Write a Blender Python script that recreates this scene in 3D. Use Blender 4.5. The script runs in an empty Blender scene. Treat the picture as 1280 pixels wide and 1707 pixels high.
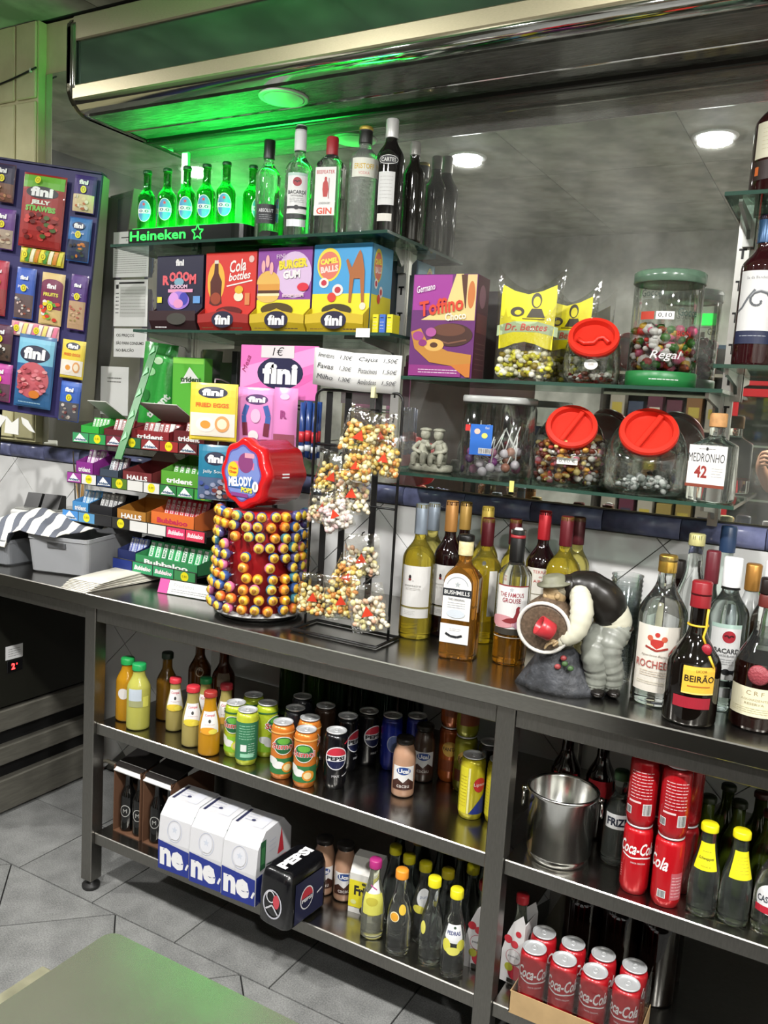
import bpy, math, random
from mathutils import Vector, Matrix
from mathutils.geometry import tessellate_polygon
from math import sin, cos, pi, radians, atan2, sqrt, hypot

random.seed(11)
SC = bpy.context.scene
COL = SC.collection

# ------------------------------------------------------------------ camera
CAM = (1.8482, -1.6241, 1.4745)
yaw, pitch, roll, FPX = radians(28.924), radians(-7.241), radians(3.536), 1391.5
_f = Vector((-sin(yaw) * cos(pitch), cos(yaw) * cos(pitch), sin(pitch)))
_r = Vector((cos(yaw), sin(yaw), 0)); _u = _r.cross(_f)
_r2 = cos(roll) * _r + sin(roll) * _u; _u2 = -sin(roll) * _r + cos(roll) * _u
cd = bpy.data.cameras.new('camera'); cam = bpy.data.objects.new('camera', cd); COL.objects.link(cam)
_m = Matrix((_r2, _u2, -_f)).transposed().to_4x4(); _m.translation = Vector(CAM); cam.matrix_world = _m
cd.sensor_fit = 'VERTICAL'; cd.sensor_height = 24.0; cd.lens = 24.0 * FPX / 1707.0
cd.clip_start = 0.05
SC.camera = cam

# ------------------------------------------------------------------ world, exposure
w = bpy.data.worlds.new('world'); SC.world = w; w.use_nodes = True
w.node_tree.nodes['Background'].inputs[0].default_value = (.5, .55, .5, 1)
w.node_tree.nodes['Background'].inputs[1].default_value = 0.05
SC.view_settings.view_transform = 'Standard'; SC.view_settings.look = 'None'
SC.view_settings.gamma = 1.0; SC.view_settings.use_curve_mapping = False
SC.view_settings.exposure = 0.05
SC.cycles.use_denoising = True
SC.cycles.max_bounces = 10; SC.cycles.transmission_bounces = 8; SC.cycles.transparent_max_bounces = 24
SC.cycles.glossy_bounces = 4; SC.cycles.diffuse_bounces = 3
SC.cycles.sample_clamp_indirect = 4.0
SC.cycles.caustics_reflective = False; SC.cycles.caustics_refractive = False
SC.cycles.blur_glossy = 0.5

# ceiling downlights: a row seen in the mirror, the later entries unseen and added for fill
DOWNLIGHTS = [(-1.75, -1.12), (-0.10, -1.38), (1.13, -1.42), (2.36, -1.44), (3.40, -1.44), (2.75, -2.60)]
DOWN_W, SPILL = 50.0, 170.0
CEIL = 2.8

# ------------------------------------------------------------------ materials
def lin(h, a=1.0):
    h = h.lstrip('#'); o = []
    for i in (0, 2, 4):
        c = int(h[i:i + 2], 16) / 255
        o.append(c / 12.92 if c <= .04045 else ((c + .055) / 1.055) ** 2.4)
    return (*o, a)
_MATS = {}
def P(hexc, rough=.5, metal=0., trans=0., ior=1.45, coat=0., noise=0., ns=20., bump=0., bs=60., emis=0., spec=.5, stretch=None, alpha=1.):
    key = (hexc, rough, metal, trans, ior, coat, noise, ns, bump, bs, emis, spec, stretch, alpha)
    if key in _MATS: return _MATS[key]
    m = bpy.data.materials.new('mat_' + hexc.lstrip('#')); m.use_nodes = True
    nt = m.node_tree; b = nt.nodes['Principled BSDF']; I = b.inputs
    base_c = lin(hexc)
    if not emis and metal < .5 and trans < .5: base_c = (*[x if x < .5 else .5 + (x - .5) * .45 for x in base_c[:3]], 1)
    I['Base Color'].default_value = base_c; I['Roughness'].default_value = rough; I['Metallic'].default_value = metal
    I['IOR'].default_value = ior; I['Transmission Weight'].default_value = trans; I['Coat Weight'].default_value = coat
    I['Specular IOR Level'].default_value = spec; I['Alpha'].default_value = alpha
    if emis:
        I['Emission Color'].default_value = lin(hexc); I['Emission Strength'].default_value = emis
    if noise or bump:
        tc = nt.nodes.new('ShaderNodeTexCoord'); mp = nt.nodes.new('ShaderNodeMapping')
        nt.links.new(tc.outputs['Object'], mp.inputs[0])
        if stretch: mp.inputs['Scale'].default_value = stretch
    if noise:
        n = nt.nodes.new('ShaderNodeTexNoise'); n.inputs['Scale'].default_value = ns; n.inputs['Detail'].default_value = 6
        nt.links.new(mp.outputs[0], n.inputs['Vector'])
        r = nt.nodes.new('ShaderNodeValToRGB'); c = base_c
        r.color_ramp.elements[0].position = .3; r.color_ramp.elements[1].position = .7
        r.color_ramp.elements[0].color = (*[x * (1 - noise) for x in c[:3]], 1)
        r.color_ramp.elements[1].color = (*[min(1, x * (1 + noise)) for x in c[:3]], 1)
        nt.links.new(n.outputs['Fac'], r.inputs[0]); nt.links.new(r.outputs[0], I['Base Color'])
    if bump:
        n = nt.nodes.new('ShaderNodeTexNoise'); n.inputs['Scale'].default_value = bs; n.inputs['Detail'].default_value = 3
        nt.links.new(mp.outputs[0], n.inputs['Vector'])
        bp = nt.nodes.new('ShaderNodeBump'); bp.inputs['Strength'].default_value = bump; bp.inputs['Distance'].default_value = .004
        nt.links.new(n.outputs['Fac'], bp.inputs['Height']); nt.links.new(bp.outputs[0], I['Normal'])
    _MATS[key] = m
    return m
def film(hexc='ffffff', tint='ffffff', base=.05, edge=.55, rough=.06, bump=0., haze=0.):
    """thin clear plastic or sheet glass: see-through, with Fresnel gloss"""
    key = ('film', hexc, tint, base, edge, rough, bump, haze)
    if key in _MATS: return _MATS[key]
    m = bpy.data.materials.new('clear_' + tint); m.use_nodes = True; nt = m.node_tree; nt.nodes.clear()
    out = nt.nodes.new('ShaderNodeOutputMaterial'); mx = nt.nodes.new('ShaderNodeMixShader')
    tr = nt.nodes.new('ShaderNodeBsdfTransparent'); tr.inputs[0].default_value = lin(tint)
    gl = nt.nodes.new('ShaderNodeBsdfGlossy'); gl.inputs[0].default_value = lin(hexc); gl.inputs['Roughness'].default_value = rough
    lw = nt.nodes.new('ShaderNodeLayerWeight'); lw.inputs[0].default_value = .25
    mr = nt.nodes.new('ShaderNodeMapRange'); mr.inputs['To Min'].default_value = base; mr.inputs['To Max'].default_value = edge
    nt.links.new(lw.outputs['Fresnel'], mr.inputs['Value']); nt.links.new(mr.outputs[0], mx.inputs[0])
    if haze:
        df = nt.nodes.new('ShaderNodeBsdfDiffuse'); df.inputs[0].default_value = lin(hexc)
        m2 = nt.nodes.new('ShaderNodeMixShader'); m2.inputs[0].default_value = haze
        nt.links.new(tr.outputs[0], m2.inputs[1]); nt.links.new(df.outputs[0], m2.inputs[2]); nt.links.new(m2.outputs[0], mx.inputs[1])
    else:
        nt.links.new(tr.outputs[0], mx.inputs[1])
    nt.links.new(gl.outputs[0], mx.inputs[2]); nt.links.new(mx.outputs[0], out.inputs[0])
    if bump:
        tc = nt.nodes.new('ShaderNodeTexCoord'); n = nt.nodes.new('ShaderNodeTexNoise'); n.inputs['Scale'].default_value = 45
        nt.links.new(tc.outputs['Object'], n.inputs['Vector'])
        bp = nt.nodes.new('ShaderNodeBump'); bp.inputs['Strength'].default_value = bump; bp.inputs['Distance'].default_value = .01
        nt.links.new(n.outputs['Fac'], bp.inputs['Height'])
        for x in (gl, lw): nt.links.new(bp.outputs[0], x.inputs['Normal'])
    _MATS[key] = m
    return m
def glass(hexc='ffffff', rough=.0, ior=1.40, bump=0., bs=60., trans=.9):
    return P(hexc, rough, trans=trans, ior=ior, bump=bump, bs=bs)
def speck(name, c1, c2, scale, rough, bump=.1, c3=None):
    """two-tone mottled stone or plaster"""
    if name in _MATS: return _MATS[name]
    m = bpy.data.materials.new(name); m.use_nodes = True; nt = m.node_tree; b = nt.nodes['Principled BSDF']
    b.inputs['Roughness'].default_value = rough
    tc = nt.nodes.new('ShaderNodeTexCoord')
    n1 = nt.nodes.new('ShaderNodeTexNoise'); n1.inputs['Scale'].default_value = scale; n1.inputs['Detail'].default_value = 8
    n2 = nt.nodes.new('ShaderNodeTexNoise'); n2.inputs['Scale'].default_value = scale * .04; n2.inputs['Detail'].default_value = 4
    for n in (n1, n2): nt.links.new(tc.outputs['Object'], n.inputs['Vector'])
    ad = nt.nodes.new('ShaderNodeMath'); ad.operation = 'MULTIPLY_ADD'; ad.inputs[1].default_value = .6
    nt.links.new(n1.outputs['Fac'], ad.inputs[0]); 
    sc = nt.nodes.new('ShaderNodeMath'); sc.operation = 'MULTIPLY'; sc.inputs[1].default_value = .4
    nt.links.new(n2.outputs['Fac'], sc.inputs[0]); nt.links.new(sc.outputs[0], ad.inputs[2])
    r = nt.nodes.new('ShaderNodeValToRGB'); r.color_ramp.elements[0].position = .38; r.color_ramp.elements[1].position = .62
    r.color_ramp.elements[0].color = lin(c1); r.color_ramp.elements[1].color = lin(c2)
    nt.links.new(ad.outputs[0], r.inputs[0]); nt.links.new(r.outputs[0], b.inputs['Base Color'])
    bp = nt.nodes.new('ShaderNodeBump'); bp.inputs['Strength'].default_value = bump; bp.inputs['Distance'].default_value = .002
    nt.links.new(n1.outputs['Fac'], bp.inputs['Height']); nt.links.new(bp.outputs[0], b.inputs['Normal'])
    _MATS[name] = m
    return m

# ------------------------------------------------------------------ mesh building
class MB:
    def __init__(s): s.v = []; s.f = []; s.fm = []; s.sm = []; s.mats = []
    def mi(s, m):
        if m not in s.mats: s.mats.append(m)
        return s.mats.index(m)
    def add(s, vs, fs, m, smooth=False):
        o = len(s.v); k = s.mi(m); s.v += [tuple(p) for p in vs]
        for f in fs: s.f.append(tuple(i + o for i in f)); s.fm.append(k); s.sm.append(smooth)
        return s
    def box(s, x0, x1, y0, y1, z0, z1, m):
        v = [(x, y, z) for z in (z0, z1) for y in (y0, y1) for x in (x0, x1)]
        return s.add(v, [(0, 2, 3, 1), (4, 5, 7, 6), (0, 1, 5, 4), (2, 6, 7, 3), (0, 4, 6, 2), (1, 3, 7, 5)], m)
    def cbox(s, x0, x1, y0, y1, z0, z1, m, c=.004):
        """box with chamfered edges"""
        c = min(c, (x1 - x0) / 2.01, (y1 - y0) / 2.01, (z1 - z0) / 2.01)
        def R(a, b, d, e, z): return [(a, d, z), (b, d, z), (b, e, z), (a, e, z)]
        def O(i):  # octagon
            a, b, d, e = x0, x1, y0, y1
            return [(a + c, d), (b - c, d), (b, d + c), (b, e - c), (b - c, e), (a + c, e), (a, e - c), (a, d + c)]
        def I_():
            a, b, d, e = x0 + c, x1 - c, y0 + c, y1 - c
            return [(a, d), (b, d), (b, d), (b, e), (b, e), (a, e), (a, e), (a, d)]
        rings = [[(*p, z0) for p in I_()], [(*p, z0 + c) for p in O(0)], [(*p, z1 - c) for p in O(0)], [(*p, z1) for p in I_()]]
        return s.loft(rings, m)
    def loft(s, rings, m, smooth=False, cap=True, closed=True):
        n = len(rings[0]); v = [p for r in rings for p in r]; f = []
        for i in range(len(rings) - 1):
            for j in range(n if closed else n - 1):
                k = (j + 1) % n
                f.append((i * n + j, i * n + k, (i + 1) * n + k, (i + 1) * n + j))
        s.add(v, f, m, smooth)
        if cap:
            o = len(s.v) - len(v); k = s.mi(m)
            s.f.append(tuple(o + j for j in reversed(range(n)))); s.fm.append(k); s.sm.append(False)
            o2 = o + (len(rings) - 1) * n
            s.f.append(tuple(o2 + j for j in range(n))); s.fm.append(k); s.sm.append(False)
        return s
    def lathe(s, prof, m, seg=28, cx=0, cy=0, cz=0, smooth=True, sq=None, ax=1., ay=1.):
        """prof: (r,z) list from bottom to top; sq(i)->0..1 squareness of ring"""
        if callable(m):
            for a, b in zip(prof[:-1], prof[1:]): s._ring(a, b, m((a[1] + b[1]) / 2), seg, cx, cy, cz, smooth, sq, ax, ay)
            return s
        rings = []
        for i, (r, z) in enumerate(prof):
            q = sq(z) if sq else 0
            ring = []
            for k in range(seg):
                a = 2 * pi * k / seg + pi / seg; ca, sa = cos(a), sin(a)
                if q > 0:
                    e = 2 + 5 * q; d = (abs(ca) ** e + abs(sa) ** e) ** (-1 / e); f = 1 + (d - 1)
                else: f = 1
                ring.append((cx + r * f * ca * ax, cy + r * f * sa * ay, cz + z))
            rings.append(ring)
        return s.loft(rings, m, smooth, cap=True)
    def _ring(s, a, b, m, seg, cx, cy, cz, smooth, sq, ax, ay):
        t = MB(); t.lathe([a, b], m, seg, cx, cy, cz, smooth, sq, ax, ay); n = seg
        return s.add(t.v, t.f[:-2] if a[0] > 1e-5 and b[0] > 1e-5 else t.f[:-2], m, smooth)
    def cyl(s, r, z0, z1, m, seg=24, cx=0, cy=0, c=0.):
        if c: return s.lathe([(r - c, z0), (r, z0 + c), (r, z1 - c), (r - c, z1)], m, seg, cx, cy, smooth=True)
        return s.lathe([(r, z0), (r, z1)], m, seg, cx, cy)
    def tube(s, pts, r, m, seg=8, cap=True, smooth=True, closed=False, flat=None):
        pts = [Vector(p) for p in pts]; n = len(pts); rr = r if isinstance(r, (list, tuple)) else [r] * n
        rings = []; prev = None
        for i, p in enumerate(pts):
            if closed: t = (pts[(i + 1) % n] - pts[i - 1])
            else: t = pts[min(i + 1, n - 1)] - pts[max(i - 1, 0)]
            t.normalize()
            if prev is None:
                a = Vector((0, 0, 1)) if abs(t.z) < .9 else Vector((0, 1, 0))
                u = t.cross(a).normalized()
            else:
                u = (prev - t * prev.dot(t)); u = u.normalized() if u.length > 1e-6 else prev
            prev = u; v = t.cross(u)
            fl = flat or (1, 1)
            rings.append([tuple(p + (u * cos(2 * pi * k / seg) * fl[0] + v * sin(2 * pi * k / seg) * fl[1]) * rr[i]) for k in range(seg)])
        if closed: rings.append(rings[0]); cap = False
        return s.loft(rings, m, smooth, cap)
    def ell(s, c, rx, ry, rz, m, nu=12, nv=8, rot=None):
        vs = []; fs = []
        for i in range(nv + 1):
            t = pi * i / nv
            for j in range(nu):
                a = 2 * pi * j / nu; p = Vector((rx * sin(t) * cos(a), ry * sin(t) * sin(a), -rz * cos(t)))
                if rot is not None: p = rot @ p
                vs.append((c[0] + p.x, c[1] + p.y, c[2] + p.z))
        for i in range(nv):
            for j in range(nu):
                k = (j + 1) % nu; fs.append((i * nu + j, i * nu + k, (i + 1) * nu + k, (i + 1) * nu + j))
        return s.add(vs, fs, m, True)
    def prism(s, poly, z0, z1, m, axis='z', smooth=False):
        """poly extruded along an axis; poly in the two other axes in order"""
        def q(p, z): return (p[0], p[1], z) if axis == 'z' else ((p[0], z, p[1]) if axis == 'y' else (z, p[0], p[1]))
        a = sum(poly[i][0] * poly[(i + 1) % len(poly)][1] - poly[(i + 1) % len(poly)][0] * poly[i][1] for i in range(len(poly)))
        if (a < 0) != (axis == 'y'): poly = poly[::-1]
        return s.loft([[q(p, z0) for p in poly], [q(p, z1) for p in poly]], m, smooth)
    def sheet(s, grid, m, smooth=True, thick=0.):
        """grid[i][j] of points as a surface; thick adds a second side"""
        nu, nv = len(grid), len(grid[0]); v = [p for r in grid for p in r]
        f = [(i * nv + j, i * nv + j + 1, (i + 1) * nv + j + 1, (i + 1) * nv + j) for i in range(nu - 1) for j in range(nv - 1)]
        if thick:
            n0 = len(v)
            g = [[Vector(p) for p in r] for r in grid]; w2 = []
            for i in range(nu):
                for j in range(nv):
                    a = g[min(i + 1, nu - 1)][j] - g[max(i - 1, 0)][j]; b = g[i][min(j + 1, nv - 1)] - g[i][max(j - 1, 0)]
                    nn = b.cross(a); nn.normalize(); w2.append(tuple(g[i][j] + nn * thick))
            v = v + w2
            f += [tuple(n0 + k for k in reversed(q)) for q in f[:]]
            ed = [(i * nv, (i + 1) * nv) for i in range(nu - 1)] + [((i + 1) * nv + nv - 1, i * nv + nv - 1) for i in range(nu - 1)]
            ed += [(j + 1, j) for j in range(nv - 1)] + [((nu - 1) * nv + j, (nu - 1) * nv + j + 1) for j in range(nv - 1)]
            f += [(a, b, b + n0, a + n0) for a, b in ed]
        return s.add(v, f, m, smooth)
    def mesh(s, name):
        me = bpy.data.meshes.new(name); me.from_pydata(s.v, [], s.f)
        for m in s.mats: me.materials.append(m)
        me.polygons.foreach_set('material_index', s.fm); me.polygons.foreach_set('use_smooth', s.sm)
        me.update()
        return me
    def build(s, name, parent=None, loc=None, rz=0., kind=None, label=None, cat=None, group=None):
        o = bpy.data.objects.new(name, s.mesh(name)); COL.objects.link(o)
        if parent: o.parent = parent
        if loc: o.location = loc
        if rz: o.rotation_euler = (0, 0, rz)
        return tag(o, label, cat, group, kind)
def tag(o, label=None, cat=None, group=None, kind=None):
    if label: o['label'] = label
    if cat: o['category'] = cat
    if group: o['group'] = group
    if kind: o['kind'] = kind
    return o
def thing(name, label, cat, loc=(0, 0, 0), rz=0., group=None, rot=None):
    o = bpy.data.objects.new(name, None); o.empty_display_size = .02; COL.objects.link(o)
    o.location = loc; o.rotation_euler = rot or (0, 0, rz)
    return tag(o, label, cat, group)
def copy_tree(o, parent=None, loc=None, rz=None, label=None):
    c = o.copy(); COL.objects.link(c); c.parent = parent
    if loc is not None: c.location = loc
    if rz is not None: c.rotation_euler = (0, 0, rz)
    if label: c['label'] = label
    for ch in list(o.children): copy_tree(ch, c)
    return c
def face(x, y, off=0.):
    """turn that points an object's front toward the customer side of the bar where the photo was taken"""
    return atan2(CAM[0] - x, y - CAM[1]) + radians(off)

# ------------------------------------------------------------------ flat print (labels, lettering)
_TXT = {}
def text_tris(s, shear=0., bold=0.):
    k = (s, shear, bold)
    if k in _TXT: return _TXT[k]
    cu = bpy.data.curves.new('t', 'FONT'); cu.body = s; cu.shear = shear; cu.offset = bold; cu.resolution_u = 2
    ob = bpy.data.objects.new('t', cu); COL.objects.link(ob)
    dg = bpy.context.evaluated_depsgraph_get(); me = bpy.data.meshes.new_from_object(ob.evaluated_get(dg))
    me.calc_loop_triangles(); V = [(v.co.x, v.co.y) for v in me.vertices]
    T = [[V[i] for i in t.vertices] for t in me.loop_triangles]
    bpy.data.objects.remove(ob); bpy.data.curves.remove(cu); bpy.data.meshes.remove(me)
    if T:
        xs = [p[0] for t in T for p in t]; ys = [p[1] for t in T for p in t]
        bb = (min(xs), max(xs), min(ys), max(ys))
    else: bb = (0, 1, 0, 1)
    _TXT[k] = (T, bb)
    return _TXT[k]
def clip(poly, a, b, c):
    """keep a*x+b*y<=c"""
    o = []
    for i in range(len(poly)):
        p, q = poly[i - 1], poly[i]; dp = a * p[0] + b * p[1] - c; dq = a * q[0] + b * q[1] - c
        if (dp <= 0) != (dq <= 0):
            t = dp / (dp - dq); o.append((p[0] + (q[0] - p[0]) * t, p[1] + (q[1] - p[1]) * t))
        if dq <= 0: o.append(q)
    return o
class Decal:
    """flat print laid on a surface; coordinates in metres on that surface"""
    def __init__(s, mapper, du=0., dv=0., eps=.00022, base=.0004):
        s.mapper = mapper; s.du = du; s.dv = dv; s.eps = eps; s.base = base; s.it = []; s.layer = 0
    def _add(s, polys, col, rough=.45, metal=0., same=False):
        if not same: s.layer += 1
        m = col if not isinstance(col, str) else P(col, rough, metal)
        s.it.append((polys, m, s.layer)); return s
    def rect(s, x0, y0, x1, y1, col, **k): return s._add([[(x0, y0), (x1, y0), (x1, y1), (x0, y1)]], col, **k)
    def poly(s, pts, col, **k):
        tr = tessellate_polygon([[Vector((p[0], p[1], 0)) for p in pts]])
        return s._add([[pts[i] for i in t] for t in tr], col, **k)
    def ell(s, cx, cy, rx, ry, col, n=24, a0=0, a1=2 * pi, **k):
        return s._add([[(cx + rx * cos(a0 + (a1 - a0) * i / n), cy + ry * sin(a0 + (a1 - a0) * i / n)) for i in range(n + (0 if a1 - a0 > 6.28 else 1))]], col, **k)
    def ring(s, cx, cy, rx, ry, wd, col, n=24, a0=0, a1=2 * pi, **k):
        ps = []
        for i in range(n):
            a, b = a0 + (a1 - a0) * i / n, a0 + (a1 - a0) * (i + 1) / n
            ps.append([(cx + (rx - wd) * cos(a), cy + (ry - wd) * sin(a)), (cx + rx * cos(a), cy + ry * sin(a)), (cx + rx * cos(b), cy + ry * sin(b)), (cx + (rx - wd) * cos(b), cy + (ry - wd) * sin(b))])
        return s._add(ps, col, **k)
    def line(s, pts, wd, col, **k):
        ps = []
        for (a, b), (c, d) in zip(pts[:-1], pts[1:]):
            L = hypot(c - a, d - b) or 1e-9; nx, ny = -(d - b) / L * wd / 2, (c - a) / L * wd / 2
            ps.append([(a - nx, b - ny), (c - nx, d - ny), (c + nx, d + ny), (a + nx, b + ny)])
        return s._add(ps, col, **k)
    def text(s, t, cx, cy, h, col, w=None, rot=0., shear=0., bold=0., **k):
        T, bb = text_tris(t, shear, bold); sy = h / max(1e-6, bb[3] - bb[2]); sx = (w / (bb[1] - bb[0])) if w else sy
        mx, my = (bb[0] + bb[1]) / 2, (bb[2] + bb[3]) / 2; c, n = cos(rot), sin(rot); o = []
        for tri in T:
            q = []
            for x, y in tri:
                X, Y = (x - mx) * sx, (y - my) * sy; q.append((cx + X * c - Y * n, cy + X * n + Y * c))
            o.append(q)
        return s._add(o, col, **k)
    def star(s, cx, cy, r, col, inner=.45, **k):
        pts = [(cx + (r if i % 2 == 0 else r * inner) * sin(pi * i / 5), cy + (r if i % 2 == 0 else r * inner) * cos(pi * i / 5)) for i in range(10)]
        return s.poly(pts, col, **k)
    def lines(s, x0, x1, y0, y1, n, col, wd=.0012, seed=1):
        """rows of small print too fine to read"""
        rnd = random.Random(seed); ps = []
        for i in range(n):
            y = y1 - (y1 - y0) * (i + .5) / n; x = x0
            while x < x1 - .002:
                e = min(x1, x + rnd.uniform(.004, .012)); ps.append([(x, y - wd / 2), (e, y - wd / 2), (e, y + wd / 2), (x, y + wd / 2)]); x = e + .0015
        return s._add(ps, col)
    def bars(s, x0, y0, x1, y1, n=18, seed=3):
        s.rect(x0, y0, x1, y1, 'f2f2f0'); rnd = random.Random(seed); ps = []; x = x0 + .001
        st = (x1 - x0 - .002) / n
        for i in range(n):
            b = st * rnd.uniform(.25, .75); ps.append([(x, y0 + .001), (x + b, y0 + .001), (x + b, y1 - .001), (x, y1 - .001)]); x += st
        return s._add(ps, '141414')
    def build(s, name, parent, **kw):
        """separate patches of print become separate parts"""
        bbs = []
        for polys, m, L in s.it:
            xs = [q[0] for p in polys for q in p]; ys = [q[1] for p in polys for q in p]
            bbs.append((min(xs), max(xs), min(ys), max(ys)) if xs else (0, 0, 0, 0))
        n = len(bbs); par = list(range(n))
        def fd(i):
            while par[i] != i: i = par[i]
            return i
        e = .0012
        for i in range(n):
            for j in range(i):
                A, B = bbs[i], bbs[j]
                if A[0] < B[1] + e and B[0] < A[1] + e and A[2] < B[3] + e and B[2] < A[3] + e: par[fd(i)] = fd(j)
        cl = {}
        for i in range(n): cl.setdefault(fd(i), []).append(s.it[i])
        return [s._build(it, name, parent, **kw) for it in cl.values()][0]
    def _build(s, items, name, parent, **kw):
        mb = MB(); by = {}
        for polys, m, L in items:
            off = s.base + s.eps * L; vs, fs = by.setdefault(id(m), ([], [], m))[:2]
            for p in polys:
                pieces = [p]
                if s.du:
                    xs = [q[0] for q in p]; lo, hi = math.floor(min(xs) / s.du), math.ceil(max(xs) / s.du)
                    if hi - lo > 1:
                        pieces = []
                        for i in range(lo, hi):
                            c = clip(clip(p, 1, 0, (i + 1) * s.du), -1, 0, -i * s.du)
                            if len(c) > 2: pieces.append(c)
                if s.dv:
                    p2 = []
                    for p_ in pieces:
                        ys = [q[1] for q in p_]; lo, hi = math.floor(min(ys) / s.dv), math.ceil(max(ys) / s.dv)
                        if hi - lo <= 1: p2.append(p_); continue
                        for i in range(lo, hi):
                            c = clip(clip(p_, 0, 1, (i + 1) * s.dv), 0, -1, -i * s.dv)
                            if len(c) > 2: p2.append(c)
                    pieces = p2
                for c in pieces:
                    A = sum(c[i - 1][0] * c[i][1] - c[i][0] * c[i - 1][1] for i in range(len(c)))
                    if A < 0: c = c[::-1]
                    o = len(vs); vs += [tuple(s.mapper(x, y, off)) for x, y in c]; fs.append(tuple(range(o, o + len(c))))
        for vs, fs, m in by.values(): mb.add(vs, fs, m, bool(s.du))
        return mb.build(name, parent, **kw)
def on_plane(o, ux, uy):
    o, ux, uy = Vector(o), Vector(ux).normalized(), Vector(uy).normalized(); n = ux.cross(uy)
    return lambda u, v, d: o + ux * u + uy * v + n * d
def front(y, x=0, z=0): return on_plane((x, y, z), (1, 0, 0), (0, 0, 1))
def on_cyl(prof, phi0=0.):
    """wrap on a turned body given by its (r,z) profile; u=0 faces local -Y"""
    pr = [p for p in prof]
    rmax = max(p[0] for p in pr)
    def R(z):
        for (r0, z0), (r1, z1) in zip(pr[:-1], pr[1:]):
            if z0 <= z <= z1 and z1 > z0: return r0 + (r1 - r0) * (z - z0) / (z1 - z0)
        return rmax
    def f(u, v, d):
        r = R(v) + d; a = u / rmax + phi0
        return Vector((r * sin(a), -r * cos(a), v))
    return f
# ================================================================== the setting
X0, X1, YF, YB = -2.3, 4.2, -3.4, 0.60
plaster = speck('concrete_plaster', '83847d', 'cfd0c8', 5., .8, .25)
cream = speck('cream_wall', 'bdb88c', 'd0cb9f', 9., .55, .08)
white_tile = P('dfe0dd', .18, noise=.05, ns=4.)
grout = P('6a6a66', .9)
grout_dark = P('161616', .9)
granite = speck('granite_tile', '5a5b5a', '828381', 260., .42, .15)
steel = P('a8a6a0', .22, 1., noise=.10, ns=90., stretch=(1, 8, 8))
steel_dark = P('86847f', .36, 1., noise=.08, ns=60., stretch=(6, 6, 1))
chrome = P('c9c9c6', .08, 1.)
brushed = P('b9b093', .36, .88, noise=.08, ns=120., stretch=(1, 10, 10))
black = P('0d0d0d', .35)
blackm = P('141414', .4, .3)

def clip_rect(p, x0, x1, y0, y1):
    for a, b, c in ((1, 0, x1), (-1, 0, -x0), (0, 1, y1), (0, -1, -y0)):
        p = clip(p, a, b, c)
        if len(p) < 3: return None
    return p
# floor: a slab of grout and its laid tiles
fl = MB().box(X0 - .1, X1 + .1, YF - .1, YB + .1, -.1, -.004, grout_dark).build('floor', kind='structure', label='dark grey granite tiled floor of the bar')
J = .0022
def floor_tile(poly):
    cx = sum(p[0] for p in poly) / len(poly); cy = sum(p[1] for p in poly) / len(poly)
    MB().prism([(p[0] - cx, p[1] - cy) for p in poly], -.004, 0, granite).build('tile', fl, loc=(cx, cy, 0))
S = .318
for k in range(-9, 13):
    x = .403 + S * k
    for j in range(2):
        y = -.033 + S * j
        p = clip_rect([(x + J, y + J), (x + S - J, y + J), (x + S - J, y + S - J), (x + J, y + S - J)], X0, X1, YF, YB)
        if p: floor_tile(p)
D = S / sqrt(2); sq_mesh = None
for j in range(0, 16):
    yc = -.033 - D * j
    for k in range(-7, 10):
        xc = .181 + 2 * D * k + (D if j % 2 == 0 else 0)
        r = D - J * 1.4; p = clip_rect([(xc + r, yc), (xc, yc + r), (xc - r, yc), (xc, yc - r)], X0, X1, YF, -.033 - J)
        if not p: continue
        if len(p) == 4 and j > 0 and X0 < xc - D and xc + D < X1 and yc - D > YF:
            if sq_mesh is None:
                sq_mesh = MB().prism([(r, 0), (0, r), (-r, 0), (0, -r)], -.004, 0, granite).mesh('tile')
            o = bpy.data.objects.new('tile', sq_mesh); COL.objects.link(o); o.parent = fl; o.location = (xc, yc, 0)
        else: floor_tile(p)

# back wall with diagonal white tiles, blue border and the plaster above
wb = MB().box(X0 - .1, X1 + .1, YB + .004, YB + .12, 0, CEIL, grout).box(X0, X1, YB - .001, YB + .01, 1.24, CEIL, cream).build('wall_back', kind='structure', label='back wall tiled white below and cream above')
TS = .30; TD = TS / sqrt(2)
for j in range(0, 8):
    zc = .10 + TD * j
    for k in range(-10, 12):
        xc = 1.45 + 2 * TD * k + (TD if j % 2 else 0); r = TD - .002
        p = clip_rect([(xc + r, zc), (xc, zc + r), (xc - r, zc), (xc, zc - r)], X0, X1, 0.0, 1.178)
        if p:
            MB().prism([(q[0] - xc, q[1] - zc) for q in p], -.005, .004, white_tile, axis='y').build('wall_tile', wb, loc=(xc, YB, zc))
for k in range(-12, 14):                              # border pieces, half-round, blue glaze
    x = k * .2 + .09
    prof = [(0, 1.180), (-.010, 1.182), (-.016, 1.192), (-.018, 1.208), (-.016, 1.224), (-.010, 1.234), (0, 1.236)]
    MB().loft([[(x + .001, YB + a, z) for a, z in prof], [(x + .199, YB + a, z) for a, z in prof]], P('6a6f92', .25, noise=.3, ns=25.), True).build('border_tile', wb)
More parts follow.
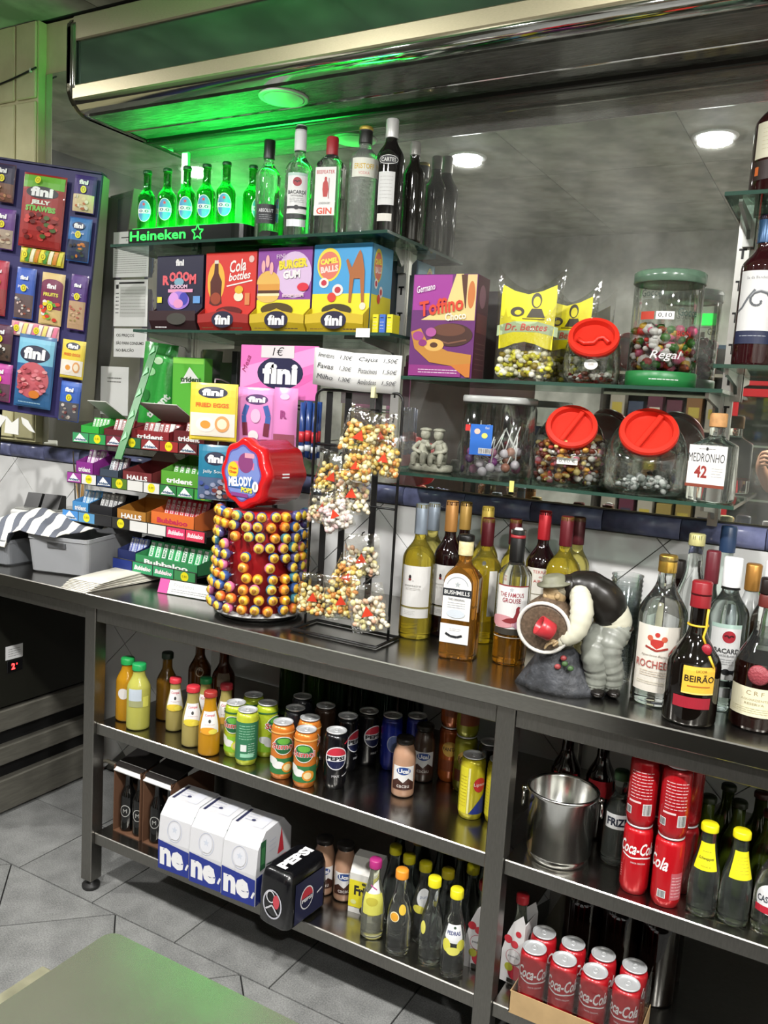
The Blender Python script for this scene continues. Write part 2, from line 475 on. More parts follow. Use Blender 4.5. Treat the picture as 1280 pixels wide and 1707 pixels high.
# pilaster of cream panels at the left of the mirror
pl = MB().box(X0, -.935, YB - .035, YB, 1.25, CEIL, cream).build('trim_1', kind='structure', label='cream panelled pilaster beside the mirror')
for x0, x1 in ((X0, -1.30), (-1.29, -1.06), (-1.05, -.94)):
    for z0, z1 in ((1.26, 1.75), (1.76, 2.20), (2.21, 2.52), (2.53, CEIL)):
        MB().cbox(x0, x1, YB - .045, YB - .034, z0, z1 - .002, cream, .004).build('panel', pl)
MB().box(X0 - .1, X0, YF, YB + .1, 0, CEIL, speck('dark_wall', '2c2b24', '3d3b31', 7., .6, .1)).build('wall_left', kind='structure', label='dark olive side wall at the far end')
MB().box(X1, X1 + .1, YF, YB + .1, 0, CEIL, plaster).build('wall_right', kind='structure', label='grey plaster side wall')
wf = MB().box(X0 - .1, X1 + .1, YF - .1, YF, 0, CEIL, plaster).build('wall_front', kind='structure', label='mottled grey plaster wall across the room')
cl = MB().box(X0 - .1, X1 + .1, YF - .1, YB + .12, CEIL + .012, CEIL + .1, P('3a3b38', .8)).build('ceiling', kind='structure', label='grey panel ceiling')
pm = MB().box(.002, .828, .002, .792, 0, .012, speck('ceiling_panel', '83857c', 'd2d3c9', 5., .7, .1)).mesh('ceiling_panel')
for i in range(8):
    for j in range(5):
        o = bpy.data.objects.new('ceiling_panel', pm); COL.objects.link(o); o.parent = cl; o.location = (X0 + .83 * i, YF + .795 * j, CEIL)

# downlights in the ceiling
def downlight(x, y, label):
    t = thing('downlight', label, 'downlight', (x, y, CEIL), group='ceiling downlights')
    rim = [(.080, -.006), (.100, -.008), (.104, -.001), (.104, 0)]
    mb = MB(); n = 32
    rr = [[(r * cos(2 * pi * k / n), r * sin(2 * pi * k / n), z) for k in range(n)] for r, z in [(.080, -.0005)] + rim]
    mb.loft(rr, P('e8e8e4', .3), True, cap=False).build('rim', t)
    MB().lathe([(.001, -.0235), (.030, -.0225), (.052, -.019), (.068, -.012), (.078, -.004), (.078, -.002)], P('f4f6ff', .4, emis=SPILL), 28).build('diffuser', t)
    L = bpy.data.lights.new('lamp', 'AREA'); L.shape = 'DISK'; L.size = .15; L.energy = DOWN_W; L.color = (1., .97, .92); L.spread = radians(170)
    o = bpy.data.objects.new('lamp', L); COL.objects.link(o); o.parent = t; o.location = (0, 0, -.026)
for i, (x, y) in enumerate(DOWNLIGHTS):
    downlight(x, y, 'round white recessed ceiling downlight, mirrored in the row or added unseen as fill')

# the mirror behind the bar, old and cloudy, its grey haze partly painting veiling glare
def mirror_mat():
    m = bpy.data.materials.new('cloud_glare_mirror'); m.use_nodes = True; nt = m.node_tree; nt.nodes.clear()
    out = nt.nodes.new('ShaderNodeOutputMaterial'); mx = nt.nodes.new('ShaderNodeMixShader')
    gl = nt.nodes.new('ShaderNodeBsdfGlossy'); gl.inputs[0].default_value = (.70, .71, .66, 1); gl.inputs['Roughness'].default_value = .012
    df = nt.nodes.new('ShaderNodeBsdfDiffuse')
    tc = nt.nodes.new('ShaderNodeTexCoord'); n = nt.nodes.new('ShaderNodeTexNoise'); n.inputs['Scale'].default_value = 5.; n.inputs['Detail'].default_value = 8
    nt.links.new(tc.outputs['Object'], n.inputs['Vector'])
    df.inputs[0].default_value = (.46, .46, .43, 1)
    mr = nt.nodes.new('ShaderNodeMapRange'); mr.inputs['From Min'].default_value = .35; mr.inputs['From Max'].default_value = .75
    mr.inputs['To Min'].default_value = .08; mr.inputs['To Max'].default_value = .29
    nt.links.new(n.outputs['Fac'], mr.inputs['Value']); nt.links.new(mr.outputs[0], mx.inputs[0])
    nt.links.new(gl.outputs[0], mx.inputs[1]); nt.links.new(df.outputs[0], mx.inputs[2]); nt.links.new(mx.outputs[0], out.inputs[0])
    return m
MB().box(-.93, 3.6, YB - .0055, YB - .0012, 1.242, 2.62, mirror_mat()).build('wall_mirror', label='large old mirror, its cloudiness partly painted glare, covering the wall behind the shelves', cat='mirror')

# ------------------------------------------------------------------ canopy over the back bar
cp = thing('bar_canopy', 'brushed steel bar canopy with dark mirror panel and dark soffit lit green', 'canopy', (0, .27, 2.33))
CX0, CX1 = -.425, 3.3
MB().cbox(CX0 + .02, CX1, 0, .03, .207, .280, brushed, .004).build('upper_rail', cp)
MB().cbox(CX0 + .02, CX1, 0, .03, .033, .078, brushed, .004).build('lower_rail', cp)
panel_m = P('7f9a8c', .08, .92)
MB().box(CX0 + .03, CX1, .010, .022, .078, .207, panel_m).build('mirror_panel', cp)
g = [[(x, a, b) for x in (CX0 + .03, CX1)] for a, b in ((.004, .033), (.010, .020), (.024, .009), (.045, .003), (.064, .001))]
MB().sheet(g, chrome, True, .002).build('cove', cp)
soff = P('5b5e58', .26, 0., noise=.5, ns=14., stretch=(1, 9, 9), coat=.4)
MB().box(CX0 + .03, CX1, .06, .205, 0, .012, soff).build('soffit', cp)
MB().box(CX0 + .03, CX1, .212, .318, 0.004, .012, soff).build('soffit', cp)
MB().cbox(CX0 + .03, CX1, .205, .213, -.004, .012, chrome, .002).build('soffit_trim', cp)
MB().cbox(CX0 + .03, CX1, .305, .323, -.010, .012, P('3a3a38', .3, .8), .003).build('soffit_trim', cp)
# rounded left end with polished edge
def end_path(ins=0.):
    pts = [(.322, 0 + ins), (.08, 0 + ins)]
    for k in range(1, 7):
        a = k / 6 * pi / 2; pts.append((.08 - (.082 - ins) * sin(a), .082 - (.082 - ins) * cos(a) + 0))
    pts += [(-.002 + ins, .25)]
    for k in range(1, 5):
        a = k / 4 * pi / 2; pts.append((.030 - (.032 - ins) * cos(a), .25 + (.032 - ins) * sin(a)))
    pts += [(.322, .282 - ins)]
    return pts
MB().prism([(p[0], p[1]) for p in end_path()], CX0, CX0 + .014, P('8d8a74', .3, .9), axis='x').build('end_panel', cp)
ep = end_path(.0)
rings = [[(CX0 - .003, a, b), (CX0 + .034, a, b), (CX0 + .034, a + (.010 if i > 1 else 0), b + (.010 if i < 4 else 0)), (CX0 - .003, a + (.004 if i > 1 else 0), b + (.006 if i < 4 else 0))] for i, (a, b) in enumerate(ep[:10])]
MB().loft(rings, P('9a9a92', .12, 1.), True).build('end_trim', cp)
dl = MB().lathe([(.068, -.006), (.072, -.004), (.072, .0)], P('cfcfca', .35), 32, .32, .13).build('downlight_rim', cp)
MB().lathe([(.055, -.0075), (.060, -.006)], P('e6ebe2', .5), 32, .32, .13).build('downlight_lens', dl)

# ------------------------------------------------------------------ glass shelves and their wall standards
sheet_glass = film('e8f4ee', 'dbeae2', .06, .75, .02)
edge_glass = P('37564a', .12, trans=.35, ior=1.5)
def glass_shelf(x0, x1, z, label, y0=.35, y1=.592):
    t = thing('glass_shelf', label, 'glass shelf', ((x0 + x1) / 2, YB, z)); h = (x1 - x0) / 2
    MB().box(-h + .002, h - .002, y0 + .002 - YB, y1 - YB - .001, -.008, 0, sheet_glass).build('pane', t)
    MB().box(-h, h, y0 - YB, y0 - YB + .0019, -.0082, .0002, edge_glass).box(-h, -h + .0019, y0 - YB + .002, y1 - YB, -.0082, .0002, edge_glass).box(h - .0019, h, y0 - YB + .002, y1 - YB, -.0082, .0002, edge_glass).build('polished_edge', t)
    return t
SH = {}
glass_shelf(-.31, .715, 1.935, 'upper glass shelf carrying the spirit bottles and the lit beer tray')
glass_shelf(-.20, .742, 1.668, 'glass shelf carrying the row of upright bubble gum boxes')
glass_shelf(.752, 1.585, 1.556, 'glass shelf carrying the toffee box and clear bags of sweets')
glass_shelf(.70, 1.635, 1.302, 'low glass shelf carrying the round red lidded sweet jars')
glass_shelf(1.56, 2.6, 1.610, 'glass shelf carrying the dark wine bottle with wave label')
glass_shelf(1.545, 2.6, 1.975, 'high glass shelf carrying a brandy bottle beside the downlight reflection')
std_m = P('c4c4bf', .35, .6)
def standard(x, z0, z1, label):
    t = thing('shelf_standard', label, 'shelf upright', (x, YB - .006, z0)); h = z1 - z0
    MB().box(-.014, .014, -.010, 0, 0, h, std_m).build('channel', t)
    n = int(h / .075)
    for i in range(n):
        z = .03 + i * .075
        MB().box(-.009, .009, -.0106, -.0095, z + .020, z + .025, black).box(-.003, .003, -.0106, -.0095, z, z + .021, black).build('slot', t)
    return t
standard(.640, 1.245, 1.93, 'slotted pale metal shelf upright between the gum boxes and toffee box')
standard(1.565, 1.245, 2.0, 'slotted pale metal shelf upright behind the arbutus spirit bottle')
standard(-.165, 1.245, 1.93, 'slotted pale metal shelf upright behind the green gum display')
def bracket(x, z, label, ln=.20):
    t = thing('shelf_bracket', label, 'bracket', (x, YB - .017, z - .0085))
    MB().prism([(0, 0), (-ln, 0), (-ln, -.012), (-.03, -.03), (0, -.06)], -.004, .004, P('a9aaa6', .3, .8), axis='x').build('arm', t)
    MB().box(-.012, .012, -.012, 0, -.065, 0, P('a9aaa6', .3, .8)).build('hook', t)
bracket(.640, 1.935, 'steel bracket under the spirit shelf end', .055)
for x, z, l in ((.640, 1.668, 'steel bracket under the gum box shelf'), (1.565, 1.302, 'steel bracket under the low jar shelf near the arbutus spirit'),
                (1.549, 1.556, 'steel bracket under the middle sweet shelf end'), (1.575, 1.975, 'wide pale bracket under the high brandy shelf'), (-.165, 1.668, 'steel bracket under the gum box shelf by the notices'), (1.585, 1.610, 'steel bracket under the shelf of the wave label wine')):
    bracket(x, z, l)

# ------------------------------------------------------------------ the steel back counter with two shelves
ct = thing('steel_counter', 'long dark brushed steel counter with open shelves under the worktop', 'counter', (0, 0, 0))
CL, CR = -1.6, 2.9
Z1, Z2, ZT = .519, .1825, .90
mb = MB(); mb.cbox(CL, CR, -.012, .594, .862, ZT, steel, .0025); mb.build('worktop', ct)
for xa, xb in ((.0425, 1.253), (1.2955, 2.52)):
    MB().cbox(xa, xb, .004, .034, .8195, .861, steel_dark, .002).build('apron_rail', ct)
    for z in (Z1, Z2):
        sh = MB().cbox(xa, xb, .012, .585, z - .006, z, steel, .0012).build('shelf', ct)
        MB().cbox(xa, xb, .0105, .030, z - .034, z - .0005, steel_dark, .0015).build('shelf_lip', sh)
MB().cbox(CL, -.0005, .012, .036, .8195, .861, steel_dark, .002).build('apron_rail', ct)
for x in (0, 1.253, 2.52):
    for y in (0, .55):
        pm_ = MB().cbox(x, x + .042, y, y + .042, .030, .861, steel_dark, .002).build('post', ct)
        MB().lathe([(.024, 0), (.026, .004), (.026, .012), (.012, .018), (.012, .032)], P('1a1a1a', .5), 18, x + .021, y + .021).build('foot', pm_)

# customer-side worktop in the foreground
fc = thing('bar_worktop', 'pale brushed steel serving counter corner catching green light', 'counter', (1.216, -1.026, 0))
pale_steel = P('b3b2a2', .20, .9, noise=.10, ns=5.)
rc = .014
poly = [(rc * (1 - cos(a)), -rc * (1 - sin(a))) for a in [k / 5 * pi / 2 for k in range(6)]] + [(2.2, 0), (2.2, -.42), (0, -.42)]
MB().prism(poly, .875, .90, pale_steel).build('worktop', fc)
MB().box(.03, 2.2, -.40, -.03, 0, .875, P('3b3a36', .6)).build('cabinet', fc)
MB().cbox(-.030, -.001, -.42, -.062, .868, .889, P('7f7d68', .4, .6, noise=.3, ns=30.), .006).build('edge_bar', fc)
# ================================================================== bottle and can builders
def shoulder(z0, r0, z1, r1, n=8, k=1.):
    return [(r1 + (r0 - r1) * ((cos(pi * (i / n) ** k) + 1) / 2), z0 + (z1 - z0) * i / n) for i in range(n + 1)]
def bprof(h, r, zs, zn, rn, base=.006, k=1., lip=True):
    p = [(.0005, .004), (r * .55, .003), (r - base * .7, 0), (r - .0008, base * .45), (r, base * 1.2), (r, zs * .5)]
    p += shoulder(zs, r, zn, rn, 8, k)
    if lip: p += [(rn, h - .012), (rn * 1.12, h - .010), (rn * 1.12, h - .001), (rn * .9, h), (.0005, h)]
    else: p += [(rn, h), (.0005, h)]
    return p
CLEAR = glass('f4f8f5', trans=.985); CLEAR_G = glass('e2efe8', trans=.98)
def bottle(name, label, cat, x, y, z, h, r, zs, zn, rn, gl, cap, art=None, rz=None, group=None, capz=None, sq=None, k=1., fill=None, liquid=None, seg=32, off=0., base=.006, body='glass', tilt=None):
    """cap: (material, from z, to z, radius) or list; art: function(Decal) drawing labels"""
    t = thing(name, label, cat, (x, y, z), face(x, y, off) if rz is None else rz, group)
    if tilt: t.rotation_euler = (tilt[0], tilt[1], t.rotation_euler[2])
    pr = bprof(h, r, zs, zn, rn, base, k)
    m = gl if fill is None else (lambda zz: liquid if zz < fill else gl)
    MB().lathe(pr, m, seg, sq=sq).build(body, t)
    caps = cap if isinstance(cap, list) else [cap] if cap else []
    for c in caps:
        m_, a, b, cr = c[:4]; nm = c[4] if len(c) > 4 else 'cap'
        MB().lathe([(cr * .6, a), (cr, a + .0005), (cr, a + .002), (cr, b - .003), (cr - .002, b), (.0005, b)], m_, 24).build(nm, t)
    if art:
        d = Decal(on_cyl(pr) if not sq else front(-r), du=.005 if not sq else 0, dv=.008 if not sq else 0); art(d, t); 
        if d.it: d.build('label', t)
    return t
def emblem(d, cx, cy, r, c1, c2):
    d.ring(cx, cy, r, r, r * .12, c1); d.ell(cx, cy, r * .8, r * .8, c2, 20); d.star(cx, cy, r * .6, c1)

WINE = dict(zs=.60, zn=.76)
def wine(label, x, y, h, r, gl, capc, art, off=0., group='wine bottles on the counter', rn=.0145, metal=.3):
    return bottle('wine_bottle', label, 'wine bottle', x, y, ZT, h, r, h * .58, h * .755, rn, gl,
                  [(P(capc, .35, metal), h * .775, h + .001, rn + .0018, 'capsule')], art, group=group, off=off, k=1.15)
YEL = glass('ecd74f'); RED = P('140608', .06, coat=.5); YEL2 = glass('e9dd7c')
def art_wine_a(d, t):
    d.rect(-.040, .083, .040, .186, 'eeece6'); d.rect(-.040, .055, .040, .078, 'efeee9'); d.rect(-.040, .0785, .040, .0805, '8d8a6a')
    d.ell(-.014, .158, .0035, .006, '2b2326', 12); d.ell(-.014, .152, .004, .003, '7c2f33', 12); d.text('lp', -.005, .149, .004, '555555')
    d.text('monteiro', -.006, .137, .0055, '8b8a86', w=.042); d.lines(-.024, .014, .125, .132, 2, 'aaa8a2', .0008); d.lines(-.024, .004, .062, .074, 3, 'b5b3ad', .0008)
wine('white wine bottle with grey capsule and white two panel label, in front of its twin', .930, .235, .338, .041, YEL, '7d8894', art_wine_a, -8)
wine('white wine bottle with grey capsule standing behind an identical one', .898, .372, .327, .038, YEL2, '7d8894', None)
wine('dark red wine bottle with bronze capsule and white label beside the square whiskey', .982, .300, .346, .038, RED, 'a5763f', art_wine_a, -6)
wine('dark wine bottle with bronze capsule behind the other bronze capped one', .960, .440, .331, .036, RED, '9a7a3c', None)
def art_wine_c(d, t):
    d.rect(-.036, .05, .036, .17, 'e9e6da'); d.lines(-.02, .02, .1, .14, 4, '9a958a', .001)
wine('yellow white wine bottle with gold capsule behind the square whiskey', 1.038, .405, .330, .034, YEL, 'a08a3a', None)
def art_strip(d, t):
    d.rect(-.026, .055, -.014, .185, 'ece9df'); d.rect(.012, .07, .034, .185, 'e3e0d5'); d.ell(-.004, .203, .006, .005, '2a2a1a')
wine('yellow white wine bottle with dark red capsule right behind the square whiskey', 1.076, .318, .312, .042, YEL, '4a0f16', art_strip, 0)
wine('yellow wine bottle with dark red capsule behind the bird label whisky', 1.098, .456, .300, .033, YEL, '4a0f16', None)
def art_rose(d, t):
    d.rect(-.040, .05, .040, .188, 'e7e0cb'); d.text('TERRAS', .0, .178, .008, 'a4352f', w=.040); d.text('de', .0, .166, .006, 'a4352f'); d.text('AIRAS', .0, .154, .008, 'a4352f', w=.034)
    d.rect(-.040, .120, .040, .1215, '6b6148'); d.rect(-.040, .090, .040, .091, 'c8b98a')
wine('dark wine bottle with bright red capsule and cream label behind the figurine', 1.180, .445, .332, .040, RED, 'a01f27', art_rose, 0)
wine('yellow white wine bottle with dark red capsule behind the hat of the figurine', 1.252, .400, .330, .043, YEL, '5c1820', None)
wine('pale wine bottle with dark capsule hidden behind the figurine wine bottle', 1.250, .515, .318, .036, YEL2, '4d1a20', None)

# square whiskey bottle
sqf = lambda zz: 1. if zz < .175 else max(0., 1 - (zz - .175) / .04)
AMB = glass('e39a3a'); AMB2 = glass('c98a2c')
def art_bush(d, t):
    pts = [(-.036, .095), (.030, .095), (.030, .175)] + [(-.003 + .033 * cos(a), .175 + .030 * sin(a)) for a in [pi * k / 10 for k in range(1, 10)]] + [(-.036, .175)]
    d.poly(pts, 'e9e8e2'); d.ring(-.003, .172, .026, .024, .002, '8d9296', a0=.2, a1=pi - .2); d.star(-.003, .178, .008, '9aa0a2')
    d.rect(-.037, .150, .031, .168, '23262a'); d.text('BUSHMILLS', -.003, .159, .0095, 'f0f0ea', w=.060, bold=.01)
    d.text('THE ORIGINAL', -.003, .143, .005, '3a3f46', w=.040); d.lines(-.024, .018, .122, .138, 3, '9da3aa', .001); d.ell(-.003, .110, .022, .010, 'b7c2d0')
    d.rect(-.037, .040, .031, .085, 'eceae4'); d.line([(-.024, .062), (-.012, .056), (.004, .055), (.016, .060)], .006, '1c1e22'); d.lines(-.015, .012, .068, .076, 2, '8b8b8b', .0008)
bottle('whiskey_bottle', 'square amber whiskey bottle with arched white label and cork stopper', 'whiskey bottle', 1.092, .150, ZT, .288, .041, .185, .232, .015, AMB,
       [(P('cdb98c', .6, noise=.2, ns=80.), .242, .276, .0175, 'cork'), (black, .276, .290, .0185, 'stopper')], art_bush, sq=sqf, off=-14, fill=None)
# bird label whisky
def art_grouse(d, t):
    d.rect(-.040, .087, .040, .187, 'eceae6'); d.rect(-.040, .185, .040, .188, '7b2b2f'); d.star(-.002, .178, .006, 'a7a9ad')
    d.text('THE FAMOUS', -.001, .166, .0105, '8d3440', w=.056, bold=.01); d.text('GROUSE', -.001, .153, .0105, '8d3440', w=.042, bold=.01)
    d.ell(-.020, .103, .034, .015, 'c98a8f'); d.ell(.028, .100, .024, .014, 'b98aa0')
    d.poly([(-.020, .104), (-.008, .111), (.006, .114), (.010, .124), (.011, .136), (.015, .141), (.020, .139), (.018, .134), (.020, .120), (.018, .110), (.010, .102), (.002, .100), (-.010, .101)], '7c2a2e')
    d.line([(.004, .101), (.003, .093)], .0016, 'd8a3a3'); d.line([(.008, .101), (.009, .093)], .0016, 'd8a3a3')
    d.rect(-.040, .073, .040, .0865, '33302a'); d.rect(-.040, .066, .040, .0675, 'cfcabb')
bottle('whisky_bottle', 'whisky bottle with red game bird on white label and black cap', 'whisky bottle', 1.203, .188, ZT, .312, .039, .205, .240, .0155, CLEAR,
       [(black, .238, .300, .0172), (P('8c1f26', .4), .293, .301, .0174, 'cap_band'), (P('f2f2f0', .5), .300, .316, .010, 'pourer')], art_grouse, off=-4, fill=.150, liquid=AMB2, k=1.2)
# rochedo
def art_roch(d, t):
    d.rect(-.048, .030, .046, .168, 'e3d9c3'); d.poly([(-.014, .140), (.014, .140), (.012, .128), (0, .120), (-.012, .128)], 'a8322c'); d.ell(-.014, .142, .006, .006, 'b4553d', 10); d.ell(.014, .142, .006, .006, 'b4553d', 10); d.ell(0, .150, .005, .005, 'a8322c', 10)
    d.line([(-.022, .124), (0, .117), (.022, .124)], .004, '8f3028'); d.text('Aguardente Bagaceira', 0, .106, .0055, '7a6f66', w=.060, shear=.3)
    d.text('ROCHEDO', 0, .088, .016, 'a2544c', w=.082, bold=.01); d.lines(-.03, .03, .062, .076, 3, 'b9a78f', .001); d.lines(-.036, .030, .046, .054, 2, 'c7b9a2', .001); d.rect(.020, .036, .036, .044, 'd6cbb4')
bottle('spirit_bottle', 'clear brandy bottle with cream label, red crest and gold screw cap', 'spirit bottle', 1.546, .138, ZT, .306, .049, .185, .262, .017, CLEAR,
       [(P('c7a24a', .28, .9), .272, .308, .0185)], art_roch, off=-6, k=.9)
# beirao
def art_bei(d, t):
    d.rect(-.016, .066, .046, .120, 'e8a73a'); d.rect(-.016, .0665, .046, .069, 'f2c870'); d.text('LICOR', .018, .112, .005, '6a3a12', w=.020); d.text('BEIRÃO', .016, .098, .0155, '231a12', w=.056, bold=.015); d.line([(-.006, .082), (.036, .082)], .0022, 'a8632a')
    d.rect(-.030, .038, .040, .060, '8c1c2a')
tb = bottle('liqueur_bottle', 'black round shouldered liqueur bottle with orange label, yellow ribbon and red cap', 'liqueur bottle', 1.626, .066, ZT, .276, .051, .115, .190, .0165, P('0c0806', .05, coat=.6),
       [(P('7f1820', .35), .226, .277, .0192), (P('a83a40', .3), .252, .2535, .0196, 'cap_band')], art_bei, off=-2, k=.85)
yr = P('dfa92c', .4)
pr_b = bprof(.276, .051, .115, .190, .0165, k=.85); rb = on_cyl(pr_b)
mb = MB(); mb.tube([(.0185 * cos(a), .0185 * sin(a), .191) for a in [2 * pi * k / 20 for k in range(20)]], .0022, yr, 6, closed=True)
mb.tube([(.016, -.012, .226), (.0155, -.013, .205), (.016, -.0145, .191), rb(.030, .172, .002), rb(.034, .160, .002)], .0024, yr, 6); mb.tube([rb(.036, .140, .002), rb(.041, .120, .002)], .0026, yr, 6)
mb.build('ribbon', tb)
MB().ell(rb(.034, .150, .001), .010, .006, .012, P('8c1c2a', .4), 14, 8).build('wax_seal', tb)
# bacardi on the counter
def bacardi_art(s=1., o=0.):
    def f(d, t):
        R = .030
        d.rect(-R, .066 * s, R, .178 * s, 'e9ebe8'); d.rect(-R, .170 * s, R, .178 * s, 'a9cdb9')
        d.ell(o, .153 * s, .0145, .0145, 'eeeeee'); d.ell(o, .153 * s, .0125, .0125, '9a2630'); d.line([(o - .009, .154 * s), (o - .003, .156 * s), (o, .151 * s), (o + .003, .156 * s), (o + .009, .154 * s)], .003, '3a1216')
        d.text('BACARDÍ', o, .126 * s, .0125, '1d1f22', w=.052, bold=.015); d.text('CARTA BLANCA', o, .115 * s, .0045, '55585a', w=.036); d.lines(o - .02, o + .02, .096 * s, .110 * s, 3, '9a9c9e', .0009)
        d.rect(-R, .080 * s, R, .086 * s, '23262a'); d.ell(o, .083 * s, .007, .006, '15171a'); d.rect(-R, .052 * s, R, .064 * s, '1d2420'); d.rect(-R * .9, .030 * s, R * .9, .050 * s, 'b5b9ba', metal=.5)
    return f
bottle('rum_bottle', 'clear rum bottle with white cap, bat roundel and white label on the counter', 'rum bottle', 1.664, .192, ZT, .312, .041, .195, .248, .016, CLEAR_G,
       [(P('eceef0', .35), .252, .313, .0185), (black, .247, .252, .0188, 'cap_band')], bacardi_art(1.02, .006), off=2)
# crf reserve
def art_crf(d, t):
    d.rect(-.050, .030, .050, .086, 'e6dcae'); d.text('C R F', .004, .076, .0085, '8a7a5a', w=.032); d.text('AGUARDENTE', .004, .063, .0045, 'a59a78', w=.05); d.text('RESERVA', .004, .055, .0045, 'a59a78', w=.035); d.lines(-.04, .04, .036, .048, 3, 'c2b78c', .0008)
tc_ = bottle('brandy_bottle', 'dark old brandy bottle with cream label and red wax seal at the counter edge', 'brandy bottle', 1.742, .120, ZT, .290, .050, .120, .215, .017, CLEAR,
       [(P('1b1210', .35), .262, .292, .0195), (P('5b231e', .4), .236, .262, .0188, 'capsule')], art_crf, off=-10, fill=.135, liquid=P('170806', .04, trans=.15, coat=.5), k=.8)
MB().lathe([(.001, .006), (.017, .005), (.020, .002), (.0195, 0)], P('8a3b42', .45, bump=.6, bs=200.), 20).build('wax_seal', tc_).matrix_local = Matrix.Translation((.006, -.0475, .112)) @ Matrix.Rotation(radians(90), 4, 'X')

# bottles crowded behind them
G2 = 'bottles standing behind the front row on the counter'
bottle('spirit_bottle', 'tall empty looking clear bottle with pale cap behind the black liqueur', 'spirit bottle', 1.566, .355, ZT, .330, .036, .17, .27, .016, CLEAR, [(P('b7b27a', .4, .3), .305, .332, .018)], None, group=G2)
bottle('wine_bottle', 'dark green bottle with dark red capsule behind the counter rum', 'wine bottle', 1.612, .295, ZT, .305, .028, .17, .23, .013, P('12211a', .06, coat=.5), [(P('5a1a24', .35), .235, .307, .0152, 'capsule')], None, group=G2)
bottle('spirit_bottle', 'clear bottle with navy blue cap behind the counter rum', 'spirit bottle', 1.620, .452, ZT, .345, .034, .2, .27, .015, CLEAR_G, [(P('1f3350', .35), .285, .347, .018)], lambda d, t: d.rect(-.03, .08, .03, .16, 'd7e4ee'), group=G2)
bottle('spirit_bottle', 'frosted white bottle with gold banded cap behind the old brandy', 'spirit bottle', 1.692, .335, ZT, .282, .030, .17, .225, .014, P('dfe3e2', .25, trans=.4), [(P('a8793a', .35, .6), .225, .284, .0165)], None, group=G2)
bottle('spirit_bottle', 'clear bottle with white screw cap behind the old brandy', 'spirit bottle', 1.735, .250, ZT, .305, .033, .18, .24, .014, CLEAR_G, [(P('e9ebec', .4), .255, .307, .0165)], None, group=G2)
bottle('beer_bottle', 'small bright green bottle behind the counter rum and old brandy', 'bottle', 1.694, .425, ZT, .238, .030, .12, .18, .0125, glass('5ea02a'), [(P('2c5a1e', .4, .4), .228, .240, .0145)], None, group=G2)
bottle('liqueur_bottle', 'small dark bottle with yellow and white label behind the clear brandy', 'bottle', 1.520, .440, ZT, .252, .032, .13, .185, .013, P('1a0d0a', .08, coat=.5), [(P('1c1512', .4), .21, .254, .0155)], lambda d, t: d.rect(-.03, .06, .03, .12, 'e3dfae'), group=G2)
bottle('liqueur_bottle', 'brown bottle with black cap behind the old brandy and white capped bottle', 'bottle', 1.775, .330, ZT, .262, .034, .15, .2, .014, P('2a1208', .08, coat=.5), [(black, .22, .264, .0165)], None, group=G2)
# ================================================================== things on the glass shelves
def fill(parent, name, sampler, n, cols, size, seed, jit=.35, rough=.35, sticks=0, label=None):
    """loose sweets in a container: one uncountable heap"""
    rnd = random.Random(seed); mb = MB(); ms = [P(c, rough) for c in cols]
    for i in range(n):
        p = sampler(rnd); s = size * rnd.uniform(1 - jit, 1 + jit)
        R = Matrix.Rotation(rnd.uniform(0, 6.3), 3, 'Z') @ Matrix.Rotation(rnd.uniform(0, 3), 3, 'X')
        mb.ell(p, s, s * rnd.uniform(.6, .9), s * rnd.uniform(.55, .8), rnd.choice(ms), 7, 4, R)
    return mb.build(name, parent, kind='stuff', label=label)
def disc(r, z0, z1, hole=0.):
    def f(rnd):
        a = rnd.uniform(0, 2 * pi); q = r * sqrt(rnd.random()); return (q * cos(a), q * sin(a), rnd.uniform(z0, z1))
    return f
ZA, ZB, ZC, ZD, ZE, ZF = 1.9355, 1.6685, 1.5565, 1.3025, 1.6105, 1.9755
# ---- lit beer tray with its bottles
GRN = '1fe84a'
tr = thing('beer_display_tray', 'black lit beer display tray with glowing green lettering and upright bar', 'display tray', (-.015, .44, ZA))
rp = [(-.23, -.075), (.19, -.075)] + [(.19 + .04 * sin(a), -.035 - .04 * cos(a)) for a in [k / 5 * pi / 2 for k in range(1, 6)]] + [(.23, .07), (-.23, .07)]
MB().prism(rp, 0, .046, P('0a100b', .2)).build('base', tr)
d = Decal(front(-.075)); G_ = P(GRN, .5, emis=1.1)
d.text('Heineken', -.105, .024, .030, G_, w=.235, bold=.02)
star = [(.06 + r * sin(pi * i / 5), .025 + r * cos(pi * i / 5)) for i in range(10) for r in [(.024 if i % 2 == 0 else .011)]]
d.line(star + [star[0]], .004, G_); d.build('lettering', tr)
MB().prism([(p[0] * .96, p[1] * .9) for p in rp], .0462, .0492, P('17d63c', .4, emis=1.6)).build('light_plate', tr)
MB().cbox(-.135, -.105, .052, .064, .049, .31, P('3fd86a', .15, trans=.4, emis=.25), .003).build('light_bar', tr)
L = bpy.data.lights.new('tray_led', 'AREA'); L.shape = 'RECTANGLE'; L.size = .40; L.size_y = .11; L.energy = 22.0; L.color = (.02, 1., .10); L.spread = radians(160)
lo = bpy.data.objects.new('tray_led', L); COL.objects.link(lo); lo.parent = tr; lo.location = (0, 0, .052); lo.rotation_euler = (pi, 0, 0)
def art_hein(d, t):
    d.ell(0, .058, .022, .034, '3f86b8'); d.ring(0, .058, .022, .034, .002, 'd8e6ea'); d.rect(-.022, .050, .022, .064, 'e8f0f0'); d.text('0.0', 0, .057, .009, '123a6a', w=.03, bold=.02); d.star(0, .078, .006, 'd8262c')
hx = [-.218, -.132, -.049, .030, .108]
first = None
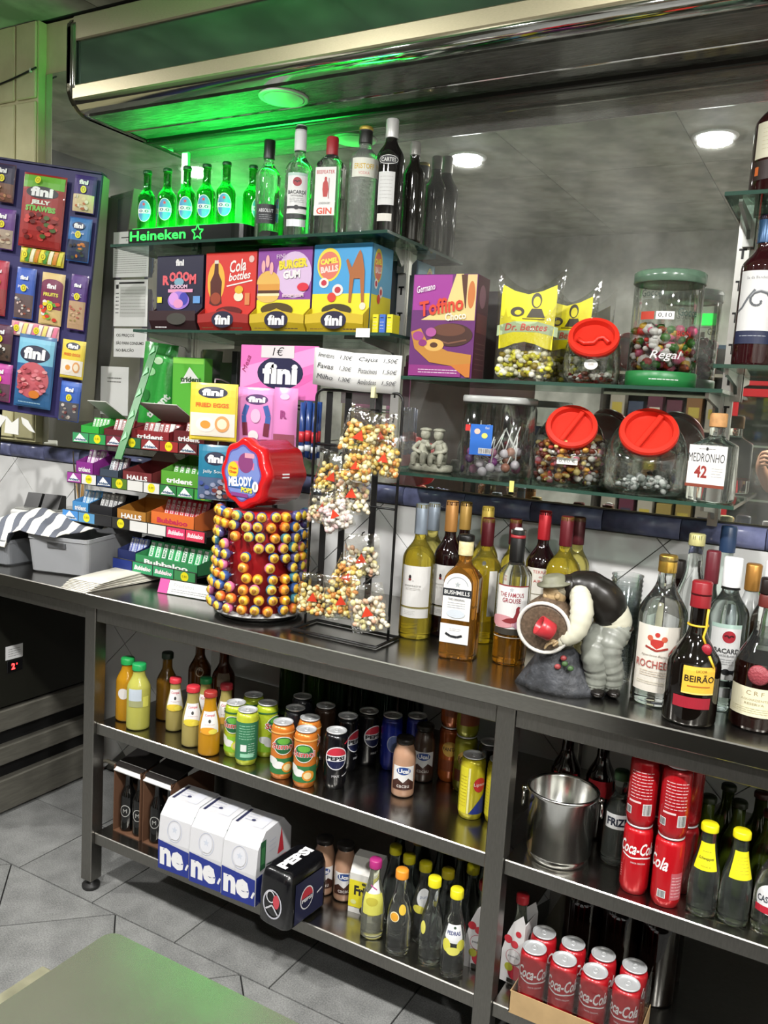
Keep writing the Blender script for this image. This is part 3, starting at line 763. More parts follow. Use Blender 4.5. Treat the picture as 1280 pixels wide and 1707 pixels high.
for i, x in enumerate(hx):
    if first is None:
        first = bottle('beer_bottle', 'green glass beer bottle with blue oval label standing on the lit tray', 'beer bottle', x, .415, ZA + .0497, .186, .029, .098, .135, .012, glass('1c8a2c'), [(P('1c4a2a', .35, .5), .176, .188, .0142)], art_hein, group='beer bottles on the lit tray', off=-12, rz=radians(26))
    else: copy_tree(first, None, (x, .415, ZA + .0497), radians(26 + (i % 3) * 4))
copy_tree(first, None, (.165, .47, ZA + .0497), radians(80), 'green beer bottle turned away at the tray end by the black label vodka')
# ---- spirits
def art_abs(d, t):
    d.rect(-.031, .045, .031, .100, '15181c'); d.text('ABSOLUT', 0, .082, .010, 'e6e8ea', w=.044, bold=.01); d.lines(-.02, .02, .055, .072, 3, '9aa0a6', .0009)
bottle('vodka_bottle', 'clear vodka bottle with black cap and low black label beside the beer tray', 'vodka bottle', .262, .42, ZA, .285, .036, .185, .225, .0145, CLEAR_G, [(black, .232, .287, .0168)], art_abs, off=-6)
bottle('rum_bottle', 'clear rum bottle with tall white stopper on the upper glass shelf', 'rum bottle', .372, .42, ZA, .314, .040, .19, .24, .0155, CLEAR_G, [(P('e9ebec', .4), .245, .300, .0175), (P('e4e6e8', .4), .300, .316, .0165, 'stopper')], bacardi_art(1.0, 0), off=-6)
sqb = lambda zz: 1. if zz < .19 else max(0., 1 - (zz - .19) / .035)
def art_beef(d, t):
    d.rect(-.032, .055, .030, .185, 'ecebe6'); d.text('BEEFEATER', -.001, .172, .010, 'b02a28', w=.054, bold=.01); d.poly([(-.006, .105), (.006, .105), (.009, .125), (.007, .142), (.003, .150), (-.003, .150), (-.008, .142), (-.009, .125)], 'a8302c'); d.ell(0, .153, .004, .006, 'a8302c', 10); d.line([(.010, .100), (.010, .155)], .0016, '8a2a28')
    d.text('LONDON DRY', -.001, .088, .006, '555555', w=.034); d.rect(-.032, .055, .030, .080, 'ecebe6'); d.text('GIN', -.001, .067, .018, 'd8452c', w=.046, bold=.03)
bottle('gin_bottle', 'square clear gin bottle with red cap and tall white label', 'gin bottle', .482, .42, ZA, .272, .036, .195, .232, .015, CLEAR, [(P('96252b', .4), .222, .274, .0172)], art_beef, sq=sqb, off=-22)
def art_vod(d, t):
    d.rect(-.036, .150, .036, .200, 'd9dcc2'); d.text('ERISTOFF', 0, .178, .014, 'c9a23a', w=.056, bold=.02); d.text('VODKA', 0, .160, .008, 'd67a7a', w=.03)
bottle('vodka_bottle', 'clear hammered glass bottle with black and gold cap and pale yellow label', 'vodka bottle', .590, .42, ZA, .288, .042, .20, .24, .0165, glass('eef2ee', bump=.9, bs=110.), [(P('1a1a18', .4), .245, .282, .0185), (P('b9a24a', .35, .6), .280, .290, .0195, 'cap_band')], art_vod, off=0)
def art_dark(d, t):
    d.rect(-.026, .178, .026, .200, '14161a'); d.ring(0, .189, .027, .012, .0015, 'd8d8d2'); d.text('CARTES', 0, .189, .010, 'e6e6e0', w=.040, bold=.01)
    d.rect(-.026, .072, .020, .158, 'c9cac6'); d.lines(-.02, .014, .085, .15, 7, '8f908c', .001); d.rect(-.024, .030, .016, .050, 'd6d0bd')
bottle('liqueur_bottle', 'dark liqueur bottle with grey label and pale cap at the glass shelf end', 'liqueur bottle', .672, .42, ZA, .300, .038, .20, .25, .0155, P('151312', .06, coat=.5), [(P('c9c9c4', .35, .3), .252, .302, .0175)], art_dark, off=-8)
bottle('liqueur_bottle', 'slim dark bottle with clear shoulder behind the grey label liqueur', 'bottle', .690, .525, ZA, .270, .030, .18, .225, .0135, P('1a1815', .06, coat=.5), [(P('8a8a84', .35, .3), .235, .272, .0155)], None)

# ---- bubble gum boxes
def fini(d, cx, cy, w, col='1e1b33', txt='f3f3f0'):
    d.ell(cx, cy, w * .5, w * .29, col); d.text('fini', cx, cy - w * .01, w * .34, txt, w=w * .70, bold=.05)
def gum_box(label, x, w, h, bc, side, tray, art, dark=False, tcol='1e1b33', rz=0.):
    t = thing('gum_box', label, 'gum box', (x, .47, ZB), rz, 'bubble gum display boxes'); a = w / 2 - .002
    MB().cbox(-a, a, -.07, .05, 0, h, P(side, .5), .0015).build('carton', t)
    d = Decal(front(-.07)); d.rect(-a, .004, a, h - .002, bc); art(d, a, h); d.build('front_print', t)
    f = -.100; n = 10; rim = [(-a - .001 + (2 * a + .002) * k / n, .066 - .012 * abs(2 * k / n - 1) ** .6 * 1.5 if not dark else .060) for k in range(n + 1)]
    mb = MB(); tm = P(tray, .5)
    outer = [[(px * (1 if zz > .01 else .97), f if zz > .01 else f + .014, zz) for px, pz in rim for zz in [z_ * pz]] for z_ in (.02, .5, 1.)]
    mb.sheet(outer, tm, False, .0012)
    for s_ in (-1, 1):
        xx = s_ * a; mb.prism([(f + .010, .002), (-.066, .002), (-.066, .075), (f + .001, .050)], min(xx, xx - s_ * .0015), max(xx, xx - s_ * .0015), tm, axis='x')
    mb.box(-a * .97, a * .97, f + .014, -.068, 0, .0015, tm)
    mb.build('tray', t)
    rnd = random.Random(int(x * 1000)); mg = MB(); cs = [P(c, .4) for c in ('d9d9cf', 'c8a24a', 'a33a36')]
    for k in range(26): mg.ell((rnd.uniform(-a * .85, a * .85), rnd.uniform(-.092, -.074), rnd.uniform(.03, .046)), .011, .007, .007, rnd.choice(cs), 7, 4)
    mg.build('gum', t, kind='stuff')
    d = Decal(front(f - .0008)); 
    if not dark:
        fini(d, 0, .034, .085, tcol); d.lines(-a * .8, -a * .35, .006, .012, 1, '5a3a1a', .002, 2); d.lines(a * .35, a * .85, .006, .012, 1, '3a2a1a', .003, 5)
    else: d.lines(-a * .7, -a * .2, .006, .012, 1, 'd8d8d8', .003, 2); d.ell(.02, .035, .04, .018, '3b3a34')
    d.build('tray_print', t)
    return t
def art_rooom(d, a, h):
    d.text('fini', 0, h - .022, .020, 'f0f0ee', w=.034, bold=.05)
    for i, (ch, xx, yy) in enumerate(zip('ROOOM', (-.056, -.028, 0, .028, .056), (.158, .168, .170, .168, .160))): d.text(ch, xx, yy, .030, 'd8525a', w=.028, bold=.06); 
    d.ell(0, .152, .02, .012, '6f97a8'); d.text('BOOOM', 0, .138, .012, 'e6a8c0', w=.07, bold=.04); d.rect(-.045, .120, .058, .130, 'd98aa8'); d.ell(0, .095, .045, .028, '8a6ac0'); d.ell(-.02, .1, .02, .02, 'c88ad8'); d.ell(.022, .1, .018, .02, '3a3a9a'); d.ell(0, .085, .02, .014, 'e08ab0')
    d.rect(-a + .006, .088, -a + .026, .106, 'd8c83a'); d.rect(a - .034, .086, a - .006, .108, '5a8ac8')
gum_box('navy gum box with pink lettering and dark open front tray', -.055, .195, .234, '15152f', '101024', '2a1418', art_rooom, dark=True)
def art_cola(d, a, h):
    d.ell(-.055, .150, .034, .060, 'e8a03a'); d.poly([(-.062, .205), (-.048, .205), (-.046, .175), (-.032, .150), (-.034, .110), (-.030, .085), (-.046, .078), (-.064, .078), (-.080, .085), (-.076, .110), (-.078, .150), (-.064, .175)], '4a1a12'); d.ell(-.055, .100, .020, .018, '8a3a22'); d.rect(-.063, .204, -.047, .214, 'c8c0b0')
    d.text('Cola', .028, .196, .036, 'f2efe6', w=.062, shear=.3, rot=.12, bold=.02); d.text('bottles', .036, .166, .024, 'f2efe6', w=.084, shear=.3, rot=.10, bold=.02); d.line([(-.012, .136), (.085, .152)], .004, 'efe9dd')
    d.ell(.080, .214, .010, .010, 'd8a8a0'); d.ell(.035, .105, .018, .014, 'e3d9b0'); d.ell(.036, .125, .016, .012, 'd8a02a'); d.rect(.060, .080, .078, .115, 'c87848'); d.ell(0, .062, .05, .014, '5a1412')
gum_box('red cola bottle gum box with white script and red tray', .150, .198, .238, 'bf2e26', '9e221e', '8d211d', art_cola)
def art_burger(d, a, h):
    d.ell(.035, .165, .062, .066, 'c3a6cf'); d.rect(-a, .004, a, .095, 'ecd626')
    d.ell(-.056, .140, .042, .038, 'd8a050', a0=0, a1=pi); d.rect(-.098 + .005, .122, -.014, .140, 'c8883a'); d.rect(-.093, .112, -.016, .122, '4a2a16'); d.rect(-.094, .106, -.014, .113, 'e8d8a0'); d.ell(-.056, .106, .040, .020, 'd9a65a', a0=pi, a1=2 * pi)
    for dx, dy in ((-.075, .190), (-.060, .205), (-.045, .185)): d.ell(dx, dy, .007, .018, 'e89a98')
    d.text('BURGER', .032, .196, .026, 'e6c32e', w=.100, bold=.06, rot=.08); d.text('GUM', .028, .166, .024, 'efe8e4', w=.060, bold=.06, rot=.05); d.text('FINI', -.012, .218, .012, 'd8b8d8', w=.03, rot=.1)
    d.ell(.070, .130, .020, .012, 'c8283a'); d.text('BOOM GUM', .036, .106, .009, 'e8b8c8', w=.075, bold=.03); d.ell(-.02, .066, .058, .020, '4a3a14')
gum_box('purple and yellow burger gum box with cartoon burger and olive tray', .350, .196, .244, '7d3f8c', '5c2f68', 'b59c22', art_burger)
def art_camel(d, a, h, side=False):
    d.rect(-a, .004, a, .110, 'ead22a'); d.ell(-a * .45, .190, a * .42, .046, 'e2c23a'); d.ell(-a * .45, .188, a * .36, .038, 'cf6a58')
    d.text('CAMEL', -a * .45, .200, .016, 'f0d848', w=a * .62, bold=.05, rot=.1); d.text('BALLS', -a * .43, .178, .018, 'f2c8b8', w=a * .62, bold=.05, rot=.1)
    d.ell(-a * .6, .140, a * .17, .014, 'e8ddd0'); d.ell(-a * .6, .140, a * .10, .008, 'b03040'); d.ell(-a * .1, .120, a * .19, .016, 'e8d8d0'); d.ell(-a * .1, .120, a * .11, .009, 'a83038'); d.ell(-a * .3, .100, a * .15, .013, 'c83a30')
    if not side:   # plain brown hump shape instead of the printed animal figure
        d.poly([(.028, .085), (.036, .085), (.042, .150), (.062, .150), (.070, .085), (.078, .085), (.076, .170), (.066, .215), (.058, .228), (.050, .215), (.034, .180), (.020, .205), (.014, .200), (.028, .160)], '96592c'); d.ell(.075, .075, .010, .010, 'e8d0b0'); d.ell(-.01, .064, .05, .018, '3a3216')
cb = gum_box('blue and yellow ball gum box with olive tray at the end of the row', .548, .194, .247, '3f8ec4', '3f86b6', 'b9a022', art_camel)
d = Decal(on_plane((.0955, -.010, 0), (0, 1, 0), (0, 0, 1))); d.rect(-.055, .004, .055, .245, '5a98b8'); art_camel(d, .055, .245, True); d.build('side_print', cb)
for x, c, l in ((.672, 'e2cc22', 'small upright yellow gum pack beside the ball gum box'), (.694, '3a62b4', 'small upright blue gum pack between two yellow packs'), (.717, 'e6d22a', 'small upright yellow gum pack at the shelf end by the toffee box')):
    t = thing('gum_pack', l, 'gum pack', (x, .40, ZB)); MB().cbox(-.009, .009, -.012, .03, 0, .052, P(c, .4), .001).build('carton', t)
    d = Decal(front(-.012)); d.rect(-.006, .042, .004, .044, '33301a'); d.lines(-.006, .006, .01, .035, 3, 'f0eeda', .001); d.build('print', t)
MB().box(-.022, .022, -.001, 0, -.012, .012, P('eeeeec', .5)).build('price_tag', loc=(.660, .347, ZB - .002), label='blank white price tag clipped to the gum shelf edge', cat='price tag')
MB().box(-.006, .006, -.001, 0, -.018, .010, P('d8d070', .5)).build('price_tag', loc=(1.118, .347, ZD - .004), label='small yellow tag clipped to the low jar shelf edge', cat='price tag')

# ---- toffee box
tf = thing('toffee_box', 'purple chocolate toffee carton with caramel swirl on the middle shelf', 'sweet box', (.870, .44, ZC), radians(4)); W_, H_ = .090, .268
MB().cbox(-W_, W_, -.045, .05, 0, H_, P('4a1f44', .4), .0012).build('carton', tf)
d = Decal(front(-.045)); d.rect(-W_, .001, W_, H_ - .001, '5a2460'); d.rect(-W_ + .002, .175, .02, H_ - .002, '8e2f86')
d.poly([(-.062, .150), (-.02, .172), (.01, .200), (.030, .268), (.050, .268), (.066, .20), (.085, .165), (.085, .150)], 'e2b777'); d.poly([(.044, .266), (.060, .266), (.070, .19), (.060, .18), (.052, .22)], '4a2a1c'); d.rect(.062, .150, .088, .266, 'dcb27a'); d.ell(.075, .215, .010, .035, 'b46a34')
d.ell(.028, .112, .058, .030, '3b2119'); d.ell(.020, .125, .045, .016, '5a3626'); d.line([(-.02, .100), (.02, .090), (.07, .100)], .004, '6a4634')
d.poly([(-.088, .118), (-.060, .128), (-.040, .095), (.02, .070), (.086, .062), (.086, .040), (.05, .030), (-.03, .040), (-.075, .075)], 'a8742f'); d.ell(-.020, .085, .028, .016, 'c79a52'); d.ell(-.020, .085, .011, .007, '4a2a18'); d.ell(-.066, .108, .016, .012, '8a3a78'); d.ell(-.030, .118, .015, .012, '9a4a86'); d.ell(-.052, .09, .012, .009, '7a2a6a')
d.rect(-.088, .004, .060, .032, '7d2a6e'); d.lines(-.06, .05, .010, .024, 2, 'd8b8d0', .002); d.poly([(.03, .034), (.086, .040), (.086, .004), (.075, .004)], 'b06a2a')
d.text('Germano', -.052, .232, .018, 'f0e6f0', w=.052, rot=.2, shear=.3, bold=.01); d.text('Toffino', -.005, .186, .040, 'c23a22', w=.122, rot=.16, shear=.1, bold=.03); d.text('Choco', .036, .160, .020, 'ece0c8', w=.058, rot=.12, bold=.02)
d.build('front_print', tf)
d = Decal(on_plane((W_, .002, 0), (0, 1, 0), (0, 0, 1))); d.rect(-.045, .002, .045, .266, '4e2430'); d.ell(-.005, .215, .025, .03, '8a5a6a'); d.rect(-.04, .12, .04, .17, '6a3a3a'); d.lines(-.035, .035, .02, .10, 6, '7a5a5a', .002); d.build('side_print', tf)

# ---- clear bags of yellow sweets
clearbag = film('ffffff', 'f6f6f4', .06, .65, .08, .35)
def sweet_bag(label, x, y, s=1., rz=0.):
    t = thing('sweet_bag', label, 'sweet bag', (x, y, ZC), rz); W, H, D_ = .085 * s, .285 * s, .032 * s; n = 10; sheets = []
    def top(u): return H * (.80 + .20 * abs(u) ** 1.7)
    mb = MB()
    for sg in (-1, 1):
        g = []
        for i in range(n + 1):
            v = i / n; row = []
            for j in range(13):
                u = -1 + j / 6; zz = top(u) * v; b = D_ * (1 - u * u) ** .5 * (sin(pi * min(1, v * .62 + .28)) ** .8) if abs(u) < 1 else 0
                row.append((u * W * (.92 + .08 * v), sg * b * (1 if v < 1 else 0), zz))
            g.append(row)
        mb.sheet(g, clearbag, True)
    mb.build('bag', t)
    d = Decal(lambda u, v, dd: Vector((u, -(D_ * .93 * max(0, 1 - (u / W) ** 2) ** .5 * sin(pi * min(1, v / H * .62 + .28)) ** .8) + .001 - dd, v)), du=.012, dv=.012)
    yc = 'ecd80f'
    pts = [(-.070 * s, .210 * s)] + [(u * .070 * s, (.215 + .028 * abs(u) ** 1.7) * s) for u in (-.9, -.5, 0, .5, .9)] + [(.070 * s, .210 * s), (.068 * s, .080 * s)] + [(.066 * s * u, (.098 - .022 * abs(u) ** 1.6) * s) for u in (.8, .4, 0, -.4, -.8)] + [(-.068 * s, .080 * s)]
    pts[1] = (-.068 * s, .240 * s); pts[5] = (.068 * s, .240 * s)
    d.poly(pts, yc)
    d.poly([(-.076 * s, .138 * s), (-.03 * s, .148 * s), (.03 * s, .148 * s), (.078 * s, .136 * s), (.078 * s, .112 * s), (.03 * s, .122 * s), (-.03 * s, .122 * s), (-.076 * s, .112 * s)], '9fb18a')
    d.text('Dr. Bentes', 0, .134 * s, .018 * s, 'b5433a', w=.108 * s, shear=.2, bold=.02)
    d.ell(.022 * s, .200 * s, .013 * s, .019 * s, '3a3426'); d.ell(.023 * s, .197 * s, .009 * s, .013 * s, 'd8c41a'); d.poly([(.0 * s, .158 * s), (.046 * s, .158 * s), (.036 * s, .180 * s), (.012 * s, .180 * s)], '3a3426'); d.ell(-.024 * s, .172 * s, .018 * s, .012 * s, '3a3426'); d.ell(-.022 * s, .170 * s, .009 * s, .006 * s, 'cdb91a'); d.line([(-.01 * s, .155 * s), (.045 * s, .154 * s)], .002 * s, '5a4a1a')
    d.build('printed_card', t)
    fill(t, 'sweets', lambda r: (r.uniform(-.066, .066) * s, r.uniform(-.020, .020) * s, .012 + r.random() * .062 * s), 230, ['d8cf3a', 'e6e2b0', 'c9c040', '8a7a2a', 'efeccf'], .0095 * s, 5 + int(x * 100))
    return t
sweet_bag('clear pillow bag of yellow sweets with yellow card beside the toffee box', 1.098, .425, 1., radians(8))
sweet_bag('second clear bag of yellow sweets tucked behind the first', 1.172, .525, .93, radians(-6))

# ---- slanted jars with red lids
clearjar = film('ffffff', 'eef1ee', .07, .8, .04, .12)
def slant_jar(label, x, y, z, R, H, tilt, lid_r, rz, heap=None, recess='bar', sticker=None, seed=1):
    t = thing('sweet_jar', label, 'sweet jar', (x, y, z), rz, 'red lidded slanted sweet jars'); n = 30
    c_l = Vector((0, -R * .42, H * .70)); nrm = Vector((0, -sin(tilt), cos(tilt)))
    def ring(c, nn, r, ry=None):
        u = Vector((1, 0, 0)); v = nn.cross(u)
        return [tuple(c + u * r * cos(a) + v * (ry or r) * sin(a)) for a in [2 * pi * k / n for k in range(n)]]
    up = Vector((0, 0, 1)); rings = [ring(Vector((0, 0, .0)), up, R * .8), ring(Vector((0, 0, .006)), up, R * .93), ring(Vector((0, 0, H * .12)), up, R), ring(Vector((0, 0, H * .32)), up, R)]
    for k in range(1, 7):
        f = k / 6; nn = up.lerp(nrm, f).normalized(); c = Vector((0, 0, H * .32)).lerp(c_l, f); c.z += .10 * H * sin(pi * f)
        rings.append(ring(c, nn, R * (1 - f * f) + lid_r * .90 * f * f))
    MB().loft(rings, clearjar, True, cap=True).build('jar', t)
    red = P('cf2a1c', .35)
    lid = MB(); pr = [(lid_r * .92, -.004), (lid_r, -.002), (lid_r * 1.02, .008), (lid_r * .98, .014), (lid_r * .82, .015), (lid_r * .79, .001), (.0005, .0005)]
    lid.lathe(pr, red, 48, smooth=False)
    lo = lid.build('lid', t); M_ = Matrix.Translation(c_l + nrm * .002) @ Matrix.Rotation(tilt, 4, 'X'); lo.matrix_local = M_
    hb = MB()
    if recess == 'bar': hb.cbox(-lid_r * .10, lid_r * .10, -lid_r * .80, lid_r * .80, .0005, .0135, red, .002)
    else:
        pts = [(-.6, -.1), (-.35, -.30), (0, -.25), (.15, .0), (.4, .05), (.62, -.25)]
        hb.tube([(a * lid_r, b * lid_r, .006) for a, b in pts], .006, red, 8)
    ho = hb.build('grip', lo)
    if recess == 'bar': ho.rotation_euler = (0, 0, radians(random.Random(seed).choice([-28, 24])))
    if heap: fill(t, 'sweets', *heap)
    if sticker:
        dd = Decal(on_cyl([(R, 0), (R, H)]), du=.005); sticker(dd); dd.build('sticker', t)
    return t
wr = ['b8863a', 'c23a2c', 'e8ded0', '8a4a20', 'd0b070', '6a2a1a', 'c87a8a', 'efe6e0']
slant_jar('small clear jar with red lid and few sweets beside the tall tub', 1.268, .430, ZC, .068, .150, radians(52), .060, radians(14), (disc(.056, .010, .026), 70, ['5a3020', 'c8c0b8', '8a2a22', '3a2a24', 'd8d0c0'], .008, 3), 'wave', lambda d: (d.ell(.0, .045, .016, .012, 'dcd8d0'), d.text('0,05', .0, .045, .006, '8a7a70')))
slant_jar('round clear jar packed with coloured wrapped sweets, red lid with bar grip', 1.228, .445, ZD, .089, .205, radians(55), .062, radians(16), (disc(.081, .012, .112), 560, wr, .0095, 8), 'bar', lambda d: (d.rect(-.028, .058, .022, .074, 'e9e6de'), d.text('0,10 €', -.003, .066, .009, '3a3a3a', w=.04)), 1)
slant_jar('round clear jar nearly empty with a few silver sweets, red lid', 1.417, .445, ZD, .096, .205, radians(52), .067, radians(12), (disc(.060, .010, .040), 75, ['c9ccca', '9aa09c', 'e6e8e6', '7a8480'], .009, 4, .35, .2), 'bar', None, 2)
# ---- tall round tub with green base
gt = thing('sweet_tub', 'tall clear round tub with green base and lid, half full of mixed sweets', 'sweet tub', (1.430, .450, ZC), face(1.43, .45, -4)); R_ = .079
MB().lathe([(R_ * .97, .034), (R_, .036), (R_, .236), (R_ * .97, .240)], film('ffffff', 'f0f3f0', .07, .8, .04), 40).build('tub', gt)
MB().lathe([(R_ - .002, 0), (R_ + .002, .002), (R_ + .002, .034), (R_, .036), (.001, .036)], P('23713a', .35), 40).build('base', gt)
MB().lathe([(R_ + .001, .238), (R_ + .003, .240), (R_ + .003, .262), (R_ - .002, .266), (.001, .266)], P('8fb59a', .2, trans=.7), 40).build('lid', gt)
fill(gt, 'sweets', disc(.068, .045, .140), 330, ['b8302c', 'e9ded8', 'd8a03a', '3a6a2a', 'c85a7a', '7a3a20', 'f0e8e6'], .0125, 12)
d = Decal(on_cyl([(R_, 0), (R_, .27)]), du=.006)
d.text('Gocce', -.035, .212, .016, '2f3a34', w=.05); d.lines(-.058, -.010, .196, .202, 1, '7a847e', .001); d.text('Gocce', .055, .170, .018, '3a4a42', w=.05, bold=.01); d.rect(-.056, .152, -.022, .170, 'a8321e'); d.rect(-.018, .152, .022, .170, 'f2f2ee'); d.text('0,10', .002, .161, .011, '2a2a2a', w=.030)
d.text('Regal', .012, .070, .024, 'e6e2e2', w=.07, shear=.3); d.text('BON', .048, .122, .012, 'a82a22'); d.lines(-.02, .045, .014, .020, 1, 'cfe0d2', .002)
d.build('label', gt)
# ---- lollipop tubs
def lolly_tub(label, x, y, s, seed):
    t = thing('lollipop_tub', label, 'lollipop tub', (x, y, ZD), radians(6)); a = .086 * s
    MB().lathe([(a * .96, .0), (a, .006), (a, .198 * s), (a * .97, .2 * s)], film('ffffff', 'edf0ee', .08, .7, .05), 40, sq=lambda z: .55).build('tub', t)
    MB().lathe([(a * 1.02, .196 * s), (a * 1.03, .199 * s), (a * 1.03, .210 * s), (a, .213 * s), (.001, .213 * s)], P('d3d6d2', .3, trans=.5), 40, sq=lambda z: .55).build('lid', t)
    rnd = random.Random(seed); mb = MB(); st = P('efefec', .4)
    for k in range(34):
        bx, by, bz = rnd.uniform(-.06, .06) * s, rnd.uniform(-.06, .06) * s, rnd.uniform(.016, .075) * s
        mb.ell((bx, by, bz), .0125, .0125, .0125, P(rnd.choice(['8a4a8a', 'd8c8d8', 'b87a9a', '6a4a7a', 'e8e0e6', '9a6a5a']), .35), 9, 6)
        q = Vector((rnd.uniform(-.5, .5), rnd.uniform(-.5, .5), 1 if rnd.random() < .7 else .2)).normalized() * .075 * s
        e = Vector((bx, by, bz)) + q; m_ = .062 * s; e.x = max(-m_, min(m_, e.x)); e.y = max(-m_, min(m_, e.y))
        mb.tube([(bx, by, bz), tuple(e)], .0018, st, 5)
    mb.build('lollipops', t, kind='stuff')
    return t
lt = lolly_tub('square clear tub of lollipops with blue sticker beside the grey figurine', 1.032, .450, 1., 4)
d = Decal(front(-.0865)); d.rect(-.050, .062, .008, .140, '2a62b4'); d.bars(-.026, .066, .008, .080); d.ell(-.032, .122, .008, .007, 'e8b0a0'); d.ell(-.012, .112, .008, .007, 'd8d060'); d.text('fini', -.006, .132, .006, 'f0f0f0'); d.rect(-.064, .122, -.051, .138, 'b83030'); d.build('sticker', lt)
# ---- arbutus spirit bottle
sqm = lambda zz: 1. if zz < .115 else max(0., 1 - (zz - .115) / .02)
def art_med(d, t):
    d.rect(-.044, .040, .040, .128, 'eeece8'); d.text('MEDRONHO', -.004, .100, .020, '2f2f31', w=.080); d.text('42', -.014, .068, .028, '8c2f2a', w=.028, bold=.03); d.ell(-.004, .120, .003, .004, '222222', 8); d.lines(-.022, .014, .118, .122, 1, '777777', .001); d.lines(.010, .034, .056, .080, 4, 'b5b3ae', .0008); d.rect(-.046, .033, .040, .040, '7a3a2a')
bottle('spirit_bottle', 'square clear arbutus spirit bottle with white label and cork', 'spirit bottle', 1.574, .425, ZD, .200, .046, .128, .150, .017, CLEAR, [(P('b98a58', .7, noise=.2, ns=90.), .170, .202, .0195, 'cork')], art_med, sq=sqm, off=-16)
# ---- right-hand shelves
def art_wave(d, t):
    d.rect(-.042, .075, .042, .205, 'dcdcd8'); d.text('Sa da Bandeira', 0, .190, .006, '77777a', w=.05)
    sp = [(.004 + (.026 - .0021 * k) * cos(.2 + k * .62), .140 + (.024 - .0019 * k) * sin(.2 + k * .62)) for k in range(0, 11)]
    d.line([(-.042, .118), (-.030, .126), (-.018, .146), (-.004, .164)] , .005, '5f6266'); d.line(sp, .005, '4f5256'); d.line([(p[0] * 1.12, (p[1] - .14) * 1.12 + .14) for p in sp[:5]], .002, '8a8d90')
    d.rect(-.042, .048, .042, .076, '1c2340'); d.lines(-.028, .028, .062, .068, 1, 'b8bccb', .001)
bottle('wine_bottle', 'dark red wine bottle with silver wave label and blue capsule', 'wine bottle', 1.628, .430, ZE, .328, .043, .215, .262, .0150, P('2a0d10', .06, coat=.5), [(P('2d4a6a', .3, .4), .268, .329, .0168, 'capsule')], art_wave, off=-6)
def art_brandy(d, t):
    d.rect(-.058, .075, .058, .150, 'd8cfae'); d.lines(-.04, .04, .09, .14, 6, 'b5a987', .001); d.rect(-.058, .030, .058, .070, '2b1a18'); d.rect(-.052, .040, -.042, .058, 'c9622a')
bottle('brandy_bottle', 'wide brandy bottle with cream label and gold neck on the high glass shelf', 'brandy bottle', 1.640, .440, ZF, .275, .060, .150, .215, .018, P('2a0f10', .05, coat=.5), [(P('c79a3a', .35, .7), .225, .277, .0205, 'capsule')], art_brandy, off=-4)
# ---- little grey statue on the low shelf
def smooth_path(pts, n=5):
    P_ = [Vector(p) for p in pts]; o = []
    for i in range(len(P_) - 1):
        a, b, c, e = P_[max(i - 1, 0)], P_[i], P_[i + 1], P_[min(i + 2, len(P_) - 1)]
        for k in range(n):
            t = k / n; o.append(.5 * ((2 * b) + (c - a) * t + (2 * a - 5 * b + 4 * c - e) * t * t + (-a + 3 * b - 3 * c + e) * t ** 3))
    o.append(P_[-1]); return o
def limb(mb, pts, rad, m, seg=12, n=5, fold=0., nf=9):
    q = smooth_path(pts, n); N = len(q); rr = []
    for i in range(N):
        f = i / (N - 1) * (len(rad) - 1); k = min(int(f), len(rad) - 2); r = rad[k] + (rad[k + 1] - rad[k]) * (f - k)
        rr.append(r * (1 + fold * sin(i / (N - 1) * nf * 2 * pi)))
    mb.tube([tuple(p) for p in q], rr, m, seg)
    for e, r in ((q[0], rr[0]), (q[-1], rr[-1])): mb.ell(e, r, r, r, m, seg, 6)
sg = thing('stone_statuette', 'small grey statuette of seated figures beside the lollipop tub', 'statuette', (.838, .455, ZD)); gs = P('8f8f80', .6, noise=.35, ns=60., bump=.5, bs=120.)
mb = MB(); mb.lathe([(.055, 0), (.062, .006), (.058, .020), (.001, .024)], gs, 20, ax=1.1, ay=.6); mb.build('plinth', sg)
for nm, ox, flip in (('figure', -.026, 1), ('figure', .026, -1)):
    mb = MB(); limb(mb, [(ox, 0, .028), (ox, .004, .055), (ox + .004 * flip, 0, .078)], [.020, .019, .013], gs, 12, 4)
    mb.ell((ox + .006 * flip, -.004, .102), .014, .014, .017, gs, 12, 8); mb.ell((ox + .006 * flip, -.002, .114), .018, .016, .006, gs, 12, 6)
    limb(mb, [(ox - .012 * flip, -.004, .076), (ox - .022 * flip, -.016, .060), (ox + .004 * flip, -.028, .052)], [.007, .0065, .005], gs, 8, 4)
    limb(mb, [(ox + .012 * flip, -.004, .076), (ox + .024 * flip, -.014, .066), (ox + .030 * flip, -.026, .072)], [.007, .0065, .005], gs, 8, 4)
    for s_ in (-1, 1): limb(mb, [(ox + s_ * .010, -.004, .036), (ox + s_ * .014, -.028, .044), (ox + s_ * .014, -.032, .022)], [.011, .009, .007], gs, 8, 4)
    mb.build(nm, sg)
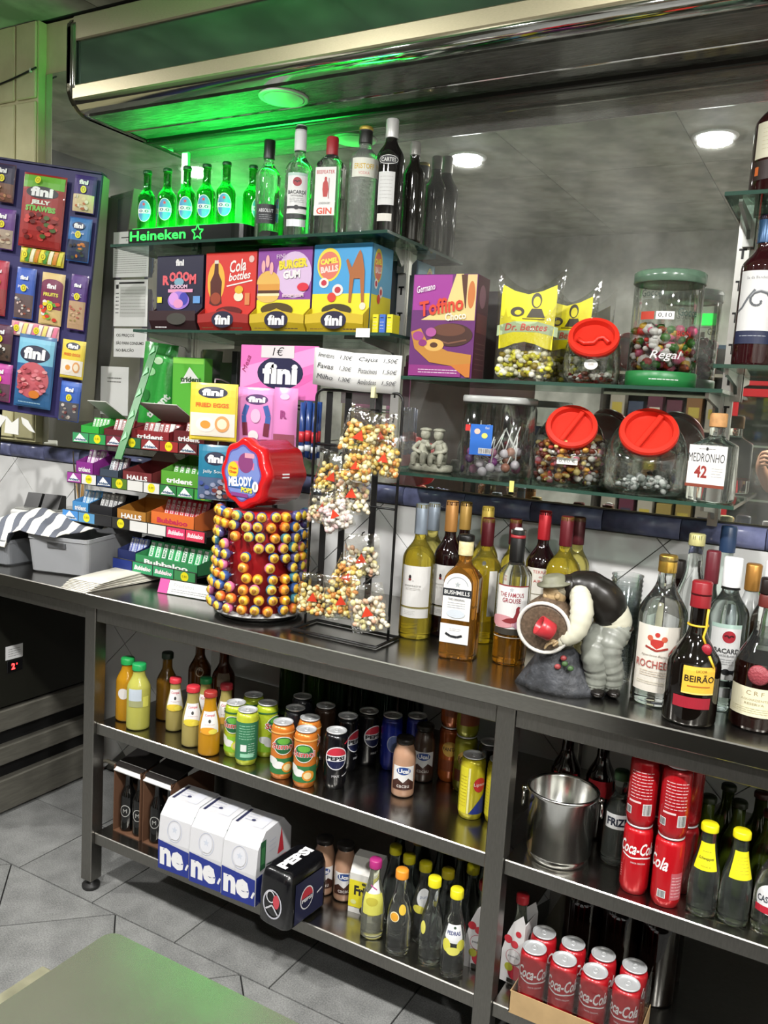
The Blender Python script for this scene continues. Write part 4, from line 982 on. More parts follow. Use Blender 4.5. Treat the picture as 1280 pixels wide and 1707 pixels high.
# ---- notices on the mirror
def notice(label, x0, x1, z0, z1, art, col='f4f5f0'):
    t = thing('paper_notice', label, 'notice', ((x0 + x1) / 2, YB - .0058, (z0 + z1) / 2)); w_, h_ = (x1 - x0) / 2, (z1 - z0) / 2
    MB().box(-w_, w_, -.0006, 0, -h_, h_, P(col, .7)).build('sheet', t); d = Decal(front(-.0006), base=.0002, eps=.0001); art(d, w_, h_); d.build('print', t)
def n_art1(d, w, h): d.rect(-w * .55, h * .72, w * .6, h * .76, '3a3a3a'); d.text('INFORMAÇÃO', .02, h * .62, .009, '4a4a4a', w=w); d.lines(-w * .9, w * .9, -h * .85, h * .5, 14, '9a9c96', .0022)
def n_art2(d, w, h): d.rect(-w * .7, h * .82, w * .8, h * .90, '2f2f2f'); d.rect(-w * .88, h * .62, -w * .72, h * .8, '333333'); d.rect(-w * .62, -h * .6, w * .9, h * .70, 'c2c4bc'); d.lines(-w * .58, w * .86, -h * .5, h * .62, 8, '8f918a', .002); d.lines(-w * .88, -w * .7, -h * .5, h * .5, 6, '555555', .003)
def n_art3(d, w, h): d.text('OS PREÇOS', -w * .30, h * .5, .013, '33352f', w=w * 1.1, bold=.02); d.text('SÃO PARA CONSUMO', 0, 0, .013, '33352f', w=w * 1.7, bold=.02); d.text('NO BALCÃO', -w * .3, -h * .5, .013, '33352f', w=w * 1.1, bold=.02)
notice('white printed notice on the mirror under the lit beer tray, densest text', -.560, -.385, 1.875, 2.034, n_art1)
notice('white form with dark title bar on the mirror, middle of three notices', -.552, -.385, 1.702, 1.866, n_art2)
notice('white notice with large capitals on the mirror, lowest of three', -.548, -.385, 1.592, 1.694, n_art3)
notice('blank topped white sheet on the mirror behind the green gum display', -.612, -.470, 1.38, 1.556, lambda d, w, h: (d.lines(-w * .5, w * .5, h * .3, h * .6, 2, '6a6a66', .004)))
# ================================================================== things on the counter
def pouch(t, w, h, d_, m, art, crimp=.10, name='bag'):
    """filled flat bag: lens-shaped, sealed edges; base at z=0, front toward -Y"""
    def dep(u, v):
        vv = (v - .5) * 2; return d_ * max(0, 1 - abs(u) ** 2.4) ** .6 * max(0, 1 - abs(vv) ** 3.0) ** .7
    mb = MB(); n = 9
    for sg in (-1, 1):
        mb.sheet([[(u * w / 2, sg * dep(u, v), v * h) for u in [-1 + 2 * j / 8 for j in range(9)]][::sg] for v in [i / n for i in range(n + 1)]], m, True)
    mb.build(name, t)
    if art:
        d = Decal(lambda x, z, dd: Vector((x, -dep(max(-1, min(1, 2 * x / w)), max(0, min(1, z / h))) - dd - .0006, z)), du=w / 8, dv=h / 9, eps=.00035)
        art(d, w / 2, h); d.build('print', t)
def M4(loc, rz=0., ry=0., rx=0.):
    return Matrix.Translation(loc) @ Matrix.Rotation(rz, 4, 'Z') @ Matrix.Rotation(ry, 4, 'Y') @ Matrix.Rotation(rx, 4, 'X')

# ---- hanging bag display at the left
BD = M4((-.560, .440, 1.352), radians(27), radians(5.2))
t = thing('sweet_bag_display', 'tall purple board of hanging sweet bags beside the pilaster', 'display board'); t.matrix_world = BD
MB().cbox(-.40, 0, .002, .016, 0, .85, P('2a2658', .5), .002).build('board', t)
MB().prism([(.016, 0), (.150, 0), (.070, .85), (.016, .85)], -.012, 0, P('8f8c7a', .5, .2), axis='x').build('side_panel', t)
MB().prism([(.016, 0), (.150, 0), (.070, .85), (.016, .85)], -.40, -.388, P('8f8c7a', .5, .2), axis='x').build('side_panel', t)
MB().cbox(-.40, 0, -.004, .045, .85, .857, P('1e1b40', .5), .001).build('top_edge', t)
MB().tube([(-.30, .04, .02), (-.29, .04, -.25), (-.31, .04, -.448)], .010, black, 10).build('pole', t)
MB().cbox(-.38, -.25, -.02, .11, -.452, -.446, black, .002).build('foot_plate', t)
wc = P('dcdcd4', .6)
MB().prism([(-.325, -.075), (-.275, -.012), (-.235, -.020), (-.262, -.068)], -.030, -.026, wc, axis='y').build('card_flap', t)
MB().prism([(-.235, -.075), (-.235, -.015), (-.212, -.036), (-.190, -.015), (-.185, -.075)], -.038, -.034, wc, axis='y').build('card_flap', t)
MB().prism([(-.185, -.012), (-.160, -.020), (-.130, -.060), (-.150, -.055), (-.178, -.035)], -.030, -.026, wc, axis='y').build('card_flap', t)
def px2b(u, v): e = 162 - (v - 290) * 37 / 415; return -(e - u) * .00207 - .004, (705 - v) * .00205
def tagprice(d, x, z): d.ell(x, z, .010, .012, 'e6d21e'); d.ring(x, z, .0055, .0075, .0022, '8a7a20', 14)
def fini_s(d, cx, cy, w, oval=None):
    if oval: d.ell(cx, cy, w * .62, w * .36, oval)
    d.text('fini', cx, cy, w * .46, 'f2f2f0', w=w * .9, bold=.05)
def hang(label, u0, v0, u1, v1, body, art, dd=.012):
    xa, za = px2b(u0, v1); xb, zb = px2b(u1, v0); w_, h_ = (xb - xa) * .97, (zb - za) * .97
    t = thing('sweet_bag', label, 'sweet bag', group='sweet bags hanging on the display board'); t.matrix_world = BD @ Matrix.Translation(((xa + xb) / 2, -dd - .003, za))
    pouch(t, w_, h_, dd, P(body, .3, coat=.3), art)
def bag_art(top, bottom, brand, sub=None, blobs=(), pr=True, oval=None, split=.48, bw=.9):
    def f(d, a, h):
        d.rect(-a * .94, h * .02, a * .94, h * split, bottom); d.rect(-a * .94, h * split, a * .94, h * .97, top)
        rnd = random.Random(len(blobs) * 7 + int(a * 1e4))
        for k in range(14):
            if blobs: d.ell(rnd.uniform(-a * .72, a * .72), rnd.uniform(h * .08, h * split * .88), a * rnd.uniform(.10, .2), a * rnd.uniform(.08, .16), rnd.choice(blobs), 10)
        fini_s(d, 0, h * .80, a * bw, oval)
        if sub: d.text(sub, 0, h * .62, h * .055, 'e8e2ee', w=a * 1.1, bold=.01)
        if pr: tagprice(d, a * .05, h * .60)
    return f
hang('brown sweet bag at the top board edge beside the strawberry bag', -22, 296, 24, 360, '4a2a3a', bag_art('2a2440', '6a4a3a', 'fini', None, ('8a5a4a', 'a8805a')))
def art_straw(d, a, h):
    d.rect(-a * .95, h * .02, a * .95, h * .97, '8e2320'); d.rect(-a * .95, h * .80, a * .95, h * .97, '5f9a2e'); d.ell(0, h * .74, a * .75, h * .085, '1f1d22'); d.text('fini', 0, h * .75, h * .13, 'eeeeee', w=a * 1.05, bold=.05); d.text('JELLY', 0, h * .60, h * .07, 'd8e0c8', w=a * .9, bold=.06); d.text('STRAWBS', 0, h * .52, h * .08, '6aa84a', w=a * 1.4, bold=.06)
    rnd = random.Random(2)
    for k in range(26): d.ell(rnd.uniform(-a * .8, a * .8), rnd.uniform(h * .06, h * .44), a * .14, a * .10, rnd.choice(['a8302a', '7a1a18', '3f5a24', 'b8403a', '5a1a16']), 9)
    tagprice(d, -a * .2, h * .90)
hang('large red and green strawberry jelly sweet bag', 27, 303, 112, 426, '8e2320', art_straw, .020)
hang('small purple sweet bag with cream window at the top board corner', 116, 296, 160, 358, '3a2a6a', bag_art('3a2a6a', 'c9b08a', 'fini', None, ('e0d0b0', 'b06a4a', 'd8b890')))
hang('small blue jelly sweet bag below the cream window bag', 107, 364, 153, 438, '2a5a9a', bag_art('2f6aa4', '26304a', 'fini', 'JELLY BEAR', ('b8702a', '2a2420', '3a4a3a'), oval='1d2a50'))
hang('purple sweet bag at the board edge left of the strawberry bag', -22, 368, 24, 436, '5a2f7a', bag_art('5a2f7a', '9a8a7a', 'fini', None, ('b8a890', '7a5a4a')))
def art_roll(cs):
    def f(d, a, h):
        for k in range(9): d.poly([(-a * .95 + k * a * .21, h * .08), (-a * .95 + k * a * .21 + a * .16, h * .08), (-a * .85 + k * a * .21 + a * .16, h * .92), (-a * .85 + k * a * .21, h * .92)], cs[k % len(cs)])
        tagprice(d, -a * .75, h * .5); tagprice(d, a * .1, h * .5)
    return f
hang('flat yellow and green striped roll bag under the strawberry bag', 28, 425, 107, 452, 'b9a83a', art_roll(['d8c83a', '4a8a3a', 'e8e0b0', 'c87a2a']), .010)
hang('blue sweet bag with brown window beside the fruit bag', 18, 458, 60, 546, '2a4a9a', bag_art('2f52a8', '5a4a4a', 'fini', 'PICA', ('8a4a3a', 'c8a8a0', '6a6a70', 'b8b0a8')))
def art_fruit(d, a, h):
    d.rect(-a * .94, h * .02, a * .94, h * .97, 'c9a870'); d.rect(-a * .94, h * .30, a * .94, h * .78, '6a1f42'); d.ell(0, h * .78, a * .94, h * .10, '6a1f42'); fini_s(d, 0, h * .74, a * .9); d.text('FRUITS', 0, h * .58, h * .07, 'd8c84a', w=a * 1.3, bold=.04)
    rnd = random.Random(4)
    for k in range(18): d.ell(rnd.uniform(-a * .75, a * .75), rnd.uniform(h * .10, h * .46), a * .2, a * .16, rnd.choice(['d8c02a', '4a9a3a', 'c83a2a', 'e8a02a', '7ab84a', 'e8e0d8']), 10)
    tagprice(d, a * .1, h * .34)
hang('maroon and cream fruit jelly bag in the middle of the board', 61, 460, 109, 549, 'c9a870', art_fruit)
hang('purple liquorice stick bag beside the fruit bag', 110, 456, 149, 551, '4a2a6a', bag_art('4a2a72', 'a88a6a', 'fini', 'CLASSIC', ('8a7a4a', 'b89a7a', 'a05a4a'), split=.52))
hang('red sweet bag at the board edge beside the brown window bag', -24, 452, 13, 546, '9a2a3a', bag_art('a02a40', '8a3a3a', 'fini', None, ('c86a5a',)))
hang('pink and yellow marshmallow roll bag above the large blue bag', 12, 549, 99, 574, 'd89a9a', art_roll(['e0708a', 'f0e0c8', 'e8d070', 'f0d8d8']), .006)
def art_bigblue(d, a, h):
    d.rect(-a * .95, h * .02, a * .95, h * .97, '2c5a86'); d.rect(-a * .95, h * .60, a * .95, h * .95, '6aa6c0'); d.ell(0, h * .74, a * .80, h * .12, '20243a'); d.text('fini', 0, h * .75, h * .16, 'f2f2f0', w=a * 1.15, bold=.05); d.ell(0, h * .38, a * .85, h * .25, 'b0565e')
    rnd = random.Random(5)
    for k in range(34): d.ell(rnd.uniform(-a * .7, a * .7), rnd.uniform(h * .20, h * .55), a * .13, a * .09, rnd.choice(['c87078', 'a8484e', 'd88a8a', '96404a']), 9)
    d.ell(a * .25, h * .19, a * .28, h * .055, 'c8702a'); d.lines(-a * .6, a * .6, h * .05, h * .09, 1, '9ab8d0', .003)
hang('large blue bag of pink jelly sweets with big oval logo', 21, 566, 98, 692, '2c5a86', art_bigblue, .020)
def art_yel(d, a, h):
    d.rect(-a * .94, h * .02, a * .94, h * .97, 'e2b73a'); d.ell(0, h * .84, a * .62, h * .10, '1e2238'); d.text('fini', 0, h * .84, h * .12, 'f2f2f0', w=a * .9, bold=.05); d.text('FRIED EGGS', 0, h * .62, h * .075, 'd8662a', w=a * 1.4, bold=.04); d.rect(-a * .94, h * .08, a * .94, h * .48, 'ecdcc0'); d.ell(-a * .25, h * .28, a * .42, h * .13, 'f2e6d6'); d.ell(-a * .25, h * .28, a * .22, h * .07, 'e08a3a'); d.ell(a * .45, h * .30, a * .30, h * .14, 'd8905a'); d.ell(a * .45, h * .30, a * .20, h * .09, 'f0d8b0')
hang('yellow fried egg sweet bag on the board beside the large blue bag', 99, 566, 146, 633, 'e2b73a', art_yel)
hang('blue cola sweet bag at the lowest board corner', 97, 636, 140, 706, '2c4a96', bag_art('3058a8', '4a4a50', 'fini', None, ('8a8078', '6a3a3a', 'b8b0a8')))
hang('maroon sweet bag at the board edge beside the large blue bag', -24, 558, 21, 621, '4a1f30', bag_art('4a1f3a', '4a3a30', 'fini', None, ('2a2420', 'c8c0b8')))
hang('magenta sweet bag at the low board edge beside the large blue bag', -26, 624, 20, 690, '9a2f7a', bag_art('a8388a', '5a3a4a', 'fini', None, ('3a5a2a', '7a2a4a')))

# ---- tiered gum rack
RK = thing('gum_rack', 'black tiered gum rack with green sloping strip at the front', 'gum rack', (-.07, .38, ZT)); RKX, RKY = -.07, .38
rb_ = P('17171a', .4)
tiers = [(.045, -.040, .300, -.175), (.165, -.300, .310, -.150), (.285, -.310, .310, -.125), (.415, -.310, .310, -.105)]   # z, x0, x1, front y
for z, xa, xb, yf in tiers:
    sh = MB().box(xa, xb, yf, .150, z - .004, z, rb_).build('tier', RK)
    MB().cbox(xa, xb, yf - .004, yf, z - .022, z + .014, P('23231f', .4), .001).build('price_rail', sh)
for x in (-.14, .14): MB().cbox(x - .012, x + .012, .150, .170, 0, .72, rb_, .002).build('upright', RK)
MB().cbox(-.17, .31, .06, .172, 0, .006, rb_, .002).build('foot_plate', RK)
g = [[(-.070 - f * .014 + s_, -.150 + f * .16, .36 + f * .36) for s_ in (0, .030)] for f in [k / 6 for k in range(7)]]
sp_ = MB().sheet(g, P('1f6a2c', .35), False, .003).build('green_strip', RK)
dd_ = Decal(on_plane((-.070, -.155, .36), (1, 0, 0), (-.014, .16, .36)))
for k in range(5): dd_.poly([(.004, .06 + k * .075), (.024, .075 + k * .075), (.014, .095 + k * .075)], '7fb88a')
dd_.build('strip_print', sp_)
def rail_thing(z, xa, xb, yf, spec, par):
    d = Decal(front(yf - .0045, 0, z - .020), base=.0002); n = len(spec)
    for i, (kind, col) in enumerate(spec):
        a = xa + (xb - xa) * i / n + .002; b = xa + (xb - xa) * (i + 1) / n - .002; m_ = (a + b) / 2
        d.rect(a, .001, b, .032, col)
        if kind == 't': d.poly([(a + .004, .004), (b - .004, .006), (m_ - .004, .031)], 'e9ebe8'); d.text('trident', m_, .011, .008, '2a4a6a', w=(b - a) * .7, bold=.05)
        if kind == 'y': d.ell(m_, .017, .015, .014, 'e0cc1c'); d.text('0,80', m_, .017, .008, '5a5a1a', w=.020)
        if kind == 'b': d.text('Bubbaloo', m_, .017, .014, 'f6d8e0', w=(b - a) * .85, shear=.3, bold=.05)
    d.build('price_strip', par)
kids = [o for o in RK.children if o.name.startswith('tier')]
rail_thing(*tiers[3], [('t', '3a8a5a'), ('y', '2f8a4a'), ('t', '6a2a3a'), ('y', '2a5a3a'), ('t', '7a2a2c'), ('y', '8a2a2a'), ('t', '5a2024'), ('t', '6a2428')], kids[3])
rail_thing(*tiers[2], [('t', '8a3a86'), ('y', 'd0d0cc'), ('t', '2a3a5a'), ('y', '4a6a2a'), ('', 'c9c8c0'), ('y', 'c9c8c0'), ('t', '2a6a3a'), ('t', '2f7a3e'), ('y', '3a8a3a')], kids[2])
rail_thing(*tiers[1], [('t', '3a7ab8'), ('y', '4a80a8'), ('', '1d1d20'), ('y', '2a2a26'), ('', 'cfcec8'), ('', 'cfcec8'), ('b', 'c9365e'), ('b', 'c9364e')], kids[1])
rail_thing(*tiers[0], [('', '1a2a6a'), ('b', '2f8a5a'), ('b', '2f8a5a'), ('y', '3a7a4a')], kids[0])
# cartons standing on the tiers
def carton(label, x, y, z, w, dp, h, col, flap=None, text=None, tcol='f0f0ee', rz=0., tilt=0., packs=None, pk_label=None):
    X, Y, Z = RKX + x, RKY + y, ZT + z + .0005
    t = thing('gum_carton', label, 'gum carton', (X, Y, Z), rz, 'open gum cartons on the rack'); m = P(col, .5); a, b = w / 2, dp / 2; k = .0012
    mb = MB(); mb.box(-a, a, -b, b, 0, k, m); mb.box(-a, a, -b, -b + k, 0, h * .62, m); mb.prism([(-b, 0), (b, 0), (b, h * 1.1), (-b, h * .62)], -a, -a + k, m, axis='x'); mb.prism([(-b, 0), (b, 0), (b, h * 1.1), (-b, h * .62)], a - k, a, m, axis='x'); mb.box(-a, a, b - k, b, 0, h * 1.1, m)
    mb.build('tray', t)
    if flap:
        fm = P(flap[0], .6)
        if flap[1] == 'up': MB().prism([(-a, h * 1.1), (a, h * 1.1), (a * flap[2], h * 1.1 + flap[3]), (-a * flap[2], h * 1.1 + flap[3])], b - k, b, fm, axis='y').build('lid', t)
        else: MB().prism([(b, h * 1.1), (b - .001, h * 1.12), (-b * .6, h * 1.1 + flap[3]), (-b * .6 + .004, h * 1.1 + flap[3] + .002)], -a, a, fm, axis='x').build('lid', t)
    if text:
        d = Decal(front(-b)); d.text(text, 0, h * .30, min(.016, h * .3), tcol, w=w * .7, bold=.04); d.build('print', t)
    if packs:
        n = packs[0]; pm = packs[2]
        for i in range(n):
            c_ = packs[1][i % len(packs[1])]
            px = -a + .004 + (w - .008) * (i + .5) / n
            q = thing('gum_packet', pk_label, 'gum packet', (0, 0, 0), group='gum packets in the rack cartons'); pw = (w - .008) / n * .9
            q.matrix_world = M4((X, Y, Z), rz) @ Matrix.Translation((px, -b * .35, .0025)) @ Matrix.Rotation(radians(-18), 4, 'X')
            MB().cbox(-pw / 2, pw / 2, -.006, .006, 0, pm, P(c_, .3, coat=.3), .001).build('wrapper', q)
            d = Decal(front(-.006)); d.rect(-pw * .3, pm * .30, pw * .3, pm * .92, 'e6e8e4'); d.text('MINT', 0, pm * .6, pw * .4, c_, w=pm * .5, rot=pi / 2, bold=.03); d.build('print', q)
    return t
Z1r, Z2r, Z3r, Z4r = [q[0] for q in tiers]
carton('bright green gum carton with white slanted lid on the top tier', -.262, -.02, Z4r, .085, .12, .055, '2f9a3a', ('dcdcd4', 'slant', 1, .055), None, packs=(5, ['2f9a3a', '4ab04a'], .06), pk_label='green gum packet in the white lidded green carton')
carton('dark red gum carton behind the green strip on the top tier', -.150, -.03, Z4r, .095, .10, .05, '5a1c22', None, None, packs=(5, ['8a2a30', 'a89a9a'], .062), pk_label='dark red gum packet in the carton behind the green strip')
carton('large red gum carton with long pale lid tipped up', .010, -.02, Z4r, .16, .13, .06, '7c2226', ('c9c4bb', 'slant', 1, .055), 'trident', packs=(7, ['8a262a', 'a03a3a', 'c8bcb8'], .060), pk_label='red gum packet in the long pale lidded carton')
carton('maroon gum carton half hidden by the yellow egg sweet bag', .165, -.02, Z4r, .125, .12, .075, '5c1b1f', ('8f8a84', 'up', .5, .05), 'trident', packs=(5, ['7a2226', '96302e'], .07), pk_label='maroon gum packet in the carton beside the yellow bag')
t = thing('gum_carton', 'tall green gum carton at the back of the top tier', 'gum carton', (-.062, .480, ZT + Z4r + .0005), radians(4))
MB().cbox(-.064, .064, -.022, .022, 0, .275, P('4f9f33', .45), .0015).build('carton', t); d = Decal(front(-.022)); d.poly([(-.030, .190), (.050, .200), (.005, .245)], 'e6e8e2'); d.text('trident', .012, .205, .018, '2f4a2a', w=.085, bold=.05); d.rect(-.062, .255, .062, .272, '7cc04a'); d.build('print', t)
carton('purple gum carton at the wing of the second tier', -.262, -.05, Z3r, .080, .10, .075, '7c2a7c', None, 'trident', packs=(4, ['8a3a8a', 'c8a8c8'], .085), pk_label='purple gum packet in the purple carton')
carton('small grey gum carton beside the purple carton', -.160, -.04, Z3r, .085, .10, .05, '3a4450', None, None, packs=(4, ['4a5a6a', '6a4a5a'], .07), pk_label='grey blue gum packet beside the purple carton')
carton('brown cough sweet carton with pointed grey lid on the second tier', -.015, -.05, Z3r, .125, .12, .06, '6a2a2c', ('8f837c', 'up', .05, .065), 'HALLS', packs=None)
carton('lime green gum carton with raised front on the second tier', .160, -.05, Z3r, .150, .12, .085, '4f8f2c', ('6fb03c', 'up', 1, .02), 'trident', packs=(6, ['4a9a3a'], .07), pk_label='lime gum packet in the raised front green carton')
carton('sky blue gum carton at the wing of the third tier', -.255, -.07, Z2r, .075, .10, .06, '3f7fb4', None, 'trident', packs=(4, ['4a8ac0', '8ab4d8'], .072), pk_label='sky blue gum packet at the third tier wing')
carton('black gum carton of silver packets on the third tier', -.155, -.07, Z2r, .105, .11, .06, '1c1c1f', None, None, packs=(5, ['7f7f80', '5a5a5c'], .072), pk_label='silver gum packet in the black carton')
carton('orange brown cough sweet carton with pointed lid on the third tier', -.015, -.07, Z2r, .125, .12, .06, '9a6a2a', ('9a8a6a', 'up', .05, .060), 'HALLS', packs=None)
carton('orange and red bubble gum carton stuffed with pink packets', .155, -.06, Z2r, .175, .14, .075, 'd0642c', None, 'Bubbaloo', 'b02a4a', packs=(8, ['c8303a', 'd8506a', 'b0283a'], .085), pk_label='pink red bubble gum packet in the orange carton')
carton('navy gum carton of blue packets on the lowest tier', -.000, -.10, Z1r, .078, .12, .06, '1c2550', None, None, packs=(6, ['2f45a0', '7f90c8'], .07), pk_label='blue gum packet in the navy carton')
carton('green bubble gum carton spilling green packets on the lowest tier', .172, -.10, Z1r, .25, .14, .055, '2f7a4a', ('5a6a5a', 'up', .3, .04), 'Bubbaloo', packs=(9, ['2f9a5a', '48b070', '2a7a48'], .07), pk_label='green bubble gum packet in the lowest carton')
# bundle of green gum bags on top of the rack
t = thing('gum_bundle', 'bundle of shiny green gum bags standing behind the green strip', 'gum bag', (-.215, .462, ZT + Z4r + .0005), 0, rot=(0, radians(5), radians(14)))
pouch(t, .125, .320, .026, P('2f8f3a', .22, coat=.5, bump=.6, bs=40.), lambda d, a, h: (d.text('trident', a * .3, h * .36, .026, 'c8d8c8', w=.10, rot=.9, bold=.04), d.ell(-a * .3, h * .7, .02, .014, '8ac88a'), d.ell(a * .1, h * .82, .016, .012, 'a8d8a0'), d.ell(-a * .4, h * .45, .014, .02, '1f6a2a')))

# ---- hanging egg sweet bag and jelly bag on hooks of the rack
def hook_bag(label, x, y, z, w_, h_, col, art, rz, d_=.014):
    t = thing('sweet_bag', label, 'sweet bag', (x, y, z), rz)
    pouch(t, w_, h_, d_, P(col, .3, coat=.3), art)
    MB().tube([(0, .002, h_ * .97), (0, .004, h_ + .012), (0, .05, h_ + .012), (0, .12, h_ + .004)], .0022, P('b9b9b4', .3, .8), 6).build('hook', t)
hook_bag('yellow egg sweet bag hung in front of the gum rack', .262, .215, 1.346, .140, .162, 'e2b936', art_yel, radians(20))
def art_jelly(d, a, h):
    d.rect(-a * .94, h * .02, a * .94, h * .42, '4a5a78'); d.rect(-a * .94, h * .42, a * .94, h * .97, '1f6a86'); fini(d, 0, h * .76, a * 1.2, '1b2138'); d.text('Jelly Sours', 0, h * .52, h * .07, 'dfe8ea', w=a * 1.3)
    rnd = random.Random(3)
    for k in range(20): d.ell(rnd.uniform(-a * .8, a * .8), rnd.uniform(h * .06, h * .38), a * .15, a * .12, rnd.choice(['b8a8a0', '7a3a36', '3a4a86', '8a90a8', 'd8d0c8']), 9)
hook_bag('teal jelly sweet bag hung below the yellow egg bag', .272, .225, 1.176, .110, .158, '1f6a86', art_jelly, radians(20))

# ---- pink sweet stand with header card
t = thing('sweet_stand', 'black sweet stand with pink header card and white oval lettering', 'sweet stand', (.405, .330, ZT))
MB().tube([(0, 0, .004), (0, 0, .66)], .008, black, 10).build('pole', t)
MB().cbox(-.11, .11, -.045, .09, 0, .006, black, .002).build('foot_plate', t)
MB().cbox(-.135, .135, -.014, -.010, .575, .725, P('d86aa8', .45), .001).build('header_card', t)
d = Decal(front(-.014)); d.rect(-.134, .576, .134, .724, 'd868a6'); d.poly([(-.134, .60), (.134, .68), (.134, .724), (-.134, .66)], 'e48abc'); d.poly([(-.134, .576), (.0, .576), (.134, .640), (.134, .655)], 'cf5a9a'); d.ell(.008, .648, .080, .046, '1d1c3c'); d.text('fini', .008, .647, .060, 'f4f4f2', w=.122, bold=.05)
d.rect(-.060, .690, .055, .724, 'c9bfc4'); d.text('1€', .0, .708, .024, '2a2226', w=.040, shear=.2); d.text('Mesa', -.112, .672, .016, '8a2a5a', w=.05, rot=1.2, shear=.2); d.build('header_print', t)
for z in (.560, .55): MB().tube([(-.10, -.012, z), (.13, -.012, z)], .003, black, 6).build('hang_rail', t)
def art_pinkbag(d, a, h):
    d.rect(-a * .94, h * .02, a * .94, h * .97, 'd97fb4'); d.ell(0, h * .80, a * .55, h * .09, '4a2a5a'); d.text('fini', 0, h * .80, h * .10, 'f2f2f0', w=a * .85, bold=.05)
    for s_ in (-1, 1): d.line([(s_ * a * .45, h * .70), (s_ * a * .60, h * .52), (s_ * a * .55, h * .30)], a * .24, '3a5a9a'); d.line([(s_ * a * .55, h * .40), (s_ * a * .50, h * .18)], a * .26, '6a2a3a')
    d.ell(-a * .1, h * .18, a * .25, h * .09, 'efe2e4'); d.ell(0, h * .52, a * .24, h * .12, 'e6a8cc')
for i, (x, w_, l) in enumerate(((.362, .125, 'pink sweet bag with blue arm pattern in front of the lollipop drum'), (.462, .070, 'narrow pink sweet bag beside the blue stick packets'))):
    q = thing('sweet_bag', l, 'sweet bag', (x, .288 - .005 * i, 1.338 + .004 * i), radians(14)); pouch(q, w_, .165, .012, P('d97fb4', .25, coat=.4), art_pinkbag if i == 0 else (lambda d, a, h: (d.ell(0, h * .85, a * .4, h * .05, 'e8a8d0'), d.text('R', 0, h * .55, h * .14, '8a3a70', bold=.05), d.rect(-a * .9, h * .04, a * .9, h * .22, '8a4a5a'))))
st0 = None
for i in range(6):
    x = .512 + (i % 3) * .021; y = .296 + (i // 3) * .016
    if st0 is None:
        st0 = thing('candy_stick', 'blue and red wrapped candy stick hanging on the pink stand', 'candy stick', (x, y, 1.315), 0, 'candy sticks on the pink stand')
        MB().tube([(0, 0, 0), (0, 0, .155)], [.0085, .0085], P('25407c', .25, coat=.4), 8).build('wrapper', st0); MB().tube([(0, 0, .045), (0, 0, .075)], .0088, P('b8303a', .3), 8).build('band', st0); MB().tube([(0, 0, .018), (0, 0, .035)], .0088, P('c8d4e0', .3), 8).build('band', st0)
    else: copy_tree(st0, None, (x, y, 1.315 + .004 * (i % 2)), .4 * i)

# ---- lollipop stand
LX, LY = .500, .150
t = thing('lollipop_stand', 'red drum stand stuck full of ball lollipops on white base', 'lollipop stand', (LX, LY, ZT))
MB().lathe([(.100, 0), (.105, .002), (.105, .010), (.02, .012)], P('121212', .4), 32).build('foot', t)
MB().lathe([(.118, .012), (.120, .014), (.120, .0165), (.02, .018)], P('e2e2e0', .4), 36).build('base_tray', t)
MB().lathe([(.090, .018), (.090, .265), (.086, .276), (.001, .277)], P('9d1a1f', .35, noise=.15, ns=12.), 36).build('drum', t)
lp = {}
def lolly(kind):
    c1, c2, c3 = kind
    r = .0142; b = MB(); prof = [(max(.0004, r * sin(pi * k / 12)), -r * cos(pi * k / 12)) for k in range(13)]
    b.lathe(prof, lambda z: P(c1, .3, coat=.4) if z > r * .45 else (P(c2, .3, coat=.4) if z > -r * .2 else P(c3, .3, coat=.4)), 14)
    return b
kinds = [('e8a92a', 'd8762a', 'b84a3a'), ('dca030', '2f4f8a', '2f4f8a'), ('d8b040', '3f7a8a', '28506a'), ('e8902c', 'd8602c', 'b83a2a'), ('d9b03a', '4a4a7a', '3a2a5a'), ('e2a63c', 'c86a90', '8a2a5a')]
protos = []
for i, kd in enumerate(kinds):
    q = thing('lollipop', ('ball lollipop in plain yellow orange wrapper on the red drum', 'ball lollipop in yellow and dark blue wrapper on the red drum', 'ball lollipop in yellow and teal wrapper on the red drum', 'ball lollipop in bright orange and red wrapper on the red drum', 'ball lollipop in yellow and violet wrapper on the red drum', 'ball lollipop in yellow and pink wrapper on the red drum')[i], 'lollipop', (0, 0, 0), 0, 'ball lollipops on the red drum')
    lolly(kd).build('ball', q); e = MB().lathe([(.0060, .0005), (.0058, .0008), (.0001, .0010)], P('8a5a1a', .4), 12).build('crest', q); e.location = (0, 0, .0141)
    MB().tube([(0, 0, -.012), (0, 0, -.034)], .0018, P('efece6', .4), 6).build('stick', q); MB().lathe([(.0058, -.0185), (.0018, -.0165), (.0035, -.0125)], P(kd[2], .3), 10).build('wrapper_twist', q)
    protos.append(q)
rnd = random.Random(21); used = set()
for row in range(10):
    z = ZT + .036 + row * .0268; nn = 22; rad = .121 - .0008 * row + (.006 if row < 3 else 0)
    for k in range(nn):
        a = 2 * pi * k / nn + (row % 2) * .06 + rnd.uniform(-.03, .03); view = face(LX, LY); da = (a - view + pi) % (2 * pi) - pi
        if abs(da) > 1.75: continue
        if rnd.random() < (.30 if 3 <= row <= 7 else .06): continue
        kd = rnd.randrange(6); loc = (LX + rad * sin(a), LY - rad * cos(a), z + rnd.uniform(-.002, .002))
        q = protos[kd] if kd not in used else copy_tree(protos[kd]); used.add(kd)
        q.location = loc; q.rotation_euler = (radians(90), 0, a)
for i, q in enumerate(protos):
    if i not in used:
        for c_ in list(q.children): bpy.data.objects.remove(c_)
        bpy.data.objects.remove(q)
